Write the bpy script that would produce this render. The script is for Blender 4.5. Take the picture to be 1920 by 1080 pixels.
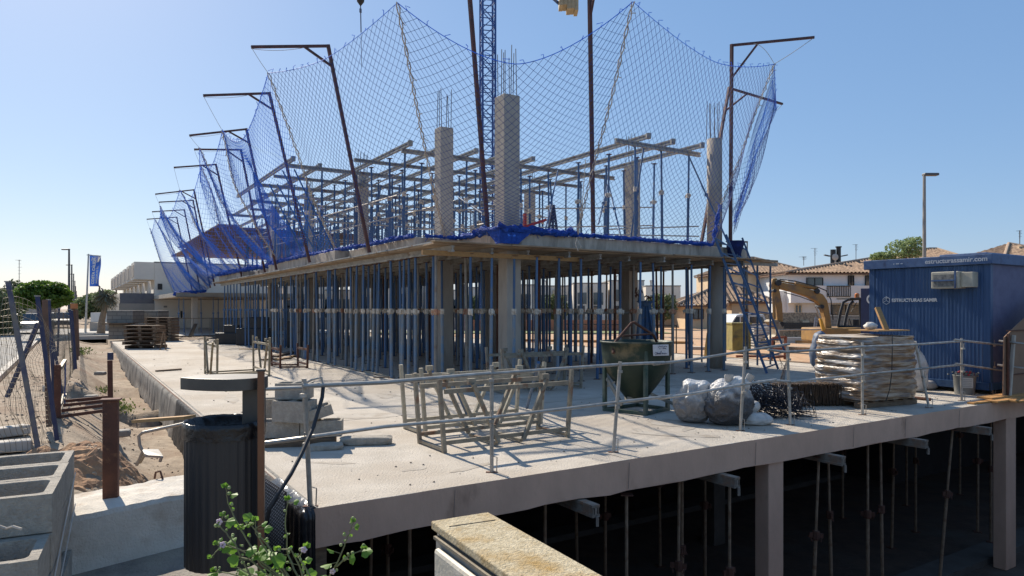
import bpy, math, random
import numpy as np
from mathutils import Vector, Matrix, noise
random.seed(7)
R = math.radians
scn = bpy.context.scene
for o in list(bpy.data.objects): bpy.data.objects.remove(o)
COL = scn.collection

# ---------------------------------------------------------------- camera
H = 1.70                       # eye height above the ground slab (z = 0)
F = 1297.0                     # focal length in pixels of the 1920 wide photograph
cam = bpy.data.cameras.new("camera"); camo = bpy.data.objects.new("camera", cam)
COL.objects.link(camo); scn.camera = camo
camo.location = (0, 0, H); camo.rotation_euler = (R(90), 0, 0)
cam.sensor_width = 36; cam.lens = F / 1920 * 36; cam.shift_y = 38 / 1920
cam.clip_start = 0.05; cam.clip_end = 3000

# ---------------------------------------------------------------- world and sun
SUN_AZ, SUN_EL = R(37), R(38)          # azimuth to the left of straight ahead
w = bpy.data.worlds.new("World"); scn.world = w; w.use_nodes = True
nt = w.node_tree; bg = nt.nodes["Background"]
sky = nt.nodes.new("ShaderNodeTexSky"); sky.sky_type = 'NISHITA'; sky.sun_disc = False
sky.sun_elevation = SUN_EL; sky.sun_rotation = -SUN_AZ
sky.air_density = 1.0; sky.dust_density = .5; sky.ozone_density = 3.0; sky.altitude = 0
hz_ = nt.nodes.new("ShaderNodeMixRGB"); hz_.inputs[0].default_value = .5; hz_.inputs[2].default_value = (1.35, 2.95, 6.1, 1)   # high thin veil that evens the sky
tn_ = nt.nodes.new('ShaderNodeMixRGB'); tn_.blend_type = 'MULTIPLY'; tn_.inputs[0].default_value = 1; tn_.inputs[2].default_value = (1.12, 1.0, .84, 1); nt.links.new(sky.outputs[0], tn_.inputs[1]); nt.links.new(tn_.outputs[0], hz_.inputs[1]); nt.links.new(hz_.outputs[0], bg.inputs[0]); bg.inputs[1].default_value = 0.09
sl = bpy.data.lights.new("sun", 'SUN'); sl.energy = 4.6; sl.angle = R(0.5); sl.color = (1, .91, .78)
so = bpy.data.objects.new("sun", sl); COL.objects.link(so); so.location = (-40, 60, 60)
sd = Vector((-math.sin(SUN_AZ) * math.cos(SUN_EL), math.cos(SUN_AZ) * math.cos(SUN_EL), math.sin(SUN_EL)))
so.rotation_euler = sd.to_track_quat('Z', 'Y').to_euler()
scn.view_settings.view_transform = 'Standard'; scn.view_settings.look = 'None'
scn.view_settings.exposure = 0.62; scn.view_settings.gamma = 1

# ---------------------------------------------------------------- frames
C0 = Vector((-1.70, 5.85, 0)); DU = Vector((-.5367, .8438, 0)); DV = Vector((.8438, .5367, 0))
SITE_ROT = math.atan2(DV.y, DV.x)      # local x = v, local y = u
def S(u, v, z=0.0): return C0 + DU * u + DV * v + Vector((0, 0, z))
def gp(x, y, z=0.0):                   # where the ray of a photograph pixel meets a level
    Y = (H - z) * F / (y - 578.0); return Vector(((x - 960) * Y / F, Y, z))
def at(x, y, Y): return Vector(((x - 960) * Y / F, Y, H - (y - 578) * Y / F))
def uv(p): d = p - C0; return d.dot(DU), d.dot(DV)
def peak(x, y, u):                     # point of the row u that shows at pixel x, y
    k = (x - 960) / F
    a = C0 + DU * u
    v = (k * a.y - a.x) / (DV.x - k * DV.y)
    p = a + DV * v; p.z = H - (y - 578) * p.y / F
    return p

# ---------------------------------------------------------------- materials
MATS = {}
def rgb(c): return (min(.95, c[0] * 1.04), c[1] * 1.0, c[2] * .94, 1)   # warm light put into every colour, against the blue sky fill
def mat(name, c1, c2=None, scale=6.0, rough=.8, metal=0.0, bump=0.0, bscale=None, stops=(.35, .65), detail=7,
        c3=None, scale3=1.0, stops3=(.5, .7), stretch=(1, 1, 1), spec=.5, rnd=0.0, trans=0.0, alpha=1.0, rough2=None, sss=0):
    if name in MATS: return MATS[name]
    m = bpy.data.materials.new(name); m.use_nodes = True; n = m.node_tree.nodes; l = m.node_tree.links
    b = n["Principled BSDF"]; b.inputs["Roughness"].default_value = rough; b.inputs["Metallic"].default_value = metal
    b.inputs["Specular IOR Level"].default_value = spec
    tc = n.new("ShaderNodeTexCoord"); mp = n.new("ShaderNodeMapping"); mp.inputs["Scale"].default_value = stretch
    l.new(tc.outputs["Object"], mp.inputs[0])
    def nz(s, d=detail, off=0.0):
        t = n.new("ShaderNodeTexNoise"); t.inputs["Scale"].default_value = s; t.inputs["Detail"].default_value = d
        t.inputs["Roughness"].default_value = .6
        l.new(mp.outputs[0], t.inputs["Vector"]); return t
    col = None
    if c2 is None: c2 = tuple(x * .8 for x in c1)
    t = nz(scale); r = n.new("ShaderNodeValToRGB"); l.new(t.outputs["Fac"], r.inputs[0])
    r.color_ramp.elements[0].position = stops[0]; r.color_ramp.elements[1].position = stops[1]
    r.color_ramp.elements[0].color = rgb(c1); r.color_ramp.elements[1].color = rgb(c2)
    col = r.outputs[0]
    if c3 is not None:
        t3 = nz(scale3); r3 = n.new("ShaderNodeValToRGB"); l.new(t3.outputs["Fac"], r3.inputs[0])
        r3.color_ramp.elements[0].position = stops3[0]; r3.color_ramp.elements[1].position = stops3[1]
        mx = n.new("ShaderNodeMixRGB"); l.new(r3.outputs[0], mx.inputs[0]); l.new(col, mx.inputs[1]); mx.inputs[2].default_value = rgb(c3)
        col = mx.outputs[0]
    if rnd:
        oi = n.new("ShaderNodeObjectInfo"); hs = n.new("ShaderNodeHueSaturation")
        mr = n.new("ShaderNodeMapRange"); l.new(oi.outputs["Random"], mr.inputs[0]); mr.inputs[3].default_value = 1 - rnd; mr.inputs[4].default_value = 1 + rnd
        l.new(mr.outputs[0], hs.inputs["Value"]); l.new(col, hs.inputs["Color"]); col = hs.outputs[0]
    l.new(col, b.inputs["Base Color"])
    if rough2 is not None:
        mr = n.new("ShaderNodeMapRange"); l.new(t.outputs["Fac"], mr.inputs[0]); mr.inputs[1].default_value=.3; mr.inputs[2].default_value=.7
        mr.inputs[3].default_value = rough; mr.inputs[4].default_value = rough2; l.new(mr.outputs[0], b.inputs["Roughness"])
    if bump:
        tb = nz(bscale or scale * 3, 5); bn = n.new("ShaderNodeBump"); bn.inputs["Strength"].default_value = bump
        bn.inputs["Distance"].default_value = .02
        l.new(tb.outputs["Fac"], bn.inputs["Height"]); l.new(bn.outputs[0], b.inputs["Normal"])
    if trans:
        out = n["Material Output"]; tr = n.new("ShaderNodeBsdfTranslucent"); l.new(col, tr.inputs[0]); ms = n.new("ShaderNodeMixShader")
        ms.inputs[0].default_value = trans; l.new(b.outputs[0], ms.inputs[1]); l.new(tr.outputs[0], ms.inputs[2]); l.new(ms.outputs[0], out.inputs[0])
    if alpha < 1: b.inputs["Alpha"].default_value = alpha
    MATS[name] = m; return m

def brick_mat(name, c1, c2, mortar, sx=.4, sy=.2, mort=.012, rough=.9):
    """coursed units laid by object coordinates: x+y along the wall, z up"""
    m = bpy.data.materials.new(name); m.use_nodes = True; n = m.node_tree.nodes; l = m.node_tree.links
    b = n["Principled BSDF"]; b.inputs["Roughness"].default_value = rough
    tc = n.new("ShaderNodeTexCoord"); sp = n.new("ShaderNodeSeparateXYZ"); l.new(tc.outputs["Object"], sp.inputs[0])
    ad = n.new("ShaderNodeMath"); l.new(sp.outputs[0], ad.inputs[0]); l.new(sp.outputs[1], ad.inputs[1])
    cb = n.new("ShaderNodeCombineXYZ"); l.new(ad.outputs[0], cb.inputs[0]); l.new(sp.outputs[2], cb.inputs[1])
    t = n.new("ShaderNodeTexBrick"); l.new(cb.outputs[0], t.inputs["Vector"])
    t.inputs["Scale"].default_value = 1; t.inputs["Brick Width"].default_value = sx; t.inputs["Row Height"].default_value = sy
    t.inputs["Mortar Size"].default_value = mort; t.inputs["Color1"].default_value = rgb(c1); t.inputs["Color2"].default_value = rgb(c2)
    t.inputs["Mortar"].default_value = rgb(mortar)
    l.new(t.outputs["Color"], b.inputs["Base Color"])
    bn = n.new("ShaderNodeBump"); bn.inputs["Strength"].default_value = .5; bn.invert = True; l.new(t.outputs["Fac"], bn.inputs["Height"]); l.new(bn.outputs[0], b.inputs["Normal"])
    MATS[name] = m; return m

def tile_mat(name, c1, c2, period=.25):
    """clay roof: ridges as a wave across the object x axis, rows along y"""
    m = bpy.data.materials.new(name); m.use_nodes = True; n = m.node_tree.nodes; l = m.node_tree.links
    b = n["Principled BSDF"]; b.inputs["Roughness"].default_value = .9
    tc = n.new("ShaderNodeTexCoord")
    t = n.new("ShaderNodeTexNoise"); t.inputs["Scale"].default_value = 3.5; t.inputs["Detail"].default_value = 8; l.new(tc.outputs["Object"], t.inputs["Vector"])
    r = n.new("ShaderNodeValToRGB"); l.new(t.outputs["Fac"], r.inputs[0]); r.color_ramp.elements[0].position = .38; r.color_ramp.elements[1].position = .62
    r.color_ramp.elements[0].color = rgb(c1); r.color_ramp.elements[1].color = rgb(c2)
    l.new(r.outputs[0], b.inputs["Base Color"]); MATS[name] = m; return m

def M_(): pass
concrete = mat("concrete_grey", (.36, .34, .31), (.27, .255, .235), 3, .9, bump=.3, bscale=30, c3=(.2, .18, .155), scale3=1.3, stops3=(.52, .75))
concrete_col = mat("concrete_column", (.4, .365, .32), (.33, .3, .27), 4, .9, bump=.25, bscale=40, c3=(.27, .235, .2), scale3=2.2, stops3=(.5, .7), stretch=(1, 1, .35), rnd=.08)
edge_conc = mat("formed_concrete", (.68, .43, .31), (.57, .36, .26), 2.5, .92, bump=.35, bscale=35, c3=(.3, .18, .12), scale3=2.0, stops3=(.6, .78), stretch=(1, 1, .5))
slab_edge = mat("upper_slab_concrete", (.54, .48, .41), (.38, .335, .285), 5, .9, bump=.5, bscale=20, c3=(.19, .165, .14), scale3=3, stops3=(.5, .7), stretch=(1, 1, .3))
steel_galv = mat("galvanised_steel", (.46, .44, .41), (.3, .28, .25), 9, .5, .4, c3=(.2, .13, .09), scale3=5, stops3=(.6, .72), rnd=.15)
steel_worn = mat("worn_grey_steel", (.3, .275, .22), (.19, .165, .13), 8, .65, .35, c3=(.2, .1, .055), scale3=4, stops3=(.55, .7), bump=.2, bscale=60, rnd=.12)
steel_rust = mat("rusty_steel", (.14, .06, .038), (.075, .035, .026), 9, .85, .1, c3=(.2, .1, .055), scale3=18, stops3=(.55, .7), bump=.3, bscale=60)
gallow_m = mat("oxide_red_steel", (.13, .055, .05), (.07, .04, .038), 6, .7, .2, c3=(.16, .13, .11), scale3=7, stops3=(.6, .72))
blue_steel = mat("blue_painted_steel", (.035, .1, .24), (.06, .12, .22), 5, .5, .1, c3=(.14, .15, .15), scale3=4, stops3=(.55, .72), rnd=.3)
blue_pale = mat("chalky_blue_steel", (.1, .21, .36), (.17, .22, .27), 4, .6, .1, c3=(.25, .24, .22), scale3=2.0, stops3=(.42, .62), rnd=.25)
prop_gal = mat("zinc_prop_steel", (.26, .25, .23), (.17, .16, .15), 4, .6, .35, c3=(.19, .12, .08), scale3=4, stops3=(.55, .7), rnd=.2)
collar_w = mat("cement_splashed_collar", (.66, .62, .55), (.42, .34, .26), 14, .85, rnd=.15)
collar_r = mat("rust_red_collar", (.3, .1, .05), (.42, .3, .2), 12, .85, rnd=.2)
rope_w = mat("pale_rope", (.5, .46, .4), (.36, .32, .28), 30, .95)
net_blue = mat("blue_net_cord", (.06, .24, .72), (.09, .3, .78), 4, .6, trans=.65)
net_dark = mat("backlit_tone_net_cord", (.015, .05, .24), (.02, .06, .28), 4, .7, trans=.2)  # same cord as net_blue, its dark look against the sky put into the colour
net_bunch = mat("bunched_blue_net", (.025, .12, .6), (.015, .07, .4), 14, .75, bump=1.0, bscale=40, trans=.25)
rebar_m = mat("rebar_steel", (.035, .035, .05), (.06, .045, .04), 12, .6, .5)
plywood = mat("weathered_formwork_board", (.4, .3, .2), (.24, .17, .11), 3, .85, c3=(.13, .09, .06), scale3=2, stops3=(.5, .7), stretch=(.4, 1, 3), bump=.2, rnd=.15)
wood_old = mat("old_pallet_wood", (.2, .14, .09), (.12, .08, .055), 8, .9, stretch=(1, 1, 4), bump=.3, rnd=.2)
wood_fresh = mat("fresh_pine_board", (.42, .25, .1), (.33, .19, .08), 4, .8, stretch=(.6, 6, 6), bump=.15, rnd=.15)
beam_al = mat("scuffed_formwork_beam", (.37, .37, .36), (.22, .22, .21), 5, .6, .4, c3=(.2, .13, .09), scale3=4, stops3=(.58, .7), rnd=.12)
black_pl = mat("black_membrane", (.02, .02, .024), (.035, .033, .035), 8, .45, bump=.6, bscale=9)
bin_m = mat("dark_grey_bin_steel", (.028, .028, .032), (.04, .037, .037), 3, .48, .3, stretch=(1, 1, .15), bump=.05)
lid_m = mat("grey_lid_steel", (.075, .07, .065), (.1, .095, .085), 6, .5, .3)
bag_bk = mat("black_bin_liner", (.008, .008, .01), (.014, .014, .016), 12, .3, bump=.8, bscale=12)
copper = mat("copper_brown_post", (.2, .095, .05), (.12, .06, .035), 5, .5, .4, stretch=(1, 1, .3))
block_m = mat("hollow_block_concrete", (.43, .4, .35), (.33, .305, .265), 24, .95, bump=.9, bscale=70, c3=(.28, .26, .23), scale3=4, stops3=(.5, .7))
glass_d = mat("dark_window_glass", (.03, .045, .06), (.05, .07, .085), 2, .08, 0, spec=.8)
black_m = mat("matt_black_metal", (.012, .012, .014), (.02, .02, .022), 5, .5)
white_paint = mat("white_render", (.7, .69, .66), (.6, .59, .56), 1.5, .9)
cream_paint = mat("cream_render", (.6, .47, .32), (.52, .4, .27), 1.2, .9)

# ---------------------------------------------------------------- mesh builder
class MB:
    def __init__(s): s.v = []; s.f = []; s.smooth = False
    def add(s, vs, fs):
        k = len(s.v); s.v += [tuple(p) for p in vs]; s.f += [tuple(i + k for i in f) for f in fs]; return s
    def box(s, c, size, rot=None, taper=1.0):
        x, y, z = size[0] / 2, size[1] / 2, size[2] / 2; c = Vector(c); out = []
        for dz in (-z, z):
            t = taper if dz > 0 else 1
            for dx, dy in ((-x, -y), (x, -y), (x, y), (-x, y)):
                p = Vector((dx * t, dy * t, dz))
                if rot is not None: p = rot @ p
                out.append(c + p)
        return s.add(out, [(3, 2, 1, 0), (4, 5, 6, 7), (0, 1, 5, 4), (1, 2, 6, 5), (2, 3, 7, 6), (3, 0, 4, 7)])
    def bar(s, a, b, w, h=None, up=Vector((0, 0, 1))):
        a = Vector(a); b = Vector(b); d = b - a; L = d.length
        if L < 1e-6: return s
        d.normalize(); h = h or w
        up = Vector(up)
        if abs(d.dot(up)) > .97: up = Vector((DV.x, DV.y, 0))
        x = d.cross(up).normalized(); y = x.cross(d)
        vs = []
        for p in (a, b):
            for i, j in ((-1, -1), (1, -1), (1, 1), (-1, 1)): vs.append(p + x * (i * w / 2) + y * (j * h / 2))
        return s.add(vs, [(3, 2, 1, 0), (4, 5, 6, 7), (0, 1, 5, 4), (1, 2, 6, 5), (2, 3, 7, 6), (3, 0, 4, 7)])
    def tube(s, pts, r, n=8, cap=True, rs=None):
        pts = [Vector(p) for p in pts]; m = len(pts); vs = []; prev = None
        for i, p in enumerate(pts):
            d = (pts[min(i + 1, m - 1)] - pts[max(i - 1, 0)]).normalized()
            if prev is None:
                a = Vector((0, 0, 1)) if abs(d.z) < .9 else Vector((1, 0, 0)); x = d.cross(a).normalized()
            else:
                x = (prev - d * prev.dot(d)).normalized()
            prev = x; y = d.cross(x); rr = rs[i] if rs else r
            for k in range(n):
                t = 2 * math.pi * k / n; vs.append(p + x * (math.cos(t) * rr) + y * (math.sin(t) * rr))
        fs = []
        for i in range(m - 1):
            for k in range(n):
                a = i * n + k; b = i * n + (k + 1) % n; fs.append((a, b, b + n, a + n))
        if cap: fs.append(tuple(range(n - 1, -1, -1))); fs.append(tuple((m - 1) * n + k for k in range(n)))
        return s.add(vs, fs)
    def prism(s, poly, z0, z1):                       # poly of world xy points
        n = len(poly); A = sum(poly[i][0] * poly[(i + 1) % n][1] - poly[(i + 1) % n][0] * poly[i][1] for i in range(n))
        if A < 0: poly = poly[::-1]
        vs = [(p[0], p[1], z0) for p in poly] + [(p[0], p[1], z1) for p in poly]
        fs = [tuple(range(n - 1, -1, -1)), tuple(range(n, 2 * n))] + [(i, (i + 1) % n, n + (i + 1) % n, n + i) for i in range(n)]
        return s.add(vs, fs)
    def extrude(s, prof, a, b):                       # closed profile (list of Vectors) moved by b - a
        n = len(prof); d = Vector(b) - Vector(a)
        return s.add([Vector(p) for p in prof] + [Vector(p) + d for p in prof], [tuple(range(n - 1, -1, -1)), tuple(range(n, 2 * n))] + [(i, (i + 1) % n, n + (i + 1) % n, n + i) for i in range(n)])
    def lathe(s, c, prof, n=24, cap=True):            # prof: (r, z)
        c = Vector(c); vs = [];
        for r, z in prof:
            for k in range(n): t = 2 * math.pi * k / n; vs.append(c + Vector((r * math.cos(t), r * math.sin(t), z)))
        fs = []
        for i in range(len(prof) - 1):
            for k in range(n): a = i * n + k; b = i * n + (k + 1) % n; fs.append((a, b, b + n, a + n))
        if cap: fs.append(tuple(range(n - 1, -1, -1))); fs.append(tuple((len(prof) - 1) * n + k for k in range(n)))
        return s.add(vs, fs)
    def grid(s, fn, nu, nv, closed_u=False):
        k = len(s.v)
        for j in range(nv + 1):
            for i in range(nu + (0 if closed_u else 1)): s.v.append(tuple(fn(i / nu, j / nv)))
        w_ = nu + (0 if closed_u else 1)
        for j in range(nv):
            for i in range(nu):
                a = k + j * w_ + i; b = k + j * w_ + (i + 1) % w_; s.f.append((a, b, b + w_, a + w_))
        return s

ORG = {}
def _link(o, parent):
    COL.objects.link(o)
    if parent is not None: o.parent = parent
def tag(o, label=None, cat=None, group=None, kind=None):
    if label: o["label"] = label
    if cat: o["category"] = cat
    if group: o["group"] = group
    if kind or cat: o["kind"] = kind or "thing"
    return o
def empty(name, loc, label, cat, group=None):
    o = bpy.data.objects.new(name, None); COL.objects.link(o); o.location = loc; o.empty_display_size = .2
    ORG[o.name] = Vector(loc); tag(o, label, cat, group); return o
def build(mb, name, m, parent=None, smooth=False, bevel=0.0, loc=None, label=None):
    """ONE mesh object. Coordinates in mb are world; they are moved into the thing's own frame."""
    vs = mb.v
    if parent is not None: org = ORG[parent.name]
    elif loc is not None: org = Vector(loc)
    else:
        a = np.array(vs); org = Vector(((a[:, 0].min() + a[:, 0].max()) / 2, (a[:, 1].min() + a[:, 1].max()) / 2, a[:, 2].min()))
    a = np.array(vs, dtype=float) - np.array(org)
    me = bpy.data.meshes.new(name); me.from_pydata(a.tolist(), [], mb.f); me.update()
    ms = m if isinstance(m, (list, tuple)) else [m]
    for x in ms: me.materials.append(x)
    if smooth: me.polygons.foreach_set("use_smooth", [True] * len(me.polygons))
    o = bpy.data.objects.new(name, me); _link(o, parent)
    if parent is None: o.location = org
    ORG[o.name] = org
    if bevel: b = o.modifiers.new("bevel", 'BEVEL'); b.width = bevel; b.segments = 2; b.limit_method = 'ANGLE'
    if label: o["label"] = label
    return o
def copy_tree(o, parent=None):
    c = o.copy(); COL.objects.link(c); c.parent = parent
    ORG[c.name] = ORG.get(o.name, Vector())
    for ch in list(o.children): copy_tree(ch, c)
    return c
def struct(mb, name, m, **k): return tag(build(mb, name, m, loc=(0, 0, 0), **k), kind='structure')

def seg_mesh(P, Q, r):
    """numpy: independent three sided strands from P[i] to Q[i]"""
    P = np.asarray(P, float); Q = np.asarray(Q, float); d = Q - P; L = np.linalg.norm(d, axis=1, keepdims=True); d = d / np.maximum(L, 1e-9)
    up = np.tile([.13, .21, .97], (len(P), 1)); x = np.cross(d, up); x /= np.maximum(np.linalg.norm(x, axis=1, keepdims=True), 1e-9); y = np.cross(d, x)
    vs = np.zeros((len(P), 6, 3))
    for k in range(3):
        t = 2 * math.pi * k / 3; o = x * math.cos(t) * r + y * math.sin(t) * r
        vs[:, k] = P + o; vs[:, 3 + k] = Q + o
    base = (np.arange(len(P)) * 6)[:, None, None]
    fs = np.array([[0, 1, 4, 3], [1, 2, 5, 4], [2, 0, 3, 5]])[None] + base
    return vs.reshape(-1, 3), fs.reshape(-1, 4)
def build_np(vs, fs, name, m, parent=None, loc=None):
    org = ORG[parent.name] if parent is not None else Vector(loc)
    me = bpy.data.meshes.new(name); nv = len(vs); nf = len(fs); k = fs.shape[1]
    me.vertices.add(nv); me.vertices.foreach_set("co", (vs - np.array(org)).astype(np.float32).ravel())
    me.loops.add(nf * k); me.loops.foreach_set("vertex_index", fs.astype(np.int32).ravel())
    me.polygons.add(nf); me.polygons.foreach_set("loop_start", (np.arange(nf) * k).astype(np.int32))
    try: me.polygons.foreach_set("loop_total", np.full(nf, k, np.int32))
    except Exception: pass
    me.update(calc_edges=True); me.validate(); me.materials.append(m)
    o = bpy.data.objects.new(name, me); _link(o, parent)
    if parent is None: o.location = org
    ORG[o.name] = org; return o
def text_mesh(txt, size, name, m, mw, parent, bold=0.0, depth=.004, align='CENTER', sx=1.0):
    cu = bpy.data.curves.new("lettering", 'FONT'); cu.body = txt; cu.size = size; cu.align_x = align; cu.align_y = 'CENTER'; cu.extrude = depth; cu.offset = bold
    to = bpy.data.objects.new("lettering", cu); COL.objects.link(to)
    dg = bpy.context.evaluated_depsgraph_get(); me = bpy.data.meshes.new_from_object(to.evaluated_get(dg))
    bpy.data.objects.remove(to); bpy.data.curves.remove(cu)
    me.name = name; me.transform(Matrix.Diagonal((sx, 1, 1, 1))); me.transform(mw); me.transform(Matrix.Translation(-ORG[parent.name])); me.materials.clear(); me.materials.append(m)
    o = bpy.data.objects.new(name, me); _link(o, parent); ORG[o.name] = ORG[parent.name]; return o
def fr(x, y, o):                                     # frame matrix: x axis, y axis, origin
    x = Vector(x).normalized(); z = x.cross(Vector(y)).normalized(); y = z.cross(x)
    return Matrix(((x.x, y.x, z.x, o[0]), (x.y, y.y, z.y, o[1]), (x.z, y.z, z.z, o[2]), (0, 0, 0, 1)))
Z = Vector((0, 0, 1))
# ================================================================ SETTING
dirt_m = mat("site_dirt", (.38, .31, .235), (.22, .175, .13), 4.5, .97, bump=1.0, bscale=30, c3=(.22, .15, .1), scale3=.9, stops3=(.45, .65), detail=10)
pave_m = mat("dusty_pavement", (.27, .25, .22), (.17, .155, .14), 7, .95, bump=.8, bscale=45, c3=(.33, .29, .23), scale3=1.1, stops3=(.45, .65))
road_m = mat("sunbleached_asphalt", (.24, .235, .225), (.19, .185, .18), 30, .9, bump=.3, bscale=90, c3=(.28, .26, .23), scale3=.5)
slabtop_m = mat("floated_slab_concrete", (.53, .49, .435), (.43, .395, .345), 2.4, .93, bump=1.0, bscale=42, c3=(.41, .36, .3), scale3=.55, stops3=(.44, .64), detail=14)
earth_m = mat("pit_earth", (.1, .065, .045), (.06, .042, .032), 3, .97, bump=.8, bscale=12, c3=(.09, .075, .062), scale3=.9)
redearth = mat("reddish_earth", (.5, .32, .19), (.4, .25, .15), 2, .97, bump=.8, bscale=15, c3=(.5, .4, .28), scale3=1.4)
kerb_m = mat("pale_kerb_concrete", (.5, .47, .43), (.42, .39, .35), 4, .9, bump=.2)
white_line = mat("road_marking_paint", (.75, .74, .7), (.6, .59, .55), 12, .85)

def ss(a, b, x): t = max(0, min(1, (x - a) / (b - a))); return t * t * (3 - 2 * t)
def gz(u, v):
    z = 0.0
    if v < 0:
        tr = ss(-2.0, -.5, v) * ss(.6, 2.2, u) * (1 - ss(22, 30, u) * .6)
        z -= .75 * tr
        n_ = noise.noise(Vector((u * .9, v * 1.3, 3))) * .06 + noise.noise(Vector((u * 3, v * 3, 8))) * .03
        z += n_ * ss(.3, 1.5, u) * (1 - ss(-2.6, -3.1, v))
        z += .42 * math.exp(-(((u - 3.0) / .8) ** 2 + ((v + 1.35) / .5) ** 2)) + (.2 * math.exp(-(((u - 11.6 - .15 * math.sin(v * 5)) / .28) ** 2)) - .22 * math.exp(-(((u - 11.05 - .15 * math.sin(v * 5)) / .3) ** 2)) + .16 * math.exp(-(((u - 17) / .4) ** 2)) - .16 * math.exp(-(((u - 16.3) / .4) ** 2)) + .12 * math.exp(-(((u - 23) / .5) ** 2))) * ss(-2.2, -1.6, v) 
        z -= .16 * ss(-3.1, -3.2, v)
    else: z = -.03
    if u > 34 or v > 17.4: z -= .02
    return z - .012
us = list(np.arange(-12, 2, 1.0)) + list(np.arange(2, 14, .16)) + list(np.arange(14, 36, .6)) + list(np.arange(36, 80, 4)) + [90, 120, 160, 220, 320, 480, 800, 1400]
vs_ = [-1400, -700, -400, -250, -150, -90, -60, -40, -25, -15, -12, -8, -5, -3.4, -3.2, -3.1] + list(np.arange(-2.95, 0.0, .14)) + [0.0, 5, 10, 17.4, 26, 35, 50, 80, 120, 200, 350, 600, 1200]
g = MB(); idx = {}
for j, u in enumerate(us):
    for i, v in enumerate(vs_):
        idx[i, j] = len(g.v); p = S(u, v, gz(u, v)); g.v.append(tuple(p))
def hole(u0, u1, v0, v1):
    return (v0 > -.01 and v1 < 17.5 and u0 > -5.01 and u1 < 35) or (v0 > -.72 and v1 < .01 and u0 > -5.01 and u1 < 1.01) or (v0 > 17.3 and v1 < 27 and u0 > -5.01 and u1 < 4.7)
for j in range(len(us) - 1):
    for i in range(len(vs_) - 1):
        if hole(us[j], us[j + 1], vs_[i], vs_[i + 1]): continue
        g.f.append((idx[i, j], idx[i + 1, j], idx[i + 1, j + 1], idx[i, j + 1]))
struct(g, "ground", dirt_m, smooth=True)

def sheet(name, m, poly, z):
    mb = MB(); mb.add([S(u, v, z) for u, v in poly], [tuple(range(len(poly)))]); return struct(mb, name, m)
# near pavement as a thin real slab of paving, reaching the pit edge
mb = MB(); mb.prism([tuple(S(u, v).xy) for u, v in ((-12, -14), (1.15, -14), (1.0, -2.5), (1.3, -1.4), (1.1, -.9), (.6, -.8), (-.4, -.66), (-2.2, -.64), (-2.9, -.6), (-2.95, .35), (-4.98, .4), (-4.98, 26), (-12, 26))], -.3, .0)
struct(mb, "pavement", pave_m)
mb = MB(); mb.prism([tuple(S(u, v).xy) for u, v in ((1.2, -3.2), (1.2, -12), (400, -12), (400, -3.2))], -.2, -.1); struct(mb, "road", road_m)
mb = MB()
for a, b in ((-3.36, -3.2),): mb.prism([tuple(S(u, v).xy) for u, v in ((1.2, a), (1.2, b), (400, b), (400, a))], -.2, .03)
mb.prism([tuple(S(u, v).xy) for u, v in ((1.2, -12), (1.2, -12.2), (400, -12.2), (400, -12))], -.2, .05)
struct(mb, "kerb", kerb_m)
mb = MB()
for k in range(40):
    u = 14 + k * 6; mb.add([S(a, b, -.095) for a, b in ((u, -7.7), (u + 3, -7.7), (u + 3, -7.55), (u, -7.55))], [(0, 1, 2, 3)])
for k in range(9):
    mb.add([S(a, b, -.095) for a, b in ((20.5, -4 - k * .9), (23.5, -4 - k * .9), (23.5, -4.5 - k * .9), (20.5, -4.5 - k * .9))], [(0, 1, 2, 3)])
struct(mb, "road_marking", white_line)
sheet("far_pavement", mat("pale_paving", (.5, .47, .42), (.42, .4, .36), 3, .9), ((1.2, -12.2), (400, -12.2), (400, -22), (1.2, -22)), .02)
sheet("cross_street", mat("pale_street", (.42, .4, .37), (.36, .345, .32), 2, .9), ((41, -2.6), (62, -2.6), (62, 60), (41, 60)), .004)
sheet("far_lot", redearth, ((5.2, 17.6), (40, 17.6), (40, 80), (5.2, 80)), .0)
# kerb of the cross street, seen left of the building
mb = MB(); mb.bar(S(39.8, -2.9, .05), S(39.8, 3.2, .05), .5, .2); mb.bar(S(44, -3.0, .06), S(44, 3.8, .06), .3, .14); struct(mb, "street_kerb", kerb_m)

# pit
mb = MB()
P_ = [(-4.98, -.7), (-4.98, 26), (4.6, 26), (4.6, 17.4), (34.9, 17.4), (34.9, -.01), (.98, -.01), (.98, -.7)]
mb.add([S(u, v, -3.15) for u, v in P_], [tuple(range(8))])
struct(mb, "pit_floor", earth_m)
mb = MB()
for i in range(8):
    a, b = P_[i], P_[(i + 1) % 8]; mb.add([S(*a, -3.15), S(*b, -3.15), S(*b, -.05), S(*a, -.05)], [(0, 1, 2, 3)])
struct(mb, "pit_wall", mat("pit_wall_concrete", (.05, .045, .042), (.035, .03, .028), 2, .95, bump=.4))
# foundation beams on the pit floor
mb = MB(); mb.bar(S(.6, 0.1, -3.09), S(.6, 25, -3.09), .5, .12); mb.bar(S(6, 0.1, -3.09), S(6, 17, -3.09), .5, .12); struct(mb, "foundation_beam", mat("footing_concrete", (.1, .09, .08), (.075, .068, .06), 3, .95))

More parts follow.
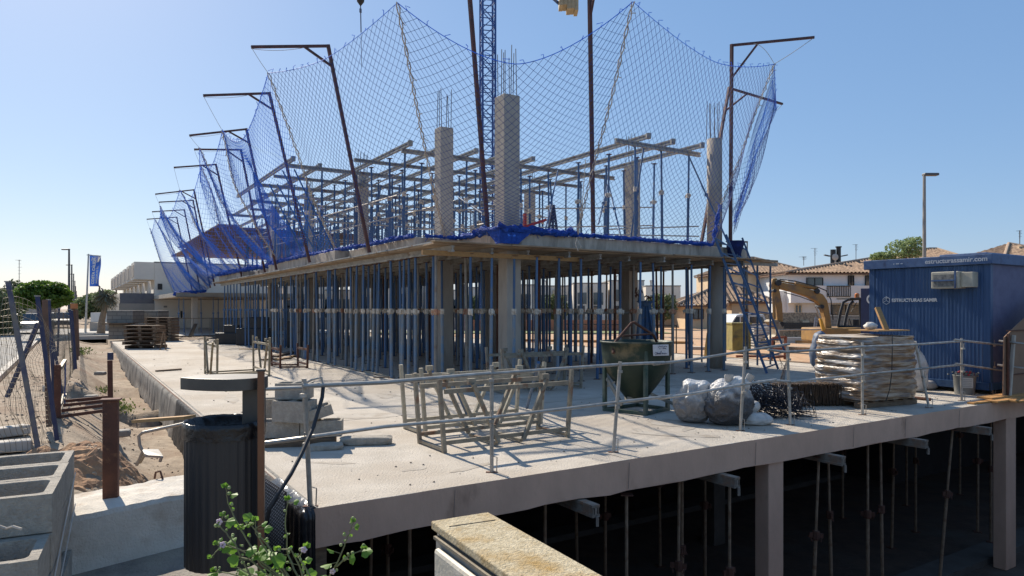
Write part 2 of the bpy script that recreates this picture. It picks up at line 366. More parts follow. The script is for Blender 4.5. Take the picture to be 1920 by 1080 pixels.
# the ground slab ------------------------------------------------
front = [(noise.noise(Vector((v * 2.3, 1, 0))) * .012, v) for v in np.arange(0, 25.9, .22)]
mb = MB(); poly = front + [(0, 25.9), (4.55, 25.9), (4.55, 17.4), (34.8, 17.4), (34.8, 0.0)]
mb.prism([tuple(S(u, v).xy) for u, v in poly], -.34, 0)
for i, p in enumerate(mb.v):
    q = Vector((p[0], p[1], 0)) - C0; u_, v_ = q.dot(DU), q.dot(DV)
    if abs(u_) < .05 and v_ < 25: mb.v[i] = (p[0], p[1], p[2] + (noise.noise(Vector((v_ * 1.7, 0, 4))) * .03 + noise.noise(Vector((v_ * 6, 0, 4))) * .012 if p[2] < -.1 else noise.noise(Vector((v_ * 5, 0, 9))) * .008))
slab = struct(mb, "ground_slab", [edge_conc, slabtop_m])
for p in slab.data.polygons:
    if p.normal.z > .9: p.material_index = 1
# pour joints: shallow recess lines drawn as slim grooves standing 2 mm proud
mb = MB()
for v in (1.35, 3.55, 5.72, 7.9, 9.3, 11.0): mb.bar(S(-.014, v, -.32), S(-.014, v + .015, -.03), .004, .005)
struct(mb, "slab_joint", mat("joint_shadow_line", (.3, .23, .19), (.26, .2, .16), 5, .95))
# edge beams of formwork timber on the slab by the membrane
r8 = random.Random(8); mb = MB()
for k in range(46):
    u = .6 + r8.random() ** 1.5 * 9; v = .5 + r8.random() * 10; s_ = r8.uniform(.08, .38); n = 22; c = S(u, v, .0035 + k * .00004); an = r8.random() * 6; st_ = r8.uniform(1, 3.2)
    pts = []
    for i in range(n): t = 6.2832 * i / n; r_ = s_ * (1 + .45 * noise.noise(Vector((math.cos(t) * 1.3, math.sin(t) * 1.3, k * 3.1))) + .18 * noise.noise(Vector((math.cos(t) * 4, math.sin(t) * 4, k * 3.1)))); x, y = math.cos(t) * r_ * st_ ** .5, math.sin(t) * r_ / st_; pts.append(c + DV * (x * math.cos(an) - y * math.sin(an)) + DU * (x * math.sin(an) + y * math.cos(an)))
    mb.add(pts, [tuple(range(n))])
tag(build(mb, "cement_splashes", mat("dried_cement_splash", (.45, .42, .375), (.37, .335, .29), 5, .95, bump=.6, bscale=60, c3=(.31, .265, .215), scale3=3), loc=(0, 0, 0)), "dried darker cement splashes and dusty patches on the slab", "splashes", kind='stuff')
mb = MB(); mb.bar(S(0.02, 3.57, .002), S(6.7, 3.62, .002), .008, .004); mb.bar(S(.02, 9.3, .002), S(6.7, 9.2, .002), .008, .004); mb.bar(S(4.35, .1, .002), S(4.3, 12.8, .002), .008, .004); struct(mb, "slab_pour_joint", mat("pour_joint", (.3, .27, .23), (.25, .22, .19), 5, .95))
mb = MB()
k = 0
N_ = 1100; rng = random.Random(3)
for _ in range(N_):
    u = rng.random() ** 1.6 * 20 + .25; v = rng.random() * 13 + .2
    s = rng.choice((.004, .005, .007, .01, .018)) * (1 + u * .02); c = S(u, v, s * .3)
    mb.box(c, (s * rng.uniform(.8, 1.8), s, s * .8), Matrix.Rotation(rng.random() * 3, 3, 'Z') @ Matrix.Rotation(rng.random(), 3, 'X'), .6)
tag(build(mb, "concrete_rubble", mat("rubble_bits", (.34, .3, .25), (.14, .12, .1), 30, .95), loc=(0, 0, 0)), "scattered crumbs of concrete and grit lying on the pale ground slab", "rubble", kind='stuff')
mb = MB()
for _ in range(1500):
    u = rng.uniform(1.1, 16); v = rng.uniform(-2.8, -.35); s = rng.choice((.006, .01, .013, .018, .03)) 
    if rng.random() < .4: u = 3 + rng.gauss(0, .7); v = -1.35 + rng.gauss(0, .45)
    if v > -.2: continue
    c = S(u, v, gz(u, v) + s * .25); mb.box(c, (s * rng.uniform(.8, 1.8), s, s * .8), Matrix.Rotation(rng.random() * 3, 3, 'Z') @ Matrix.Rotation(rng.random(), 3, 'X'), .6)
tag(build(mb, "loose_stones", mat("tan_stones", (.45, .35, .25), (.32, .24, .17), 20, .95), loc=(0, 0, 0)), "loose stones and clods strewn over the tan dirt strip beside the slab", "stones", kind='stuff')
# heap skin
mb = MB()
def heap(a, b):
    u = 3.0 + (a - .5) * 2.6; v = -1.35 + (b - .5) * 1.9; z = gz(u, v) + .02 + .07 * noise.noise(Vector((u * 5, v * 5, 1))) + .05 * noise.noise(Vector((u * 13, v * 13, 1)))
    e = min(a, 1 - a, b, 1 - b); return S(u, v, z - max(0, .1 - e) * 1.5)
mb.grid(heap, 60, 50); tag(build(mb, "dirt_heap", mat("reddish_heap_dirt", (.4, .24, .13), (.27, .15, .085), 6, .97, bump=1, bscale=25), smooth=False), "heap of reddish excavated dirt behind the rusty square post", "heap")

# ================================================================ BUILDING UNDER CONSTRUCTION
def SP(us): return [tuple(S(u, v).xy) for u, v in us]
SLABP = [(7.1, 6.3), (9.2, 6.3), (9.2, 5.15), (13.9, 5.15), (13.9, 4.75), (22, 4.75), (22, 5.3), (27, 5.3), (27, 4.8), (33, 4.8), (33, 14.4), (7.1, 14.4)]
bld = empty("first_floor_slab", S(20, 9, 3.0), "grey concrete floor slab with stepped left edge carried on a forest of props", "floor slab")
mb = MB(); mb.prism(SP(SLABP), 3.04, 3.385); sb = build(mb, "slab", slab_edge, bld, bevel=.012)
mb = MB(); BP = [(6.75, 4.45), (8.3, 4.55), (33.3, 4.6), (33.3, 14.6), (6.75, 14.6)]; mb.prism(SP(BP), 3.0, 3.035); build(mb, "deck_board", plywood, bld)
# board edges laid on: planks of uneven length on the front and left edge
mb = MB()
v = 4.4
while v < 14.4:
    L = rng.uniform(1.4, 2.4); o = rng.uniform(-.06, .06); mb.bar(S(6.72 + o, v, 3.045 + rng.uniform(0, .012)), S(6.72 + o, min(v + L, 14.7), 3.045), .2, .028); v += L + .01
build(mb, "front_planks", plywood, bld)
mb = MB()
u = 6.9
while u < 33: mb.bar(S(u, 4.5 + rng.uniform(-.03, .03), 3.05), S(min(u + 2.45, 33.4), 4.55, 3.05), .07, .03); u += 2.47
build(mb, "edge_angle", beam_al, bld)
# second lower block of the building, farther left
b2 = empty("far_floor_slab", S(50, 8, 2.5), "lower pale floor slab at the far left end of the building site", "floor slab")
mb = MB(); mb.prism(SP([(44.5, 4.1), (60, 4.1), (60, 14), (44.5, 14)]), 2.47, 2.75); build(mb, "slab", mat("pale_slab", (.42, .38, .32), (.33, .3, .26), 3, .9), b2)
mb = MB(); mb.prism(SP([(44.2, 4.0), (60, 4.0), (60, 14.2), (44.2, 14.2)]), 2.42, 2.46); build(mb, "deck_board", plywood, b2)
# plywood deck already laid at the upper level, far part
b3 = empty("upper_formwork_deck", S(40, 8, 5.5), "dark brown plywood deck laid on the beams at the far left upper level", "formwork deck")
mb = MB(); mb.prism(SP([(31, 5.0), (54, 4.8), (54, 13), (31, 13)]), 5.74, 5.8)
for k in range(14): mb.box(S(31 + k * 1.1, 4.8, 5.82), (.9, 1.0, .05), Matrix.Rotation(SITE_ROT + rng.uniform(-.03, .03), 3, 'Z'))
build(mb, "deck_board", mat("dark_plywood", (.26, .17, .115), (.17, .115, .085), 4, .85), b3)

shade_conc = mat('shade_toned_concrete', (.12, .105, .095), (.09, .08, .07), 3, .95)  # pit shade put into this concrete colour, for columns deep inside
# columns ---------------------------------------------------------
RZ = Matrix.Rotation(SITE_ROT, 3, 'Z')
def column(u, v, z0, z1, label, sx=.34, sy=.34, rebar=0, roundc=False, grp=None, name="concrete_column"):
    mcol = (edge_conc if u < 1 else shade_conc) if z0 < -1 else concrete_col
    t = empty(name, S(u, v, z0), label, "column", grp)
    mb = MB()
    if roundc: mb.lathe(S(u, v, z0), [(sx / 2, 0), (sx / 2, z1 - z0)], 28)
    else:
        mb.box(S(u, v, (z0 + z1) / 2), (sx, sy, z1 - z0), RZ)
    o = build(mb, "shaft", mcol, t, bevel=0 if roundc else .012)
    if roundc:
        for p in o.data.polygons: p.use_smooth = abs(p.normal.z) < .5
    if rebar:
        r_ = random.Random(int(u * 10 + v)); mb = MB()
        for a, b in ((-1, -1), (0, -1), (1, -1), (-1, 0), (1, 0), (-1, 1), (0, 1), (1, 1)):
            d = .37; h = rebar * r_.uniform(.88, 1.05); q = S(u, v, z1)
            p0 = q + DV * (a * sx * d) + DU * (b * sy * d); mb.tube([p0, p0 + Vector((r_.uniform(-.03, .03), r_.uniform(-.03, .03), h))], .009, 5)
        build(mb, "rebar", rebar_m, t)
    return t
LOW = [(7.55, 6.75, "front corner ground floor column of the building, pale grey with a blue prop before it"),
       (10.9, 6.77, "square ground floor column just left of the front corner one"), (18.5, 7.1, "ground floor column third back along the left row"),
       (23.3, 6.8, "ground floor column fourth back along the left row"), (30.8, 7.0, "ground floor column at the far end of the left row"),
       (11.2, 13.7, "shaded ground floor column behind the green bucket"), (14.6, 10.4, "shaded inner ground floor column between props"),
       (19.5, 14.2, "ground floor column deep on the right side, seen left of the bucket"), (26, 14.2, "slim looking far right side ground floor column")]
for u, v, l_ in LOW: column(u, v, 0, 3.0, l_, .38, .38)
column(7.6, 13.75, 0, 3.0, "round pale ground floor column at the right corner beside the blue stair", .42, .42, roundc=True)
column(45.2, 5.3, 0, 2.45, "cream column holding the far low slab left of the props", .36, .36)
column(45.2, 8.6, 0, 2.45, "cream column inside the far low slab, mostly behind props", .36, .36)
UP = [(7.6, 6.72, 6.55, "tall upper column at the front corner with long bare rebar on top", .42, 1.1), (10.9, 6.77, 6.55, "upper column with rebar left of the front corner one", .38, 1.0),
      (18.3, 7.2, 6.5, "upper column with rebar behind the red leaning gallows post", .36, .9), (23.6, 6.8, 6.5, "upper column farther back on the left row", .34, .8),
      (31, 7.0, 6.3, "far upper column on the left row seen through the net", .34, .7), (11.3, 13.9, 6.5, "upper column with rebar under the beams at the right", .38, .95),
      (17.5, 14.0, 6.4, "narrow upper column right behind the front corner column", .34, .9), (27, 6.2, 6.4, "upper column far left among blue braces", .34, .7), (15.2, 10.2, 4.6, "stub of an inner upper column between the posts", .3, .5)]
for u, v, z, l_, s_, rb in UP: column(u, v, 3.385, z, l_, s_, s_, rb)
column(7.65, 13.7, 3.385, 6.5, "round upper column with rebar at the right corner of the slab", .42, .42, 1.05, True)

# formwork beams ---------------------------------------------------
def i_beam(a, b, h=.125, w=.075):
    mb = MB(); a = Vector(a); b = Vector(b); up = Vector((0, 0, 1))
    mb.bar(a + up * (h / 2 - .02), b + up * (h / 2 - .02), w, .04); mb.bar(a - up * (h / 2 - .02), b - up * (h / 2 - .02), w, .04)
    mb.bar(a, b, w * .35, h - .08); return mb
bi = 0
for v in (6.2, 7.2, 8.2, 9.2, 10.2, 11.2, 12.2, 13.2):
    u0 = 7.75 if v > 11 else (11.8 if v > 6.9 else 11.9); u0 += rng.uniform(-.15, .15)
    mb = i_beam(S(u0, v, 6.27), S(36, v, 6.27)); mb.lathe(S(u0 - .03, v, 6.2), [(.07, 0), (.075, .14)], 8)
    tag(build(mb, "formwork_beam", beam_al), "long beam of the upper formwork running back, beam %s from the left" % ("one two three four five six seven eight".split()[bi]), "beam", "long upper formwork beams"); bi += 1
for v, u0 in ((4.0, 15.6), (5.0, 16.2)):
    mb = i_beam(S(u0, v, 6.27), S(30 if v > 4.5 else 24, v, 6.27)); mb.lathe(S(u0 - .03, v, 6.2), [(.07, 0), (.075, .14)], 8)
    tag(build(mb, "formwork_beam", beam_al), "short outer beam reaching out at the left of the upper formwork" if v < 4.5 else "second outer beam at the left of the upper formwork", "beam", "long upper formwork beams")
for u, v0, v1, l_ in ((8.1, 10.4, 13.6, "front cross beam at the right, nearest to the round column"), (12.2, 6.1, 13.9, "cross beam running behind both front upper columns"),
                      (16.0, 3.9, 14, "cross beam that starts behind the first leaning post"), (20, 3.9, 14, "cross beam below the left outer beams"), (24, 4.5, 14, "rear cross beam over the middle props"), (29, 4.5, 14, "farthest cross beam at the dark deck")):
    tag(build(i_beam(S(u, v0, 6.13), S(u, v1, 6.13), .12, .09), "formwork_cross_beam", beam_al), l_, "beam", "cross beams of the upper formwork")
# thin guard tubes of the upper floor
for k, (a, b) in enumerate(((S(12.5, 6.3, 4.5), S(9.5, 13.1, 4.75)), (S(12.5, 6.3, 3.95), S(9.5, 13.1, 4.2)), (S(25, 5.2, 4.9), S(12.5, 6.2, 4.95)), (S(25, 5.2, 4.3), S(12.5, 6.2, 4.35)),
                            (S(9.3, 11.2, 3.95), S(8.6, 14.1, 4.15)), (S(9.3, 11.2, 3.8), S(8.6, 14.1, 3.85)), (S(9.3, 11.2, 3.6), S(8.6, 14.1, 3.7)))):
    mb = MB(); mb.tube([a, b], .02, 6); tag(build(mb, "guard_tube", steel_galv), ["upper thin tube across the right bay of the upper floor", "lower thin tube across the right bay of the upper floor", "upper thin tube along the left edge of the upper floor", "lower thin tube along the left edge of the upper floor", "top short tube beside the round upper column", "middle short tube beside the round upper column", "bottom short tube beside the round upper column"][k], "tube")
for k, (a, b, lb) in enumerate(((S(16.2, 4.2, 5.2), S(16.2, 14, 5.25), "tube across the upper props under the second cross beam, upper"), (S(16.2, 4.2, 4.5), S(16.2, 14, 4.5), "tube across the upper props under the second cross beam, lower"),
        (S(20.2, 4.4, 5.2), S(20.2, 14, 5.2), "tube across the upper props farther back, upper"), (S(24.2, 4.6, 4.7), S(24.2, 14, 4.8), "tube across the upper props farther back, lower"), (S(13, 8.2, 5.0), S(30, 8.2, 5.1), "long tube running back among the upper props, left"),
        (S(12.6, 10.2, 4.6), S(30, 10.2, 4.6), "long tube running back among the upper props, middle"), (S(12.4, 6.3, 5.6), S(30, 6.3, 5.5), "high long tube behind the left upper columns"), (S(28, 4.6, 5.0), S(28, 13, 5.0), "farthest tube across the upper props"))):
    mb = MB(); mb.tube([a, b], .022, 6); tag(build(mb, "scaffold_tube", steel_galv), lb, "tube", "tubes tying the upper props")
for k, (u, v0, v1) in enumerate(((14.1, 5.4, 14), (18, 4.0, 14), (22, 4.4, 14), (26.5, 5, 14))):
    tag(build(i_beam(S(u, v0, 6.13), S(u, v1, 6.13), .1, .08), "formwork_cross_beam", beam_al), ["first", "second", "third", "fourth"][k] + " lighter intermediate cross beam of the upper formwork", "beam", "cross beams of the upper formwork")
# timber runners below the slab
for k, v in enumerate((4.9, 5.9, 6.9, 7.9, 8.9, 9.9, 10.9, 11.9, 12.9, 13.9)):
    tag(build(i_beam(S(6.8 + (k % 3) * .1, v, 2.93), S(33, v, 2.93), .13), "deck_runner", beam_al), "runner beam under the first floor deck, %s from the left, end above the front props" % ["first", "second", "third", "fourth", "fifth", "sixth", "seventh", "eighth", "ninth", "tenth"][k], "beam", "runner beams below the slab")
for u, v0, v1 in ((7.0, 4.3, 14.3),):
    mb = MB(); mb.bar(S(u, v0, 2.84), S(u, 8.3, 2.84), .07, .1); tag(build(mb, "deck_plank", wood_fresh), "pale timber bearer along the front under the deck boards", "plank")

pit_prop = mat('pale_rusty_prop', (.34, .24, .16), (.2, .13, .085), 6, .8, c3=(.2, .11, .06), scale3=8, stops3=(.5, .65))
# shoring props -----------------------------------------------------
def make_prop(h, kind, label, cat="shoring prop", grp=None, detail=True):
    """telescopic prop in its own frame, foot at the origin"""
    t = empty("shoring_prop", (0, 0, 0), label, cat, grp); ro, ri = (.027, .02) if kind == 'r' and h < 2.8 else (.038, .029)
    mlow = {'b': blue_pale, 'd': blue_steel, 'g': prop_gal, 'r': steel_rust if h > 2.8 else pit_prop}[kind]; mup = blue_steel if kind in 'bd' else (prop_gal if kind == 'g' else (steel_rust if h > 2.8 else pit_prop))
    hc = min(1.72, h * .57)
    mb = MB(); mb.box((0, 0, .006), (.15, .15, .012)); build(mb, "base_plate", steel_rust, t)
    mb = MB(); mb.box((0, 0, h - .006), (.14, .14, .012)); build(mb, "top_plate", steel_rust, t)
    mb = MB(); mb.tube([(0, 0, .012), (0, 0, hc)], ro, 8); o = build(mb, "outer_tube", mlow, t, smooth=False)
    mb = MB(); mb.tube([(0, 0, hc), (0, 0, h - .012)], ri, 7); build(mb, "inner_tube", mup, t)
    mb = MB(); mb.lathe((0, 0, hc - .07), [(.046, 0), (.054, .01), (.054, .12), (.046, .13)], 8); mb.bar((-.1, 0, hc - .01), (.1, .02, hc), .025, .07); mb.bar((-.085, 0, hc - .02), (-.06, .05, hc - .09), .014); mb.bar((.085, 0, hc - .02), (.06, .05, hc - .09), .014)
    build(mb, "collar", collar_r if kind in 'rg' and h > 2.8 else (steel_rust if kind == 'r' else collar_w), t)
    return t
def simple_prop(mb, p, h, lean):
    q = p + Vector((lean[0], lean[1], h)); m_ = p.lerp(q, .57); mb.tube([p, m_], .042, 5); mb.tube([m_, q], .03, 5); mb.box(m_, (.12, .05, .09))
GRP1 = "props inside under the first floor slab"; GRP2 = "props under the upper formwork"
protos = {}
PL = []
r5 = random.Random(11)
for k in range(30): # sunlit left edge row
    u = 7.6 + k * .84 + r5.uniform(-.25, .25); PL.append((u, 4.88 + r5.uniform(-.05, .05), 0, 2.86, 'b' if r5.random() < .7 else 'g', 'edge'))
    if k < 16 and r5.random() < .75: PL.append((u + .45 + r5.uniform(-.2, .2), 4.95 + r5.uniform(-.1, .25), 0, 2.86, r5.choice('bdgb'), 'edge'))
for v in (5.5, 5.95, 6.4, 7.2, 7.75, 8.3, 8.85, 9.5, 10.15, 10.8, 11.4, 12.1, 12.8, 13.3, 14.2): PL.append((6.95 + r5.uniform(-.06, .1), v + r5.uniform(-.12, .12), 0, 2.86, r5.choice('bdbbg'), 'front'))
for v in (5.9, 6.9, 7.9, 8.9, 9.9, 10.9, 11.9, 12.9, 13.9):
    u = 8.0
    while u < 33:
        if not any(abs(u - a) < .4 and abs(v - b) < .4 for a, b, _ in LOW): PL.append((u, v + r5.uniform(-.08, .08), 0, 2.86, r5.choice('bddddgr' if v > 6 else 'bbdg'), 'inner'))
        u += r5.uniform(.7, 1.2) * (1 if u < 22 else 1.2)
for v in (6.4, 7.5, 8.6, 9.6, 10.6, 11.7, 12.6, 13.4):
    u = 14.5
    while u < 33: PL.append((u, v + r5.uniform(-.2, .2), 0, 2.86, 'd', 'inner')); u += r5.uniform(1.0, 2.0)
UPP = []
for v in (6.2, 7.2, 8.2, 9.2, 10.2, 11.2, 12.2, 13.2):
    u = 8.2 if v > 10.5 else 12.3
    while u < 34: UPP.append((u, v, 3.385, 2.72, 'd', 'up')); u += r5.uniform(.85, 1.45) * (1 if u < 20 else 1.0)
for u in (16.1, 17.6, 19.2, 20.1, 22): UPP += [(u, 5.0, 3.385, 2.72, 'd', 'up')]
for k in range(6): UPP.append((45.3 + (k % 2) * 1.5, 4.3 + k * .55, 0, 2.4, 'd', 'far'))
PL += UPP
PL.sort(key=lambda a: (S(a[0], a[1]).length))
ORD = "first second third fourth fifth sixth seventh eighth ninth tenth eleventh twelfth thirteenth fourteenth fifteenth sixteenth seventeenth eighteenth nineteenth twentieth".split()
ORD += ["twenty " + w_ for w_ in ORD[:9]] + ["thirtieth"] + ["thirty " + w_ for w_ in ORD[:9]] + ["fortieth"] + ["forty " + w_ for w_ in ORD[:9]] + ["fiftieth"]
CNT = {}
def prop_label(u, v, kd, zone):
    mt = {'b': "chalky blue", 'd': "dark blue", 'g': "zinc grey", 'r': "rust brown"}[kd]
    if zone == 'edge': k = CNT[zone] = CNT.get(zone, -1) + 1; return "%s prop, %s from the front in the sunlit left edge row" % (mt, ORD[min(k, 49)])
    if zone == 'front': k = FR.index(v); return "%s prop, %s from the left in the front row under the slab" % (mt, ORD[k])
    if zone == 'far': k = CNT[zone] = CNT.get(zone, -1) + 1; return "thin blue prop, %s under the far low slab at the left" % ORD[k]
    rw = int(v - (5.4 if zone == 'inner' else 5.6)); key = (zone, rw); k = CNT[key] = CNT.get(key, -1) + 1
    return ("%s inner prop, %s back in lane %s from the left under the slab" if zone == 'inner' else "%s upper floor prop, %s back in lane %s from the left") % (mt, ORD[min(k, 49)], "one two three four five six seven eight nine ten".split()[min(rw, 9)])
FR = sorted(a_[1] for a_ in PL if a_[5] == 'front')
LBL = {'edge': "weathered blue and zinc prop in the sunlit left edge row under the first floor slab", 'front': "steel shoring prop in the front row under the first floor slab, collar at mid height",
       'inner': "shaded steel shoring prop inside the forest of props under the first floor slab", 'up': "blue shoring prop standing on the first floor slab under the upper beams", 'far': "thin blue prop under the far low slab at the left"}
GR_ = {'edge': "left edge row of props", 'front': "front row of props", 'inner': GRP1, 'up': GRP2, 'far': "props under the far low slab"}
rest = MB(); nind = 0
for (u, v, z, h, kd, zone) in PL:
    lean = (r5.uniform(-.05, .05), r5.uniform(-.05, .05))
    if zone == 'up' and r5.random() < .12: lean = (r5.uniform(-.5, .5), 0)
    if nind < 272:
        key = (kd, zone, h)
        if key not in protos: o = protos[key] = make_prop(h, kd, LBL[zone], grp=GR_[zone])
        else: o = copy_tree(protos[key])
        o.location = S(u, v, z); o.rotation_euler = (math.atan2(-lean[1], h), math.atan2(lean[0], h), r5.uniform(0, 6.28) if abs(lean[0]) < .06 else 0); nind += 1; o["label"] = prop_label(u, v, kd, zone)
    else: simple_prop(rest, S(u, v, z), h, lean)
tag(build(rest, "distant_props", blue_steel, loc=(0, 0, 0)), "mass of farther blue shoring props at the back of the building", "props", kind='stuff')
print("props", len(PL), nind)
# raking braces on the upper floor
for k, (a, b) in enumerate(((at(1287, 283, 20.3), at(1365, 455, 18.6)), (at(1208, 270, 19.4), at(1182, 450, 18.9)), (at(1046, 320, 21), at(1020, 445, 19.5)), (at(1140, 340, 21), at(1165, 448, 19)), (at(1140, 345, 21.2), at(1122, 420, 19.6)),
                            (at(505, 345, 21), at(565, 470, 20.5)), (at(520, 345, 21), at(590, 470, 20.5)), (at(552, 318, 21.5), at(625, 468, 20)), (at(530, 320, 21.5), at(602, 468, 20)), (at(860, 370, 20), at(905, 400, 18.5)))):
    mb = MB(); mb.tube([a, b], .024, 7); mb.box(a.lerp(b, .5), (.09, .04, .08)); tag(build(mb, "raking_brace", blue_steel), "slanting blue brace on the upper floor, " + ["right of the beams by the round column", "crossing the right upper column", "left of the bare triangle stand", "right leg of the crossed pair", "left leg of the crossed pair", "first behind the left post", "second behind the left post", "fourth behind the left post", "third behind the left post", "low at the front corner"][k], "brace", "slanting braces of the upper floor")
# basement props and beams, columns
protoB = None; PITL = []
for k, (x, Y, dx) in enumerate(((768, 7.0, 0), (690, 8.2, 0), (727, 9.5, 0), (1022, 8.3, 0), (1083, 11.6, 0), (1135, 11.0, 0), (1175, 7.9, -.02), (1270, 8.7, .02), (1279, 9.3, .0), (1322, 11.6, 0), (1368, 8.7, .05), (1430, 12.5, 0), (1522, 9.9, .1), (1560, 10.8, .12), (1627, 10.9, 0),
                              (1655, 11.2, .08), (1672, 14, .02), (1762, 12.1, .25), (1717, 15, 0), (1833, 15, 0), (1858, 14, 0), (1700, 17, 0), (1238, 13, 0), (1580, 16, 0), (1800, 18, 0))):
    if protoB is None: o = protoB = make_prop(2.7, 'r', "rusty brown shoring prop in the dark pit under the near slab edge", grp="props in the dark pit")
    else: o = copy_tree(protoB)
    p = at(x, 578, Y); p.z = -3.15 if abs(uv(p)[0] - .6) > .4 else -3.03
    o.location = p; o.rotation_euler = (0, math.atan2(-dx, 2.7), k * 1.3); o.scale = (1, 1, 1.01 if p.z < -3.1 else .97)
    if k % 3 == 1: o.rotation_euler[0] = .02
    PITL.append((x, Y, o))
for k, (x, Y, o) in enumerate(sorted(PITL, key=lambda q: q[0])): o['label'] = '%s prop in the dark pit, %s from the left' % ('near pale rusty' if Y < 10 else ('slim pale rusty' if Y < 13 else 'dim distant rusty'), ORD[k])
ends = (2.9, 5.1, 7.3, 9.5, 11.6)
for k, v in enumerate(ends):
    mb = MB(); a, b = S(-.24, v, -.415), S(3.0, v, -.415)
    mb.bar(a + Z * .05, b + Z * .05, .1, .03); mb.bar(a - Z * .05, b - Z * .05, .1, .03); mb.bar(a, b, .03, .1); mb.bar(a + DV * .035, b + DV * .035, .008, .1); mb.bar(a - DV * .035, b - DV * .035, .008, .1); mb.box(a - DU * .02 - Z * .1, (.03, .03, .1))
    tag(build(mb, "formwork_beam", mat("site_worn_beam", (.34, .29, .24), (.2, .16, .13), 6, .75, .1, c3=(.3, .15, .08), scale3=5, stops3=(.52, .68))), "steel beam end below the near slab edge, " + ["left one by the cabinet top", "second from the left, before the square column", "just right of the square basement column", "second from the right end", "rightmost under the orange boards"][k], "beam", "beam ends below the slab edge")
column(.14, 6.2, -3.15, -.335, "square basement column holding the near slab edge", .31, .22)
column(.14, 13.05, -3.15, -.335, "basement column at the right border of the view", .4, .22)
mb = MB(); mb.box(S(.15, .12, -1.7), (.1, .07, 2.7), RZ); tag(build(mb, "timber_stud", wood_old), "pale upright timber at the left corner under the slab", "timber")
for k, (u, v) in enumerate(((4, 9.5), (8, 6), (8, 12.6))): column(u, v, -3.15, -.34, ["basement column deep in the dark, centre", "basement column in the second row, centre", "basement column in the second row, right"][k], .34, .34)
# ================================================================ GALLOWS, NET
def gallows(foot, top, tip, label, r=.05, armlen=None, jt=.5):
    """cranked steel post: foot socket, post, horizontal arm, brace"""
    foot = Vector(foot); top = Vector(top); tip = Vector(tip)
    t = empty("gallows_post", foot, label, "gallows post", "steel gallows holding the safety net")
    d = (top - foot).normalized()
    mb = MB(); mb.bar(foot - Z * .28, top + d * .03, .075, .075, up=DU); build(mb, "post", gallow_m, t)
    mb = MB(); mb.bar(top, tip, .06, .06); build(mb, "arm", gallow_m, t)
    mb = MB(); mb.bar(top - d * jt, top.lerp(tip, .33), .05, .05); build(mb, "brace", gallow_m, t)
    return t
def hookrope(a, b, label, sag=.12, r=.009, m=rope_w, n=8, name="rope"):
    mb = MB(); mb.tube([a.lerp(b, i / n) - Z * (sag * 4 * (i / n) * (1 - i / n)) for i in range(n + 1)], r, 5)
    return tag(build(mb, name, m), label, "rope")
GL = [(10.8, 4.62, 8.1, 1.05, (471, 88), (503, 137), "largest left leaning gallows post, its arm level against the sky"),
      (15.4, 4.45, 8.1, 1.2, (381, 179), (417, 245), "second leaning gallows post from the front on the left"),
      (20.1, 4.6, 8.1, 1.05, (355, 254), (374, 277), "third leaning gallows post on the left side"),
      (23.6, 5.0, 8.1, .95, (364, 280), (377, 312), "fourth gallows post on the left, nearly upright in view"),
      (27.2, 4.8, 8.1, 1.1, (326, 314), (337, 356), "fifth gallows post on the left side"),
      (34.9, 4.9, 8.1, 1.05, (291, 364), (300, 386), "sixth gallows post on the left side"),
      (38.9, 5.3, 8.1, .95, (298, 379), (303, 396), "seventh gallows post, small and far on the left"),
      (43.5, 5.4, 8.1, .95, (285, 397), (290, 410), "eighth gallows post, small and far on the left"),
      (47.8, 5.5, 8.1, 1.0, (275, 411), (281, 428), "ninth and farthest gallows post at the left end")]
PK = []; lbn = "one two three four five six seven eight nine".split()
for i, (u, v, zt, ln, tp, pk, lb) in enumerate(GL):
    foot = S(u, v, 3.385 if u < 33 else 3.2); top = S(u, v - ln, zt)
    P_u = u - .1
    tip = peak(tp[0], tp[1], u)
    if (tip - top).length > 2.6 or (tip - top).length < 1.0: tip = top - DV * 1.75 - Z * .3
    gallows(foot, top, tip, lb)
    pp = peak(pk[0], pk[1], u + (.0)); PK.append(pp)
    hookrope(tip, pp, "thin tie line from arm tip to net corner at left gallows post number " + lbn[i], .02, .006)
    hookrope(top.lerp(tip, .35) - Z * .04, tip - Z * .04, "slack line under the arm of left gallows post number " + lbn[i], .05, .006)
# front gallows
fc = S(7.9, 6.42, 3.385); tc = at(884, -10, 14.9); tc2 = at(874, -90, 14.2)
gc = gallows(fc, tc2, at(760, -85, 12.9), "red brown gallows post rising at the front slab corner beside the crane")
f1 = S(7.2, 8.93, 3.385); gallows(f1, at(1104, -110, 15.2), at(1200, -120, 13.6), "red brown gallows post in the middle of the front net", jt=1.75 * .9)
f2 = S(7.3, 13.95, 3.385); t2 = at(1372, 85, 19.2); tp2 = at(1527, 70, 18.7); gallows(f2, t2, tp2, "upright gallows post at the right corner, longest arm pointing right", jt=.9)
f3 = S(9.6, 14.25, 3.385); t3 = at(1367, 165, 21.7); tp3 = at(1467, 195, 22.9); gallows(at(1312, 455, 20.9), t3, tp3, "leaning gallows post behind the round column, short arm sloping down right", jt=.8)
Pm1 = at(1456, 207, 22.2); P0 = at(1452, 120, 18.6); P1 = at(1187, 3, 13.08); P2 = at(745, 5, 12.6); P3 = PK[0]
hookrope(tp2, P0, "tie line from the right corner arm to the net peak", .02, .008); hookrope(t2.lerp(tp2, .25), P0, "second tie line below the right corner arm", -.15, .007)
hookrope(tp3, Pm1, "tie line from the short right arm to the net corner", .02, .007)

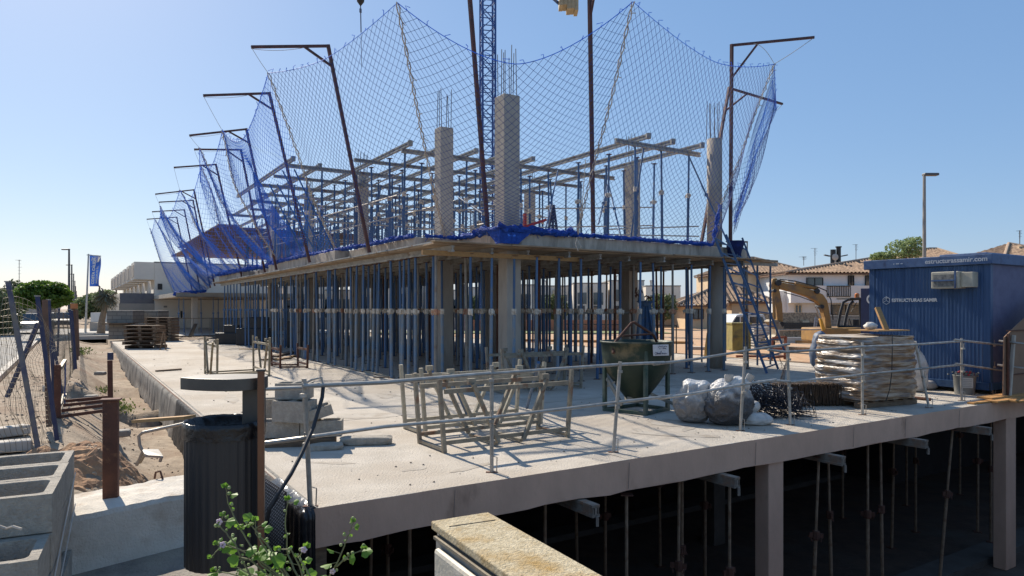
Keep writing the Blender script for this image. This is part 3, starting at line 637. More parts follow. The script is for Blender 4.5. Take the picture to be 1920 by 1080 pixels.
def qb(a, b, c, t): return a * ((1 - t) ** 2) + b * (2 * t * (1 - t)) + c * t * t
NETN = [0]
def net_panel(Pa, Pb, Ba, Bb, bottom, cell, label, r=.0038, sagT=.5, belly=.35, gather=.35, edge=True, dense_bottom=True, wob=.05, toff=Vector((0, 0, 0)), layers=0):
    """diamond net between two peaks and the slab edge; bottom = list of points from Ba to Bb"""
    bottom = [Ba] + bottom + [Bb]
    Lb = [0]
    for i in range(1, len(bottom)): Lb.append(Lb[-1] + (bottom[i] - bottom[i - 1]).length)
    def bt(s):
        x = s * Lb[-1]
        for i in range(1, len(bottom)):
            if x <= Lb[i] + 1e-9: return bottom[i - 1].lerp(bottom[i], (x - Lb[i - 1]) / max(1e-6, Lb[i] - Lb[i - 1]))
        return bottom[-1]
    up = Z
    def Fn(s, t):
        top = Pa.lerp(Pb, s) - Z * (sagT * (1 - abs(2 * s - 1) ** 1.6)) + toff * (4 * s * (1 - s))
        b = bt(s); p = b.lerp(top, t)
        k = 4 * t * (1 - t)
        e = 4 * s * (1 - s)
        nrm = (bottom[-1] - bottom[0]).cross(Z); nrm = nrm.normalized() if nrm.length > 0 else DV
        p = p - Z * (belly * k * (.35 + .65 * e))
        # gathered cloth runs into folds that leave the peaks
        q = noise.noise(Vector((s * 5 + NETN[0] * 3, t * 2.2, 1.7))) * wob + math.sin(s * 9 + t * 3) * wob * .5 * (1 - t)
        fold = math.sin(s * 26 + NETN[0]) * .05 * (1 - t) * (1 - t)
        p = p + nrm * (q * k * 2 + fold)
        return p
    W = ((Pb - Pa).length + Lb[-1]) / 2; Hh = ((Pa - Ba).length + (Pb - Bb).length) / 2 * 1.04
    N = max(6, int(W / cell)); Mm = max(8, int(Hh / cell))
    def wS(s):  # strands pulled toward the peaks near the top
        return s
    G = np.zeros((N + 1, Mm + 1, 3))
    for i in range(N + 1):
        for j in range(Mm + 1):
            t = j / Mm; s = i / N
            s2 = s - gather * .16 * math.sin(2 * math.pi * s) * (1 - t) * 0 + 0.0
            G[i, j] = Fn(s2, t)
    P = []; Q = []
    for i in range(N):
        for j in range(Mm):
            if (i + j) % 2 == 0: P.append(G[i, j]); Q.append(G[i + 1, j + 1])
            else: P.append(G[i + 1, j]); Q.append(G[i, j + 1])
    if layers:
        for L_ in range(layers):
            M2 = int(Mm * .55)
            for i in range(N):
                for j in range(M2):
                    o_ = np.array([0, 0, -.12 * (L_ + 1) * (j / M2) * 4 * (1 - j / M2)]) + np.array([DV.x, DV.y, 0]) * (.1 * (L_ + 1) + .12 * math.sin(i * .8 + L_ * 2 + j * .15)) * (1 - (1 - 2 * j / M2) ** 2)
                    sh = (i + 1 + L_) % N
                    if (i + j) % 2 == 0: P.append(G[i, j] + o_); Q.append(G[i + 1, j + 1] + o_)
                    else: P.append(G[i + 1, j] + o_); Q.append(G[i, j + 1] + o_)
    # head cord with the little knot tails
    t = empty("safety_net", (Ba + Bb) / 2, label, "safety net", "blue safety nets around the building")
    vs, fs = seg_mesh(P, Q, r); build_np(vs, fs, "netting", net_dark if r == .0042 else net_blue, t)
    mb = MB(); mb.tube([Vector(G[i, Mm]) for i in range(N + 1)], r * 1.9, 4)
    rr = random.Random(NETN[0])
    for i in range(2, N - 1, 4 if cell < .11 else 6):
        p = Vector(G[i, Mm]); mb.tube([p, p + Vector((rr.uniform(-.05, .05), 0, rr.uniform(.04, .1))), p + Vector((rr.uniform(-.1, .1), 0, rr.uniform(.04, .1)))], r * 1.6, 4)
    build(mb, "head_cord", net_blue, t)
    NETN[0] += 1
    return G
def whiterope(G_edge, label, r=.012, twist=True):
    pts = [Vector(p) for p in G_edge]; mb = MB(); rr = random.Random(len(pts))
    for ph in (0, math.pi):
        q = []
        for i, p in enumerate(pts):
            a = i * 1.1 + ph; q.append(p + Vector((math.cos(a) * .03, math.sin(a) * .03, 0)))
        mb.tube(q, r, 5)
    for i in range(1, len(pts) - 1, 3): mb.tube([pts[i], pts[i] + Vector((rr.uniform(-.12, .12), rr.uniform(-.1, .1), rr.uniform(-.12, 0)))], r * .7, 4)
    return tag(build(mb, "net_rope", rope_w), label, "rope", "pale ropes lacing the nets")
ze = 3.42
B0 = at(1350, 385, 18.95); B1 = S(7.05, 8.3, ze); B2 = S(9.1, 5.9, ze); B3 = S(13.6, 4.7, ze)
cornerS = S(7.0, 6.2, ze)
Gf = net_panel(P1, P0, B1, B0, [S(7.02, 10.4, ze), S(7.02, 12.0, ze), S(7.0, 12.9, ze + .02), S(7.0, 13.25, ze + .45)], .088, "front right blue net panel between the middle rope and the right corner peak", sagT=.55, belly=.3, r=.0042)
whiterope(Gf[0], "twisted pale rope down the middle of the front net")
whiterope(Gf[-1], "twisted pale rope falling from the right peak to the round column")
Gc = net_panel(P2, P1, B2, B1, [S(7.7, 6.1, ze), cornerS, S(7.02, 7.2, ze)], .088, "front corner blue net panel crossing before the crane and corner column", sagT=1.15, belly=.5, r=.0042)
whiterope(Gc[0], "twisted pale rope from the upper left peak to the slab notch")
B4 = S(20.5, 4.75, ze); B5 = S(23.5, 5.2, ze); B6 = S(26.2, 5.0, ze); B7 = S(29, 4.7, ze); B8 = S(33, 4.7, ze); B9 = S(45, 5.5, 2.72); B10 = S(45.3, 4.05, 2.6)
Ga = net_panel(P3, P2, B3, B2, [S(13.6, 5.1, ze), S(11.5, 5.1, ze), S(9.4, 5.1, ze)], .088, "wide left front blue net panel rising to the upper left peak", sagT=.35, belly=.45, r=.0042)
whiterope(Ga[0], "twisted pale rope behind the largest left gallows post")
Bs = [B3, B4, B5, B6, B7, B8, S(40, 5.4, 2.9), B9, B10]
names = ["second", "third", "fourth", "fifth", "sixth", "seventh", "eighth", "last and farthest"]
for i in range(8):
    bot = []
    if i == 0: bot = [S(16, 4.72, ze), S(18.5, 4.72, ze)]
    Gx = net_panel(PK[i + 1], PK[i], Bs[i + 1], Bs[i], bot, .095 if i < 2 else .11, names[i] + " blue net panel along the left side, counted from the front", sagT=.9 if i < 5 else .5, belly=.55, r=.0044 if i < 2 else .0054, wob=.2, layers=0 if i < 4 else 1)
    whiterope(Gx[0], "pale rope at the far edge of the %s left net panel" % names[i], r=.014)
# right side panel, wraps the corner; seen edge on
Gr = net_panel(P0, Pm1, B0 + Vector((.25, .1, .1)), at(1374, 402, 21.5), [at(1378, 440, 20.2)], .085, "right side net panel seen nearly edge on beside the corner post", sagT=.15, belly=.2, r=.0042, wob=.1)
Gq = net_panel(at(1448, 150, 19.0), at(1455, 207, 21.5), at(1376, 425, 19.6), at(1380, 405, 20.8), [], .085, "bunched free end of the right net, falling as a blue curtain", sagT=0.05, belly=-.15, r=.0045, wob=.1)
# bunched net along the slab edge
def bunch(pts, label, r=.07, seed=0):
    """crumpled roll of netting"""
    rr = random.Random(seed); path = []
    for i in range(len(pts) - 1):
        a, b = Vector(pts[i]), Vector(pts[i + 1]); n = max(2, int((b - a).length / .12))
        for k in range(n): path.append(a.lerp(b, k / n))
    path.append(Vector(pts[-1])); mb = MB()
    for s in range(5):
        q = [p + Vector((rr.gauss(0, r * .45), rr.gauss(0, r * .45), abs(rr.gauss(0, r * .4)) - .02)) for p in path]; rs = [rr.uniform(.25, .7) * r for _ in q]
        mb.tube(q, r, 6, rs=rs)
    for s in range(int(len(path) * 2.2)):
        p = rr.choice(path); q = p + Vector((rr.gauss(0, .12), rr.gauss(0, .1), rr.gauss(0, .06))); mb.tube([p, p.lerp(q, .5) + Z * .04, q], .007, 4)
    return tag(build(mb, "bunched_net", net_bunch), label, "net bunch", "bunched net along the slab edges")
bunch([S(7.05, 8.3, ze), S(7.02, 10.4, ze), S(7.02, 12.0, ze), S(7.0, 12.9, ze), B0], "blue bunched net along the right front slab edge up to the round column", .065, 1)
bunch([S(9.1, 6.3, ze), S(7.7, 6.28, ze), cornerS, S(7.02, 7.3, ze), S(7.05, 8.3, ze)], "thick blue net bunch on the front slab corner", .12, 2)
bunch([S(9.15, 6.3, ze), S(9.1, 5.4, ze)], "small blue net bunch on the slab notch beside the upper column", .06, 9)
bunch([S(9.3, 5.1, ze), S(11.5, 5.08, ze), S(13.8, 4.95, ze), S(17, 4.7, ze), S(20.5, 4.7, ze)], "long blue net bunch on the left slab edge", .075, 3)
bunch([S(20.5, 4.7, ze), S(23.5, 5.1, ze), S(27, 4.8, ze), S(30, 4.7, ze), S(33, 4.7, ze)], "far blue net bunch on the left slab edge", .12, 4)
bunch([S(44.6, 5.9, 2.8), S(44.6, 5, 2.72), S(44.8, 4.0, 2.6)], "blue net bunch hanging on the far low slab", .16, 5)
mb = MB()  # hanging flap of net at the corner of the slab
def flap(a, b):
    s = (a - .5) * 1.3 * (1 - b * .75); c = S(7.02, 6.45 + max(0, s), 0) if s > 0 else S(7.02 - s, 6.22, 0)
    c = c - DU * (.05 if s > 0 else 0) - DV * (.05 if s <= 0 else 0); c.z = 3.5 - b * .38; return c + Vector((noise.noise(Vector((a * 9, b * 9, 2))) * .03, 0, 0))
mb.grid(flap, 26, 12); tag(build(mb, "net_flap", net_bunch, smooth=True), "triangular flap of blue net hanging over the front slab corner", "net flap")
# dark wrapped bundle at the right corner
mb = MB()
def bund(a, b):
    t = a * 2 * math.pi; r = .2 + .05 * noise.noise(Vector((math.cos(t) * 2, math.sin(t) * 2, b * 4))) ; r *= (.75 + .5 * b); c = at(1378, 486 - b * 34, 19.1)
    return c + Vector((math.cos(t) * r, math.sin(t) * r, 0))
mb.grid(bund, 20, 10, closed_u=True); tag(build(mb, "net_bundle", mat("navy_net_bundle", (.008, .02, .12), (.006, .014, .07), 20, .9, bump=.8, bscale=30), smooth=True), "navy net bundle tied around the right slab corner above the blue stair", "net bundle")
# loose rope ends
for k, (pts, lb) in enumerate((([(1082, 445, 15.3), (1079, 458, 15.2), (1084, 470, 15.1), (1090, 462, 15.1), (1082, 448, 15.2)], "loop of pale rope dangling over the middle of the front slab edge"),
                              ([(1098, 300, 14.4), (1092, 380, 14.9), (1084, 440, 15.3)], "loose pale rope end hanging right of the middle net rope"),
                              ([(913, 436, 15.6), (915, 460, 15.6)], "pale rope end on the left face of the front slab corner"),
                              ([(1350, 385, 18.8), (1351, 420, 18.8), (1349, 455, 18.8)], "pale string hanging down the round upper column"))):
    mb = MB(); mb.tube([at(*p) for p in pts], .008, 5); tag(build(mb, "rope_end", rope_w), lb, "rope")

# ================================================================ CRANE
cr = empty("tower_crane", at(914, 560, 55) - Z * 2.4, "blue lattice tower crane mast standing behind the building, counterweights overhead", "crane")
def lattice(mb, c, z0, z1, w, step, r=.04):
    k = w / 2; cs = [(-k, -k), (k, -k), (k, k), (-k, k)]
    for a, b in cs: mb.bar(c + Vector((a, b, z0)), c + Vector((a, b, z1)), .11, .11)
    z = z0; f = 0
    while z < z1 - .01:
        for i in range(4):
            a = cs[i]; b = cs[(i + 1) % 4]; mb.bar(c + Vector((a[0], a[1], z)), c + Vector((b[0], b[1], z)), .06, .06)
            p, q = (a, b) if f % 2 else (b, a); mb.bar(c + Vector((p[0], p[1], z)), c + Vector((q[0], q[1], z + step)), .06, .06)
        z += step; f += 1
cc = at(914.5, 578, 55); cc.z = 0; mb = MB()
RC = Matrix.Rotation(R(14), 4, 'Z'); lattice(mb, Vector((0, 0, 0)), 0, 32, 1.02, 1.0)
mb.v = [tuple((RC @ Vector(p)) + cc) for p in mb.v]; crane_blue = mat("crane_blue_paint", (.015, .06, .24), (.02, .08, .28), 3, .5); build(mb, "mast", crane_blue, cr)
jd = Vector((.485, .875, 0)); top = cc + Z * 31.6; side = Vector((-jd.y, jd.x, 0))
mb = MB(); mb.box(cc + Z * 31.9, (1.6, 1.6, .8)); mb.tube([cc + Z * 32, cc + Z * 37], .3, 8, rs=[.7, .1]); build(mb, "slewing_unit", crane_blue, cr)
mb = MB()
for s in (-.55, .55): mb.bar(top + side * s, top + side * s + jd * 15, .16, .22)
for k in range(16): mb.bar(top + side * .55 + jd * k, top - side * .55 + jd * k, .08, .08)
build(mb, "counter_jib", crane_blue, cr)
cw = at(1066, -6, 67); mb = MB()
for k in range(5): mb.box(cw + Vector((-.75 + k * .38, .15 * k, .35 + .1 * (k % 2))), (.36, 1.5, 2.9 + (.45 if k > 1 else 0)))
build(mb, "counterweight", mat("counterweight_concrete", (.45, .37, .24), (.38, .31, .2), 3, .9), cr)
mb = MB(); mb.box(cw + Vector((.05, 0, 1.3)), (3.4, 2.2, .16), Matrix.Rotation(.12, 3, 'Y')); build(mb, "counterweight_platform", mat("platform_dark", (.03, .035, .05)), cr)
mb = MB()
for s in (-.4, .4): mb.bar(top + side * s, top + side * s - jd * 22, .1, .12)
mb.bar(top + Z * .9, top + Z * .9 - jd * 22, .12, .12)
for k in range(22):
    for s in (-.4, .4): mb.bar(top + side * s - jd * k, top + Z * .9 - jd * (k + .5), .05, .05); mb.bar(top + Z * .9 - jd * (k + .5), top + side * s - jd * (k + 1), .05, .05)
build(mb, "jib", crane_blue, cr)
hk = at(676, 3, 42); mb = MB(); mb.tube([hk + Z * 4, hk + Z * .1], .04, 6); mb.lathe(hk - Z * .25, [(.04, 0), (.22, .25), (.24, .4), (.1, .55)], 12); build(mb, "hook_block", black_m, cr)
mb = MB(); mb.tube([hk - Z * .2, at(677, 60, 42)], .035, 6); mb.box(at(676, 20, 42), (.12, .12, .22)); mb.tube([at(677, 60, 42), at(678, 125, 42)], .016, 5); build(mb, "hoist_chain", mat("chain_blue_grey", (.12, .14, .2)), cr)
# ================================================================ GUARD RAIL on the near slab edge
posts = [((582, 950), (570, 710), "corner"), ((922, 886), (922, 685), ""), ((1150, 848), (1163, 678), ""), ((1388, 808), (1398, 650), ""), ((1482, 797), (1476, 650), ""),
         ((1617, 778), (1617, 642), ""), ((1742, 765), (1716, 640), ""), ((1803, 751), (1803, 634), ""), ((1861, 739), (1860, 634), ""), ((1912, 742), (1909, 632), "")]
plab = ["leaning guard rail post at the left corner of the slab beside the block pile", "guard rail post standing in front of the nearest grey rack", "slightly leaning guard rail post in front of the green bucket",
        "guard rail post in front of the filled plastic sacks", "guard rail post in front of the stirrup heap", "guard rail post in front of the plastic wrapped pallet", "guard rail post leaning left beside the wrapped pallet",
        "guard rail post left of the grey pail", "guard rail post right of the grey pail before the plywood", "rearmost guard rail post at the right edge before the plywood"]
PB = []
for (b, t, _), lb in zip(posts, plab):
    p = gp(*b); Yp = p.y; q = at(t[0], t[1], Yp); PB.append((p, q))
    e = empty("guardrail_post", p, lb, "rail post", "guard rail posts")
    mb = MB(); mb.tube([p, q], .021, 10); build(mb, "upright", steel_galv, e)
    d = (q - p).normalized(); mb = MB()
    for h in (.56, .98):
        mb = MB(); c = p + d * h; mb.tube([c - Vector((.0, .06, 0)), c - Vector((0, .07, .0)) + Z * .09], .006, 5); mb.box(c - Vector((0, .035, .02)), (.05, .06, .03)); build(mb, "rail_bracket", steel_galv, e)
    mb = MB(); mb.tube([p + Vector((.05, -.01, 0)), p + Vector((.055, -.01, .16)), p + Vector((.02, -.01, .17))], .006, 5)
    build(mb, "hook", steel_galv, e); mb = MB(); mb.box(p + Z * .004, (.12, .05, .008)); build(mb, "foot_clip", steel_rust, e)
def Ymix(x):
    xs = [posts[i][0][0] for i in range(9)]; ys = [PB[i][0].y for i in range(9)]
    return float(np.interp(x, xs, ys))
def rail(pts, label, r=.018):
    mb = MB(); P_ = [at(x, y, (Y_ if len(q) > 2 else Ymix(x)) - .05) for q in pts for x, y, Y_ in [(q[0], q[1], q[2] if len(q) > 2 else 0)]]
    P2_ = [P_[0]]
    mb.tube(P_, r, 8, rs=None); o = build(mb, "guardrail_tube", steel_galv); return tag(o, label, "rail tube", "guard rail tubes")
rail([(496, 729, 5.8), (566, 727)], "short upper rail tube behind the litter bin"); rail([(567, 724), (720, 717), (921, 700)], "upper rail tube from the corner post to the rack", .021)
rail([(880, 704), (1037, 692), (1167, 683), (1245, 679.5)], "upper rail tube before the green bucket"); rail([(1225, 683), (1300, 674), (1396, 658), (1480, 645)], "upper rail tube passing the plastic sacks")
rail([(1440, 656), (1475, 660), (1612, 651), (1625, 650)], "upper rail tube before the wrapped pallet"); rail([(1590, 651), (1716, 646), (1802, 640)], "upper rail tube between wrapped pallet and container")
rail([(1790, 637), (1860, 645), (1935, 653)], "upper rail tube at the right edge, turning away", .02)
rail([(1873, 639, 13.2), (1960, 650, 12.6)], "second upper rail tube close to the plywood at the right edge", .02)
rail([(497, 831, 6.0), (566, 822), (590, 818)], "short lower rail tube behind the litter bin", .02); rail([(575, 820), (720, 800), (931, 782)], "lower rail tube from the corner post to the rack")
rail([(890, 786), (1080, 764), (1158, 754), (1260, 742)], "lower rail tube before the green bucket"); rail([(1235, 747), (1300, 738), (1392, 721), (1455, 712)], "lower rail tube passing the plastic sacks", .02)
rail([(1450, 713), (1484, 716), (1614, 703)], "lower rail tube before the wrapped pallet"); rail([(1600, 704), (1729, 691), (1803, 684)], "lower rail tube between pallet and container"); rail([(1792, 682), (1860, 692), (1935, 702)], "lower rail tube at the right edge", .019)
rail([(1870, 684, 13.2), (1905, 689, 13.0), (1960, 695, 12.6)], "second lower rail tube close to the plywood", .02)

# ================================================================ STEEL RACKS
def rack(name, label, origin, ax, ay, L, W, Hh, m=steel_worn, vlegs=True, th=.046, two=True, tilt=0.0):
    """two upright frames along ax joined by bottom beams along ay"""
    o = Vector(origin); ax = Vector(ax).normalized(); ay = Vector(ay).normalized()
    t = empty(name, o, label, "rack", "steel trestle racks on the slab")
    for s in (0, 1):
        b = o + ay * (W * s); up = Z + ax * 0 + ay * tilt * (1 if s else -1)
        for e in (0, 1):
            sgn = -1 if e == 0 else 1
            mb = MB(); mb.bar(b + ax * (L * e), b + ax * (L * e + sgn * .07) + up * (Hh + .05), th, th, up=ax); build(mb, "leg", m, t)
        mb = MB(); mb.bar(b + up * (Hh * .86), b + ax * L + up * (Hh * .86), th * .8, th * 1.2); build(mb, "top_rail", m, t)
        mb = MB(); mb.bar(b + up * .12, b + ax * L + up * .12, th * .8, th); build(mb, "bottom_rail", m, t)
        if vlegs:
            for (f0, f1) in ((.2, .4), (.8, .6)):
                mb = MB(); mb.bar(b + ax * (L * f0) + up * (Hh * .95) - ay * .04 * (1 - 2 * s), b + ax * (L * f1) + up * .06 - ay * .04 * (1 - 2 * s), th, th); build(mb, "slanted_strut", m, t)
                mb = MB(); c = b + ax * (L * f0) + up * (Hh * .98); mb.bar(c - ax * .05, c + ax * .05, th * 1.1, .07); build(mb, "strut_bracket", m, t)
    for f in ((0, .4, .6, 1) if vlegs else (0, 1)):
        mb = MB(); mb.bar(o + ax * (L * f) + Z * .04, o + ax * (L * f) + ay * W + Z * .04, th, th * .8); build(mb, "cross_beam", m, t)
    return t
rack("steel_rack", "large grey trestle rack in the sun nearest the guard rail", S(1.42, 1.98, 0), DV, DU, 1.8, .68, .84)
rack("steel_rack", "second pale grey trestle rack close behind the nearest one", S(2.5, 2.25, 0), DV, DU, 1.85, .66, .86, m=mat("pale_worn_steel", (.42, .39, .31), (.3, .27, .21), 9, .7, .2, c3=(.2, .13, .08), scale3=6, stops3=(.6, .72)))
rack("steel_rack", "trestle rack in the shade at the foot of the front corner column", S(5.75, 5.5, 0), DV, DU, 1.9, .6, .86)
A_ = gp(407, 712); rack("steel_rack", "left pair of trestle frames standing end on far out on the sunny slab", A_, DU, DV * .9 + DU * .12, 1.75, 1.25, .92, m=mat("khaki_steel", (.3, .27, .2), (.22, .19, .13), 7, .7, .3, c3=(.16, .1, .06), scale3=5))
A_ = gp(525, 691); rack("steel_rack", "small rusty open frame on the slab before the left prop row", A_, DU, Vector((.98, .1, 0)), .95, .75, .62, m=steel_rust, vlegs=False, th=.05)
mb = MB(); mb.tube([gp(988, 770) + Z * .05, at(1010, 680, 9.6)], .026, 8); tag(build(mb, "steel_tube", blue_steel), "bright blue tube leaning inside the second pale rack", "tube")
mb = MB(); mb.tube([at(851, 720, 9.7), gp(875, 775, .15)], .024, 8); tag(build(mb, "steel_tube", blue_steel), "blue green tube leaning at the left inside the second pale rack", "tube")

# planks and scraps on the slab
def plank(x0, y0, x1, y1, w, h, label, m=wood_old, name="plank", z=0.0):
    a, b = gp(x0, y0, z), gp(x1, y1, z); mb = MB(); mb.bar(a + Z * h / 2, b + Z * (h / 2 + .01), w, h); return tag(build(mb, name, m, bevel=.003), label, "plank", "planks lying on the slab")
plank(292, 697, 340, 694, .08, .04, "dark board lying alone on the sunny slab left"); plank(450, 655, 503, 656, .12, .03, "thin board before the left prop row", wood_fresh); plank(490, 676, 545, 673, .2, .05, "grey board lying left of the rusty frame")
plank(512, 670, 552, 661, .3, .06, "planks piled inside the rusty frame, upper"); plank(520, 676, 556, 668, .16, .05, "planks piled inside the rusty frame, lower", wood_fresh)
plank(700, 709, 735, 708, .05, .02, "small stick by the first sunlit prop"); plank(605, 680, 735, 709, .05, .03, "long batten along the feet of the left prop row", mat("pale_batten", (.42, .36, .27), (.32, .27, .2), 5)); plank(400, 634, 430, 634, .1, .04, "dark plank at the far end of the left prop row", steel_rust)
# concrete lumps at the block pile
mb = MB()
def lump(c, sx, sy, sz, seed, rot):
    def f(a, b):
        t = a * 2 * math.pi; ph = (b - .5) * math.pi; d = Vector((math.cos(t) * math.cos(ph), math.sin(t) * math.cos(ph), math.sin(ph)))
        d = Vector([math.copysign(abs(q) ** .45, q) for q in d]); r = 1 + .14 * noise.noise(d * 2 + Vector((seed, 0, 0)))
        return c + Matrix.Rotation(rot, 3, 'Z') @ Vector((d.x * sx * r, d.y * sy * r, d.z * sz * r))
    return f
mb.grid(lump(gp(687, 833) + Z * .05, .32, .11, .055, 3, .12), 28, 14, True); tag(build(mb, "concrete_lump", block_m), "long broken strip of concrete on the slab right of the block pile", "concrete lump")
mb = MB(); mb.grid(lump(gp(612, 842) + Z * .03, .2, .12, .04, 7, .2), 24, 12, True); tag(build(mb, "concrete_lump", block_m), "flat lump of concrete in front of the block pile", "concrete lump")

# ================================================================ HOLLOW BLOCKS
def hollow_block(mb, o, ax, ay, L, W, Hh, cells=2, wall=.03, axz=Z):
    """open topped hollow block: o is one bottom corner"""
    ax = Vector(ax); ay = Vector(ay); az = Vector(axz); o = Vector(o)
    cell = (L - wall * (cells + 1)) / cells
    def ring(x0, x1, y0, y1, c, z, n=3):
        pts = []
        for cx, cy, a0 in ((x1 - c, y1 - c, 0), (x0 + c, y1 - c, 90), (x0 + c, y0 + c, 180), (x1 - c, y0 + c, 270)):
            for k in range(n + 1): a = R(a0 + 90 * k / n); pts.append(o + ax * (cx + c * math.cos(a)) + ay * (cy + c * math.sin(a)) + az * z)
        return pts
    # outer shell
    out = [o, o + ax * L, o + ax * L + ay * W, o + ay * W]
    mb.add(out + [p + az * Hh for p in out], [(0, 1, 5, 4), (1, 2, 6, 5), (2, 3, 7, 6), (3, 0, 4, 7), (3, 2, 1, 0)])
    for c in range(cells):
        x0 = wall + c * (cell + wall); x1 = x0 + cell
        X0 = 0 if c == 0 else x0 - wall / 2; X1 = L if c == cells - 1 else x1 + wall / 2
        top = ring(x0, x1, wall, W - wall, .035, Hh); bot = ring(x0 + .006, x1 - .006, wall + .006, W - wall - .006, .035, .03); n = len(top)
        corners = [o + ax * X1 + ay * W + az * Hh, o + ax * X0 + ay * W + az * Hh, o + ax * X0 + az * Hh, o + ax * X1 + az * Hh]
        k = len(mb.v); mb.v += [tuple(p) for p in top + bot + corners]
        for i in range(n): mb.f.append((k + i, k + (i + 1) % n, k + n + (i + 1) % n, k + n + i))
        mb.f.append(tuple(k + n + i for i in range(n)))
        q = n // 4
        for s in range(4):
            cn = k + 2 * n + s
            for i in range(q - 1): mb.f.append((cn, k + s * q + i + 1, k + s * q + i))
            nx = (s + 1) % 4; mb.f.append((cn, k + 2 * n + nx, k + (nx * q) % n, k + s * q + q - 1))
BA = Vector((-2.89, 4.58, 0)); bd = Vector((.461, -.887, 0)); bl = Vector((-.887, -.461, 0))
bp = empty("block_pallet", BA, "strapped stack of grey hollow concrete blocks in the near left corner, upper courses stepped back", "block stack")
for lv, (zt, n0, n1) in enumerate(((.765, 0, 3), (.565, 3, 4), (.565, 0, 3), (.365, 4, 5), (.365, 2, 4), (.165, 0, 6))):
    for i in range(n0, n1):
        for j in range(3):
            if lv in (2, 4) and (j > 0): continue
            mb = MB(); jit = random.Random(i * 7 + j + lv).uniform(-.006, .006)
            hollow_block(mb, BA + bd * (i * .408 + .002) + bl * (j * .445 + .002 + jit) + Z * (zt - .198), bd, bl, .4, .44, .195, 1, .045)
            build(mb, "concrete_block", block_m, bp, bevel=.004)
for i in range(3): # back half of the long front face: blocks continue left
    pass
mb = MB()
for zc in ((.63, .46), (.43, .3)):
    a = BA + bl * (-.008) + Z * zc[0] + bd * .1; b = BA + bd * 1.3 + bl * (-.01) + Z * (zc[1] - .16); mb.bar(a, b, .004, .012)
build(mb, "packing_strap", mat("white_plastic_strap", (.6, .58, .55), (.5, .48, .45), 9, .4), bp)
mb = MB(); mb.tube([at(-5, 985, 3.2), at(12, 991, 3.2), at(24, 987, 3.18), at(40, 992, 3.15)], .006, 5); build(mb, "loose_strap_end", rope_w, bp)

# small block pile behind the bin
def blk(x, y, z, rot, label, tilt=None, L=.4, W=.2, Hh=.2, cells=2):
    p = gp(x, y, z) if y > 600 else None; mb = MB(); ax = Vector((math.cos(rot), math.sin(rot), 0)); ay = Vector((-math.sin(rot), math.cos(rot), 0)); az = Z
    if tilt: q = Matrix.Rotation(tilt[0], 3, 'X') @ Matrix.Rotation(tilt[1], 3, 'Y'); ax = q @ ax; ay = q @ ay; az = q @ az
    hollow_block(mb, p, ax, ay, L, W, Hh, cells, .028, az); return tag(build(mb, "concrete_block", block_m, bevel=.004), label, "block", "hollow blocks piled on the slab")
bx = gp(512, 822); 
def blkw(p, rot, label, tilt=None, **k):
    mb = MB(); ax = Vector((math.cos(rot), math.sin(rot), 0)); ay = Vector((-math.sin(rot), math.cos(rot), 0)); az = Z
    if tilt: q = Matrix.Rotation(tilt[0], 3, 'X') @ Matrix.Rotation(tilt[1], 3, 'Y'); ax = q @ ax; ay = q @ ay; az = q @ az
    hollow_block(mb, p, ax, ay, k.get('L', .5), k.get('W', .24), k.get('H', .2), 2, .028, az); return tag(build(mb, "concrete_block", block_m, bevel=.004), label, "block", "hollow blocks piled on the slab")
bx = gp(470, 838); g0 = Vector((bx.x, bx.y, 0))
mb = MB(); mb.box(g0 + Vector((.52, .12, .05)), (.95, .3, .09), Matrix.Rotation(.14, 3, 'Z')); tag(build(mb, "wooden_skid", wood_old), "dark wooden base under the small block pile", "pallet")
blkw(g0 + Vector((.08, .0, .1)), .14, "bottom left block of the small pile beside the bin"); blkw(g0 + Vector((.585, .07, .1)), .14, "bottom right block of the small pile, below the tilted block")
blkw(g0 + Vector((.25, .02, .302)), -.25, "middle block of the small pile, corner toward the camera", L=.45, W=.3, H=.26)
blkw(g0 + Vector((.0, .25, .302)), .3, "grey block half hidden behind the middle block of the pile", H=.24)
blkw(g0 + Vector((.26, .1, .566)), .05, "topmost block of the small pile, open top", L=.42, W=.26, H=.2)
blkw(g0 + Vector((.72, .02, .302)), .35, "tilted half block at the right end of the small pile", (.15, -.25), L=.3, H=.13)

# ================================================================ WHITE CONCRETE BARRIER, RUSTY POST
fl = gp(145, 1076); frr = gp(355, 1022); d = (frr - fl).normalized(); nn = Vector((-d.y, d.x, 0))
a0 = fl - d * .5; mb = MB(); Lb_ = (frr - fl).length + .95
def bar_face(u, v):                                  # rounded lumpy block
    return None
NB = 90; prof = [(0.0, 0.0), (.006, .08), (.012, .16), (.016, .25), (.02, .335), (.035, .365), (.12, .37), (.21, .375), (.3, .372), (.4, .376), (.5, .37), (.6, .368), (.64, .33), (.66, 0)]
for i in range(NB + 1):
    s = i / NB * Lb_
    for k, (py, pz) in enumerate(prof):
        q = a0 + d * s + nn * py + Z * pz; n_ = noise.noise(q * 4) * .009 + noise.noise(q * 17) * .008
        mb.v.append(tuple(q + nn * (-n_ * .6 if 0 < k < 5 else 0) + Z * (n_ if k >= 4 and k < 13 else 0)))
K = len(prof)
for i in range(NB):
    for k in range(K - 1): a = i * K + k; mb.f.append((a, a + K, a + K + 1, a + 1))
mb.f.append(tuple(range(K))); mb.f.append(tuple(NB * K + k for k in range(K - 1, -1, -1)))
bar = empty("concrete_barrier", a0, "long whitish concrete block lying on the pavement, chipped and stained", "concrete barrier")
build(mb, "block_body", mat("whitewashed_concrete", (.62, .59, .54), (.5, .47, .42), 3, .92, bump=.55, bscale=60, c3=(.36, .28, .21), scale3=3.5, stops3=(.52, .72), detail=12), bar)
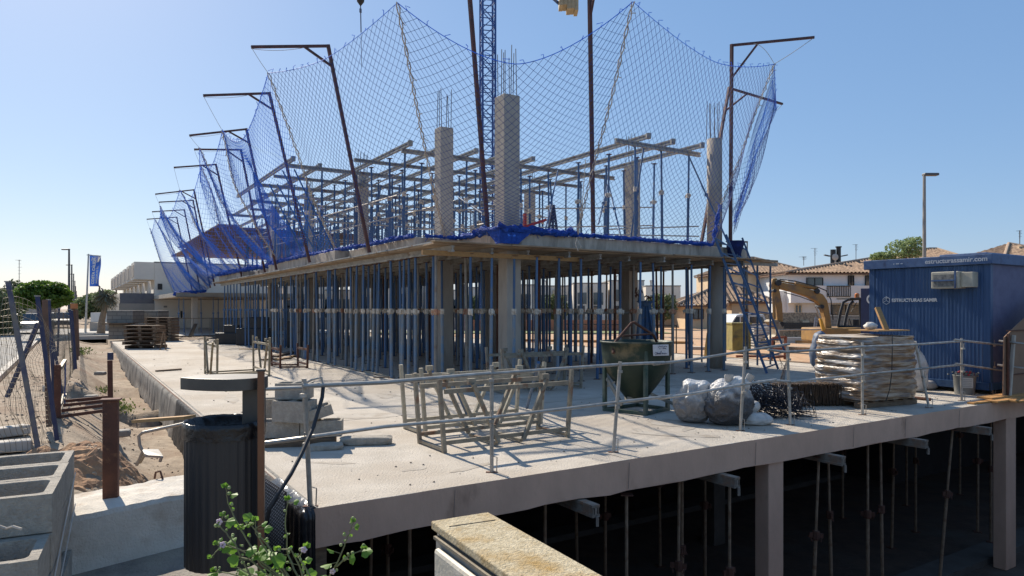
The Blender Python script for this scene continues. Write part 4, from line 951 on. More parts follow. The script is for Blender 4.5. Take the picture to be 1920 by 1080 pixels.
mb = MB(); c = at(297, 908, 5.4); c.z = .37; mb.tube([c + Vector((-.03, 0, 0)), c + Vector((-.02, 0, .05)), c + Vector((.02, -.01, .06)), c + Vector((.05, -.03, .0))], .008, 6); build(mb, "lifting_loop", steel_rust, bar)
pb = gp(208, 934, .365); mb = MB(); wq = .1; RB = Matrix.Rotation(.35, 3, 'Z')
hp = H - .365 + 0; topz = H - (750 - 578) * pb.y / F
mb.box(Vector((pb.x, pb.y, (.3 + topz) / 2)), (.095, .07, topz - .3), RB)
rp = empty("square_post", Vector((pb.x, pb.y, .36)), "square rusty steel post standing on the whitish concrete block", "post"); build(mb, "post_shaft", steel_rust, rp, bevel=.006)
mb = MB(); mb.box(Vector((pb.x, pb.y, topz + .004)), (.125, .095, .012), RB); build(mb, "cap_plate", steel_rust, rp)

# ================================================================ LITTER BIN
Yb = 4.1; bc = at(422, 578, Yb); zb, zr = .21, 1.03; rb = .222
lb = empty("litter_bin", Vector((bc.x, bc.y, 0)), "dark grey ribbed round litter bin with flat lid and black bag", "litter bin")
mb = MB(); n = 120
for z in (zb, zr):
    for k in range(n):
        t = 2 * math.pi * k / n; r_ = rb - (.0035 if (k % 4) < 2 else 0); mb.v.append((bc.x + r_ * math.cos(t), bc.y + r_ * math.sin(t), z))
for k in range(n): mb.f.append((k, (k + 1) % n, n + (k + 1) % n, n + k))
mb.f.append(tuple(range(n - 1, -1, -1))); build(mb, "drum", bin_m, lb)
mb = MB()
def rim(a, b):                                       # folded bin liner over the edge, low at the front right
    t = a * 2 * math.pi; pr = [(rb - .05, -.12), (rb - .02, -.03), (rb + .004, .012), (rb + .012, -.01), (rb + .009, -.05), (rb + .007, -.085)]
    i = min(int(b * 5), 4); f = b * 5 - i; r0, z0 = pr[i]; r1, z1 = pr[i + 1]; r_ = r0 + (r1 - r0) * f; z_ = z0 + (z1 - z0) * f
    nz_ = noise.noise(Vector((math.cos(t) * 5, math.sin(t) * 5, b * 3))); z_ += .012 * nz_ - (.02 * nz_ * b); r_ += .004 * noise.noise(Vector((math.cos(t) * 14, math.sin(t) * 14, b)))
    return Vector((bc.x + r_ * math.cos(t), bc.y + r_ * math.sin(t), zr + z_))
mb.grid(rim, 90, 15, True); build(mb, "bin_liner", bag_bk, lb, smooth=True)
mb = MB(); mb.lathe((bc.x, bc.y, zr - .16), [(.02, 0), (rb - .03, .03), (rb - .03, .05)], 30); build(mb, "liner_floor", bag_bk, lb)
# teardrop lid
lz = 1.7 - 146 * Yb / F; lidp = []
lc = Vector((bc.x + .02, bc.y, 0))
for k in range(30): t = -math.pi / 2 + math.pi * k / 29; lidp.append((lc.x + .06 + .165 * math.cos(t), lc.y + .165 * math.sin(t)))
for k in range(1, 12): f = k / 12; lidp.append((lc.x + .06 - .315 * f, lc.y + .165 - .1 * f * f))
for k in range(12): f = 1 - k / 12; lidp.append((lc.x + .06 - .315 * f, lc.y - .165 + .1 * f * f))
mb = MB(); mb.prism(lidp, lz - .012, lz + .058); lid = build(mb, "lid", lid_m, lb, bevel=.004)
mb = MB(); mb.box((bc.x + .165, bc.y + .02, (lz + zr) / 2 + .0), (.11, .1, lz - zr + .1)); build(mb, "lid_bracket", lid_m, lb, bevel=.01)
pc = at(489.5, 578, 3.995); mb = MB(); zt_ = 1.7 - 119 * 3.93 / F; mb.box((pc.x, pc.y, zt_ / 2 - .15), (.036, .05, zt_ + .3), Matrix.Rotation(.25, 3, 'Z')); build(mb, "support_post", copper, lb, bevel=.004)
mb = MB(); mb.box((pc.x, pc.y, zt_ + .004), (.05, .05, .012), Matrix.Rotation(.25, 3, 'Z')); build(mb, "post_cap", lid_m, lb, bevel=.003)
mb = MB(); mb.bar(at(258, 789, 4.75), at(356, 782, 4.5), .09, .02); tag(build(mb, "plank", wood_fresh), "pale board end sticking out left of the litter bin over the dirt", "plank")

# ================================================================ CABINET at the bottom
k0 = at(803, 975, 0); 
cz = .80; D_ = H - cz
ca = gp(805, 973, cz); cb = gp(913, 961, cz); cx = (cb - ca).normalized(); cyd = Vector((.495, -.869, 0))
cyd = (gp(1122, 1078, cz) - cb).normalized(); cxd = Vector((-cyd.y, cyd.x, 0)); Wc = (cb - ca).dot(cxd); Lc = 1.5
cab = empty("meter_cabinet", Vector((ca.x, ca.y, 0)), "weathered utility cabinet with lichen spotted concrete lid and pale plastic door at the bottom edge", "cabinet")
o_ = cb - cxd * abs(Wc); Wc = abs(Wc)
def cpt(a, b, z): return o_ + cxd * a + cyd * b + Z * (z - cz)
if (cb - o_).dot(cxd) < 0: pass
def cbox(mb, a0, a1, b0, b1, z0, z1):
    return mb.add([cpt(a, b, z) for z in (z0, z1) for a, b in ((a0, b0), (a1, b0), (a1, b1), (a0, b1))], [(3, 2, 1, 0), (4, 5, 6, 7), (0, 1, 5, 4), (1, 2, 6, 5), (2, 3, 7, 6), (3, 0, 4, 7)])
lichen = mat("lichen_stained_concrete", (.6, .53, .38), (.36, .3, .19), 38, .95, bump=.8, bscale=80, c3=(.36, .23, .07), scale3=5, stops3=(.46, .68), stops=(.3, .7))
mb = MB(); cbox(mb, -.005, Wc + .01, -.01, Lc, cz - .035, cz); build(mb, "lid", lichen, cab, bevel=.006)
for k, (b0, b1) in enumerate(((.1, .115), (1.12, 1.2))):
    mb = MB(); mb.bar(cpt(.03, b0, cz + .001), cpt(Wc - .02, b1, cz + .001), .004, .003); build(mb, "lid_seam", mat("dark_seam", (.14, .11, .07)), cab)
mb = MB(); cbox(mb, .02, Wc, 0, Lc - .02, -.02, cz - .037); build(mb, "body", mat("grey_cabinet_concrete", (.4, .38, .33), (.3, .28, .25), 6, .9, bump=.3), cab)
mb = MB(); cbox(mb, .005, .02, 0.02, Lc - .03, .05, cz - .055); build(mb, "door_frame", mat("grey_plastic_frame", (.3, .3, .29), (.24, .24, .23), 5, .6), cab, bevel=.003)
mb = MB(); cbox(mb, -.028, .005, .07, Lc - .1, .08, cz - .085); build(mb, "door", mat("aged_white_plastic", (.6, .57, .5), (.5, .47, .4), 5, .6, bump=.2, bscale=40, c3=(.4, .33, .22), scale3=3), cab, bevel=.03)
mb = MB(); cbox(mb, -.012, .006, .035, Lc - .05, cz - .062, cz - .05); build(mb, "hinge_rail", steel_worn, cab)
mb = MB(); cbox(mb, -.03, .004, .3, Lc - .3, .12, cz - .17) ; build(mb, "door_panel_inset", mat("grey_plastic_inset", (.42, .42, .4), (.36, .36, .34), 4, .55), cab, bevel=.015)

# ================================================================ MEMBRANES
def noise3(x, y, z): return noise.noise(Vector((x, y, z)))
MU = (-.02, 8.6)
mb = MB()
def memb(a, b):
    u = MU[0] + a * (MU[1] - MU[0]); dep = (.34 + .42 * ss(.5, 2, u)) * (1 - .65 * ss(20, 33, u)); z = .01 - b * dep
    foldA = (.13 if u > 1.5 else .03) * (1 - .82 * ss(4.5, 8, u))
    o = -.03 - foldA * abs(noise3(u * 1.7 + noise3(u * .6, 0, 3), b * 1.5, 1)) * (b ** .5) * 2.2 - .03 * b * abs(noise3(u * 4.3, b * 3, 5)) * (1 - .6 * ss(5, 9, u)) - (.12 * b * ss(1.5, 3, u) * (1 - .7 * ss(6, 12, u)))
    if b < .04: o = .05; z = .012
    return S(u, o, z)
mb.grid(memb, 420, 16); tag(build(mb, "black_membrane", mat("streaked_black_membrane", (.012, .012, .014), (.03, .029, .029), 3, .6, spec=.25, bump=.7, bscale=9, c3=(.09, .086, .08), scale3=1.6, stops3=(.56, .76), stretch=(2.5, 2.5, .5)), smooth=True), "black plastic membrane draped in folds along the near left side of the slab", "membrane")
MU = (8.6, 33); mb = MB(); mb.grid(memb, 300, 10); tag(build(mb, "grey_membrane", mat("cement_streaked_sheet", (.3, .28, .25), (.16, .15, .135), 2, .85, bump=.5, bscale=9, c3=(.05, .048, .045), scale3=2.2, stops3=(.5, .66), stretch=(2.5, 2.5, .4)), smooth=True), "cement streaked sheet on the farther left side of the slab", "membrane")
mb = MB()
def wrap(a, b):                                      # over the near corner
    if a < .55: s = a / .55; p = S(1.2 * (1 - s), -.05, 0)
    else: s = (a - .55) / .45; p = S(-.03, -.05 + s * .07, 0)
    fo = .035 * noise3(a * 16, b * 1.0, 7) + .02 * b * noise3(a * 40, b, 2); p = p - (DV if a < .55 else DU) * (.03 + abs(fo) * (.4 + b)); p.z = .02 - b * 1.25 + .02 * noise3(a * 8, 0, 0)
    if b < .03: p = p + (DV * .1 if a < .55 else DU * .08)
    return p
mb.grid(wrap, 110, 26); tag(build(mb, "corner_membrane", mat("glossy_black_sheeting", (.012, .012, .015), (.03, .028, .03), 5, .25, bump=.5, bscale=14), smooth=True), "glossy black sheeting wrapped around the near slab corner below the leaning post", "membrane")
mb = MB()
for i in range(15):
    for j in range(34):
        p = S(.12 + i * .045, -.24 + .0006 * j, .12 - j * .03); mb.lathe(p, [(.009, 0), (.005, .006)], 6)
dm = empty("dimple_membrane", S(.4, -.24, -.9), "black dimpled drainage sheet showing between the bin and the slab corner", "membrane")
dm_m = mat("dimple_black", (.02, .02, .022), (.035, .035, .04), 30, .3)
mb2 = MB(); mb2.add([S(.02, -.2, .17), S(.95, -.26, .17), S(.95, -.26, -1.0), S(.02, -.22, -1.0), S(.02, -.195, .17), S(.95, -.255, .17), S(.95, -.255, -1.0), S(.02, -.215, -1.0)], [(0, 1, 2, 3), (7, 6, 5, 4), (0, 4, 5, 1), (1, 5, 6, 2), (2, 6, 7, 3), (3, 7, 4, 0)]); build(mb2, "sheet", dm_m, dm)
mb = MB()
for i in range(20):
    for j in range(38):
        a = S(.06 + i * .044, -.2 - .06 * i / 20 - .004, .15 - j * .03); mb.box(a, (.016, .016, .016), RZ @ Matrix.Rotation(.78, 3, 'Y'))
build(mb, "dimples", mat("dimple_sheen", (.14, .14, .15), (.1, .1, .11), 30, .3), dm)
# hose
mb = MB(); pts = [at(606, 725, 6.0), at(604, 745, 5.95), at(588, 800, 5.8), at(566, 850, 5.6), at(545, 890, 5.45), at(522, 925, 5.35), at(505, 955, 5.3), at(499, 985, 5.3)]
mb.tube(pts, .017, 8); tag(build(mb, "black_hose", mat("black_rubber", (.015, .015, .017), (.025, .025, .027), 8, .4)), "black hose hanging from the corner rail post down to the bin", "hose")
mb = MB(); mb.tube([at(566, 722, 6.0), at(585, 712, 6.0), at(603, 708, 6.0), at(606, 726, 6.0)], .01, 6); tag(build(mb, "wire_tie", steel_galv), "bent wire tie around the head of the corner rail post", "wire")
# step stool
st = gp(285, 868, -.55); Ys = 9.6
ms = mat("pale_step_steel", (.4, .39, .37), (.3, .29, .27), 7, .5, .4)
sto = empty("step_stool", at(280, 872, Ys), "small pale metal step lying by the trench behind the bin", "step")
mb = MB(); mb.tube([at(350, 793, Ys - .2), at(300, 804, Ys), at(268, 811, Ys), at(260, 818, Ys), at(262, 835, Ys), at(268, 847, Ys)], .022, 8); build(mb, "tube_handle", ms, sto)
mb = MB(); mb.bar(at(267, 848, Ys), at(256, 873, Ys), .03, .03); mb.bar(at(303, 856, Ys - .3), at(300, 866, Ys - .3), .03, .03); mb.bar(at(275, 846, Ys + .2), at(262, 868, Ys + .3), .03, .03); build(mb, "legs", ms, sto)
mb = MB(); q = [at(266, 842, Ys), at(297, 842, Ys + .25), at(306, 855, Ys - .2), at(272, 853, Ys - .25)]; mb.add(q + [p - Z * .03 for p in q], [(0, 1, 2, 3), (7, 6, 5, 4), (0, 4, 5, 1), (1, 5, 6, 2), (2, 6, 7, 3), (3, 7, 4, 0)]); build(mb, "tread", ms, sto)

# ================================================================ MALLOW PLANT in front
leaf_m = mat("mallow_leaf", (.2, .36, .05), (.12, .26, .03), 9, .5, trans=.5, rnd=0)
stem_m = mat("mallow_stem", (.2, .22, .09), (.14, .13, .07), 9, .7); bud_m = mat("mallow_bud", (.3, .36, .15), (.2, .27, .09), 20, .7); fl_m = mat("mallow_flower", (.7, .62, .7), (.6, .5, .62), 20, .6, trans=.3)
def mallow(name, stems, label, seed, Y0):
    rr = random.Random(seed); base = at(*stems[0][0]) ; pl = empty(name, Vector((base.x, base.y, 0)), label, "plant")
    lf = MB(); sm = MB(); bd_ = MB(); fw = MB()
    def leaf(p, dirv, s):
        dirv = dirv.normalized(); n_ = Vector((rr.uniform(-.6, .6), rr.uniform(-.9, -.1), rr.uniform(.2, 1))).normalized(); x = dirv; y = n_.cross(x).normalized(); n_ = x.cross(y)
        pts = [p]; m = 15
        for k in range(m):
            t = -2.5 + 5.0 * k / (m - 1); r_ = s * (.62 + .3 * abs(math.cos(t * 2.5)) ** .7) * (1 + .15 * math.cos(t)); 
            if k in (0, m - 1): r_ *= .5
            q = p + x * (s * .45 + r_ * math.cos(t)) + y * (r_ * math.sin(t) * .95) + n_ * (-.25 * s * (math.sin(t) ** 2) + rr.uniform(-.03, .03) * s); pts.append(q)
        k0 = len(lf.v); lf.v += [tuple(q) for q in pts]
        for k in range(1, m): lf.f.append((k0, k0 + k, k0 + k + 1))
    def ball(mbx, p, s, n=5):
        mbx.grid(lambda a, b: p + Vector((math.cos(a * 6.283) * math.sin(b * 3.1416), math.sin(a * 6.283) * math.sin(b * 3.1416), math.cos(b * 3.1416))) * s, 6, 4, True)
    for stm in stems:
        P = [at(*q) for q in stm]; dense = []
        for i in range(len(P) - 1):
            for k in range(5): dense.append(P[i].lerp(P[i + 1], k / 5) + Vector((rr.uniform(-.003, .003), 0, 0)))
        dense.append(P[-1]); L = len(dense); sm.tube(dense, .004, 5, rs=[.0045 * (1 - .6 * i / L) for i in range(L)])
        for i in range(2, L):
            f = i / L
            if rr.random() < .26:
                dv = Vector((rr.choice((-1, 1)) * rr.uniform(.5, 1), rr.uniform(-.5, .5), rr.uniform(-.2, .5))); ln = rr.uniform(.02, .055) * (1.2 - .6 * f); q = dense[i] + dv * ln; sm.tube([dense[i], q], .0015, 4); leaf(q, dv, rr.uniform(.019, .046) * (1.15 - .6 * f))
            if rr.random() < .5:
                q = dense[i] + Vector((rr.uniform(-.018, .018), rr.uniform(-.012, .012), rr.uniform(0, .02))); ball(bd_, q, rr.uniform(.0045, .008))
                if rr.random() < .6: leaf(q, Vector((rr.uniform(-1, 1), rr.uniform(-.5, .2), rr.uniform(.0, 1))), rr.uniform(.006, .012))
            if rr.random() < .012:
                for k in range(5): leafc = dense[i] + Vector((math.cos(k * 1.256) * .008, -.01, math.sin(k * 1.256) * .008)); ball(fw, leafc, .006)
        for k in range(5): leaf(dense[-1], Vector((rr.uniform(-1, 1), rr.uniform(-.4, .2), rr.uniform(.1, 1))), rr.uniform(.008, .014))
    build(sm, "stem", stem_m, pl); build(lf, "leaves", leaf_m, pl); build(bd_, "buds", bud_m, pl)
    if fw.v: build(fw, "flowers", fl_m, pl)
YM = 2.75
mallow("mallow_plant", [[(560, 1110, YM), (490, 1060, YM), (455, 1000, YM), (430, 950, YM), (422, 912, YM)], [(560, 1110, YM), (500, 1060, YM), (450, 1030, YM), (420, 1020, YM), (395, 1045, YM)], [(560, 1110, YM), (510, 1050, YM), (480, 1000, YM), (478, 975, YM)],
        [(560, 1110, YM), (470, 1080, YM), (440, 1020, YM), (412, 985, YM), (418, 965, YM)], [(570, 1110, YM), (540, 1040, YM + .1), (535, 980, YM + .1), (540, 935, YM + .1)], [(560, 1110, YM), (520, 1085, YM), (490, 1085, YM), (440, 1062, YM)], [(560, 1110, YM), (500, 1020, YM), (470, 985, YM), (450, 990, YM)],
        [(580, 1110, YM), (560, 1060, YM), (545, 1030, YM), (520, 1030, YM)], [(600, 1110, YM), (575, 1070, YM), (560, 1045, YM), (575, 1025, YM)], [(540, 1110, YM), (480, 1090, YM), (430, 1075, YM), (400, 1070, YM)], [(540, 1110, YM), (470, 1050, YM), (430, 1040, YM), (405, 1020, YM)]], "flowering green mallow weed growing before the litter bin", 5, YM)
mallow("mallow_shoot", [[(600, 1110, 3.0), (625, 1070, 3.0), (643, 1030, 3.0), (655, 1000, 3.0), (663, 978, 3.0)], [(632, 1062, 3.0), (650, 1045, 3.0), (668, 1036, 3.0), (683, 1028, 3.0)]], "single mallow shoot forking up in front of the dark pit at the cabinet", 12, 3.0)
# ================================================================ small weeds in the trench
for k, (u, v, s, lb) in enumerate(((11.6, -.8, .22, "low green weed in the trench beside the membrane"), (12.6, -.7, .16, "small weed farther along the trench"), (1.6, -.45, .14, "grass tuft behind the bin at the slab side"), (16.5, -1.0, .2, "weed beside the dirt step at the far trench"), (27, -1.4, .3, "weed at the far end of the dirt strip"))):
    rr = random.Random(k); mb = MB()
    for _ in range(160):
        c = S(u + rr.gauss(0, s * 1.6), v + rr.gauss(0, s * .7), 0); c.z = gz(u, v) + rr.uniform(0, s * .8); dv = Vector((rr.uniform(-1, 1), rr.uniform(-1, 1), rr.uniform(.2, 1))).normalized() * s * .3; sd_ = dv.cross(Vector((rr.random(), rr.random(), 0))).normalized() * s * .08
        mb.add([c - sd_, c + sd_, c + dv + sd_ * .3, c + dv * .6 - sd_ * 1.5], [(0, 1, 2, 3)])
    tag(build(mb, "weed", mat("weed_green", (.16, .2, .05), (.1, .15, .03), 5, .7, trans=.3)), lb, "weed")
# ================================================================ CONCRETE BUCKET
Yk = 11.5; kc = at(1193, 578, Yk); kc.z = 0; kr = .575; kz = 1.14
bk = empty("concrete_bucket", kc, "dark green conical concrete bucket on four legs with a lifting bail", "concrete bucket")
bucket_m = mat("green_bucket_paint", (.014, .03, .022), (.022, .042, .028), 4, .55, .2, c3=(.17, .14, .08), scale3=1.9, stops3=(.54, .66), bump=.3)
mb = MB(); prof = [(.12, .16), (.17, .2), (.34, .42), (.48, .62), (.545, .76), (.57, .95), (.578, 1.12), (.6, 1.13), (.6, 1.16), (.57, 1.16), (.555, 1.1), (.5, .85), (.3, .6)]
mb.lathe(kc, prof, 40, cap=False); build(mb, "hopper", bucket_m, bk, smooth=True)
for k, (dx, dy) in enumerate(((-.53, -.05), (.05, -.55), (.52, .0), (.1, .5))):
    mb = MB(); p = kc + Vector((dx, dy, 0)); mb.bar(p, p + Z * 1.02, .055, .055); build(mb, "leg", mat("green_leg_steel", (.03, .07, .055), (.1, .12, .1), 6, .6, .2), bk)
mb = MB(); f4 = [kc + Vector(q) for q in ((-.53, -.05, .03), (.05, -.55, .03), (.52, 0, .03), (.1, .5, .03))]
for i in range(4): mb.bar(f4[i], f4[(i + 1) % 4], .05, .05)
build(mb, "base_frame", mat("green_leg_steel", (.03, .07, .055)), bk)
mb = MB(); b_ = [at(1150, 662, Yk - .4), at(1151, 645, Yk - .3), at(1156, 638, Yk - .2), at(1184, 606, Yk), at(1189, 604, Yk), at(1225, 628, Yk + .15), at(1231, 640, Yk + .3), at(1232, 660, Yk + .3)]
mb.tube(b_, .024, 8); mb.tube([at(1168, 630, Yk), at(1224, 626, Yk)], .018, 6); build(mb, "bail", steel_rust, bk)
mb = MB(); mb.bar(kc + Vector((-.5, -.1, .55)), kc + Vector((-.3, -.4, .15)), .03, .06); mb.bar(kc + Vector((-.5, -.15, .42)), kc + Vector((-.38, -.2, .5)), .03, .03); mb.bar(kc + Vector((.2, -.2, .3)), kc + Vector((.62, -.25, .12)), .05, .05); mb.box(kc + Vector((0, 0, .2)), (.34, .34, .1)); build(mb, "discharge_gate", mat("worn_gate_steel", (.3, .28, .24), (.1, .11, .1), 6), bk)
pl_o = at(1239, 656.5, Yk - .56); plx = Vector((.93, .36, .0)).normalized(); plz = Vector((-.02, .1, 1)).normalized()
mb = MB(); W2, H2 = .145, .088; n_ = plx.cross(plz).normalized()
mb.add([pl_o + plx * a + plz * b - n_ * -.004 * s for s in (0, 1) for a, b in ((-W2, -H2), (W2, -H2), (W2, H2), (-W2, H2))], [(0, 1, 2, 3), (7, 6, 5, 4), (0, 4, 5, 1), (1, 5, 6, 2), (2, 6, 7, 3), (3, 7, 4, 0)]); build(mb, "name_plate", mat("white_plate", (.62, .6, .6), (.5, .48, .5), 9, .5), bk)
mb = MB(); q = lambda a, b: pl_o + plx * a + plz * b + n_ * .008 + Vector((0, -.012, 0))
mb.tube([q(-.1 + .02 * math.cos(t * .785), -.05 + .02 * math.sin(t * .785)) for t in range(9)], .003, 4)
for pts in (((-.07, -.065), (-.075, -.035), (-.055, -.05), (-.07, -.065)), ((-.05, -.06), (-.02, -.06)), ((-.05, -.05), (-.02, -.045)), ((-.012, -.065), (.0, -.01)), ((.015, -.065), (.02, -.04), (.03, -.065), (.05, -.045), (.055, -.065), (.08, -.05), (.1, -.06)), ((-.05, .04), (-.03, .07), (.0, .05), (.02, .07), (.04, .045), (.08, .065), (.11, .05)), ((-.03, .02), (-.02, .03), (-.025, .015)), ((.03, .02), (.06, .03), (.09, .02))):
    mb.tube([q(*p) for p in pts], .0045, 4)
build(mb, "plate_marks", mat("ink_blue", (.02, .03, .1)), bk)

# ================================================================ SACKS
def sack(c, sx, sy, sz, seed, lean=(0, 0), ear=0.0, flat=.25, top_pinch=.55):
    c = Vector(c)
    def f(a, b):
        t = a * 2 * math.pi; ph = (b - .5) * math.pi; x = math.cos(t) * math.cos(ph) ** .6; y = math.sin(t) * math.cos(ph) ** .6; z = math.sin(ph)
        d = Vector((x, y, z)); n1 = noise.noise(d * 1.6 + Vector((seed, 0, 0))); n2 = noise.noise(d * 5 + Vector((seed, 3, 0))); n3 = abs(noise.noise(Vector((t * 3.2, z * 2.2, seed))))
        r_ = 1.08 + .12 * n1 - .24 * abs(noise.noise(d * 2.2 + Vector((seed, 7, 0)))) - .1 * abs(noise.noise(Vector((d.x * 7, d.y * 7, d.z * 3 + seed)))) - .07 * abs(noise.noise(Vector((d.x * 11 + d.z * 6, d.y * 11 - d.z * 5, seed)))) - .035 * abs(noise.noise(d * 19)); zz = (z + 1) / 2
        k = 1 - top_pinch * max(0, zz - .55) ** 1.2
        p = Vector((x * sx * r_ * k, y * sy * r_ * k, max(0, zz * sz * (1 + .1 * n1))))
        p.x += lean[0] * zz; p.y += lean[1] * zz
        return c + p
    return f
sack_m = mat("dusty_clear_plastic", (.4, .39, .38), (.24, .235, .23), 4, .42, c3=(.2, .2, .2), scale3=2.5, stops3=(.48, .7), bump=.45, bscale=9, stretch=(1.6, 1.6, .8))
def bag_mat(name, lo, hi, z0, z1, seed):
    m = bpy.data.materials.new(name); m.use_nodes = True; n = m.node_tree.nodes; l = m.node_tree.links; b = n["Principled BSDF"]; b.inputs["Roughness"].default_value = .38
    tc = n.new("ShaderNodeTexCoord"); sp = n.new("ShaderNodeSeparateXYZ"); l.new(tc.outputs["Object"], sp.inputs[0]); t = n.new("ShaderNodeTexNoise"); t.inputs["Scale"].default_value = 5; t.inputs["Detail"].default_value = 9; t.inputs["Distortion"].default_value = 1.2; l.new(tc.outputs["Object"], t.inputs[0])
    ad = n.new("ShaderNodeMath"); ad.operation = 'MULTIPLY_ADD'; l.new(t.outputs[0], ad.inputs[0]); ad.inputs[1].default_value = .7; l.new(sp.outputs[2], ad.inputs[2])
    r = n.new("ShaderNodeMapRange"); l.new(ad.outputs[0], r.inputs[0]); r.inputs[1].default_value = z0 + .35; r.inputs[2].default_value = z1 + .35
    mx = n.new("ShaderNodeMixRGB"); l.new(r.outputs[0], mx.inputs[0]); mx.inputs[1].default_value = lo; mx.inputs[2].default_value = hi; l.new(mx.outputs[0], b.inputs["Base Color"])
    t2 = n.new("ShaderNodeTexNoise"); t2.inputs["Scale"].default_value = 16; t2.inputs["Detail"].default_value = 7; t2.inputs["Distortion"].default_value = 2; l.new(tc.outputs["Object"], t2.inputs[0]); bn = n.new("ShaderNodeBump"); bn.inputs["Strength"].default_value = .7; bn.inputs["Distance"].default_value = .03; l.new(t2.outputs[0], bn.inputs["Height"]); l.new(bn.outputs[0], b.inputs["Normal"])
    return m
sack_dk0 = mat("dark_filled_plastic", (.1, .1, .1), (.25, .24, .23), 3.2, .45, bump=.45, bscale=14, stops=(.45, .68), stretch=(2.5, 2.5, .8))
sack_m = bag_mat('clear_plastic_over_rubble', (.2, .19, .18, 1), (.62, .6, .56, 1), .3, .62, 1); sack_dk = bag_mat('plastic_over_dark_rubble', (.07, .065, .065, 1), (.6, .57, .53, 1), .36, .66, 2)
white_bag = mat("white_woven_plastic", (.62, .6, .57), (.42, .4, .38), 6, .6, bump=.7, bscale=10)
p = gp(1308, 797); mb = MB(); mb.grid(sack(p + Vector((0, .25, 0)), .3, .27, .64, 2, (.06, 0), top_pinch=.5), 90, 60, True); tag(build(mb, "plastic_sack", sack_m, smooth=True), "filled clear plastic sack standing left, grey inside, folded top", "sack")
p = gp(1378, 802); e = empty("plastic_sack", p + Vector((0, .25, 0)), "dark filled plastic sack with two knotted pale ears behind the rail post", "sack")
mb = MB(); mb.grid(sack(p + Vector((-.02, .25, 0)), .36, .27, .66, 9, (.02, 0), top_pinch=.55), 90, 60, True); build(mb, "bag_body", sack_dk, e, smooth=True)
def ear(pa, pb, w, seed):
    d = (pb - pa).normalized(); x = Vector((d.z, 0, -d.x)).normalized()
    def f(a, b): t = a * 2 * math.pi; r_ = w * (.45 + .75 * b) * (1 + .3 * math.sin(3 * t + seed)) * (1 if b < .9 else .8); return pa.lerp(pb, b) + x * math.cos(t) * r_ + Vector((0, 1, 0)) * math.sin(t) * r_ * .45
    return f
for k, (a, b, w_) in enumerate((((1365, 728), (1368, 702), .055), ((1395, 722), (1408, 702), .05))):
    mb = MB(); mb.grid(ear(at(a[0], a[1], p.y + .2), at(b[0], b[1], p.y + .15), w_, k * 2), 18, 8, True); build(mb, "knotted_ear", white_bag, e, smooth=True)
mb = MB(); mb.grid(sack(at(1385, 735, p.y + .2), .16, .14, .22, 4, (0, 0)), 24, 16, True); build(mb, "bag_neck", sack_m, e, smooth=True)
p = gp(1424, 799); mb = MB(); mb.grid(sack(p + Vector((.0, .12, 0)), .27, .16, .17, 21, (-.05, .05), top_pinch=.2), 34, 20, True); tag(build(mb, "empty_sack", white_bag, smooth=True), "flattened white sack lying beside the dark filled one", "sack")
mb = MB(); mb.grid(sack(p + Vector((-.08, .3, .12)), .14, .1, .2, 31, (.1, 0)), 24, 14, True); tag(build(mb, "folded_sack", white_bag, smooth=True), "small crumpled white sack sticking up behind the flat one", "sack")

# ================================================================ STIRRUP HEAPS
def stirrup(mb, c, w, h, M, r=.006):
    pts = [(-w / 2, -h / 2), (w / 2, -h / 2), (w / 2, h / 2), (-w / 2, h / 2), (-w / 2, -h / 2 + .01)]
    mb.tube([c + M @ Vector((a, 0, b)) for a, b in pts], r, 5); mb.tube([c + M @ Vector((-w / 2, 0, h / 2)), c + M @ Vector((-w / 2 + .07, .01, h / 2 - .08))], r, 4)
rr = random.Random(4); mb = MB(); cst = gp(1455, 783)
for k in range(120):
    f = rr.random(); layer = rr.random(); c = cst + Vector((-.42 + f * .85, .1 + rr.uniform(-.2, .35), .08 + layer * .4 * (1 - abs(f - .45) * 1.1)))
    M_2 = Matrix.Rotation(rr.uniform(-.3, .3) + .15, 3, 'Z') @ Matrix.Rotation(-.9 + rr.uniform(-.35, .5), 3, 'X') @ Matrix.Rotation(rr.uniform(-.5, .3) + .35, 3, 'Y'); stirrup(mb, c, .3, .26, M_2)
tag(build(mb, "stirrup_heap", mat("dark_rebar", (.02, .022, .032), (.035, .033, .04), 12, .4, .6)), "untidy heap of dark bent rebar stirrups between sacks and wrapped pallet", "stirrup heap")
mb = MB(); cst = gp(1520, 764)
for row in range(3):
    for k in range(52):
        c = cst + Vector((-.55 + k * .0235, .2 + row * .03 + .12 * (k / 52), .2 + rr.uniform(-.015, .015))); M_2 = Matrix.Rotation(1.35 + rr.uniform(-.08, .08), 3, 'Z') @ Matrix.Rotation(rr.uniform(-.12, .12), 3, 'X'); stirrup(mb, c, .34, .36, M_2, .007)
tag(build(mb, "stirrup_stack", mat("brown_rebar", (.09, .055, .03), (.04, .03, .025), 18, .7, .3)), "neat row of brown rusty rebar stirrups stacked beside the wrapped pallet", "stirrup stack")
mb = MB()
for k in range(7): mb.tube([at(1455 + k * 2, 745, 11.6), at(1466 + k * 1.5, 700 - k * 4, 11.8), at(1470 + rr.uniform(-12, 12), 668 + rr.uniform(0, 25), 11.9)], .004, 4)
tag(build(mb, "tie_wire", rebar_m), "loose tie wires standing up behind the stirrup heaps", "wire")

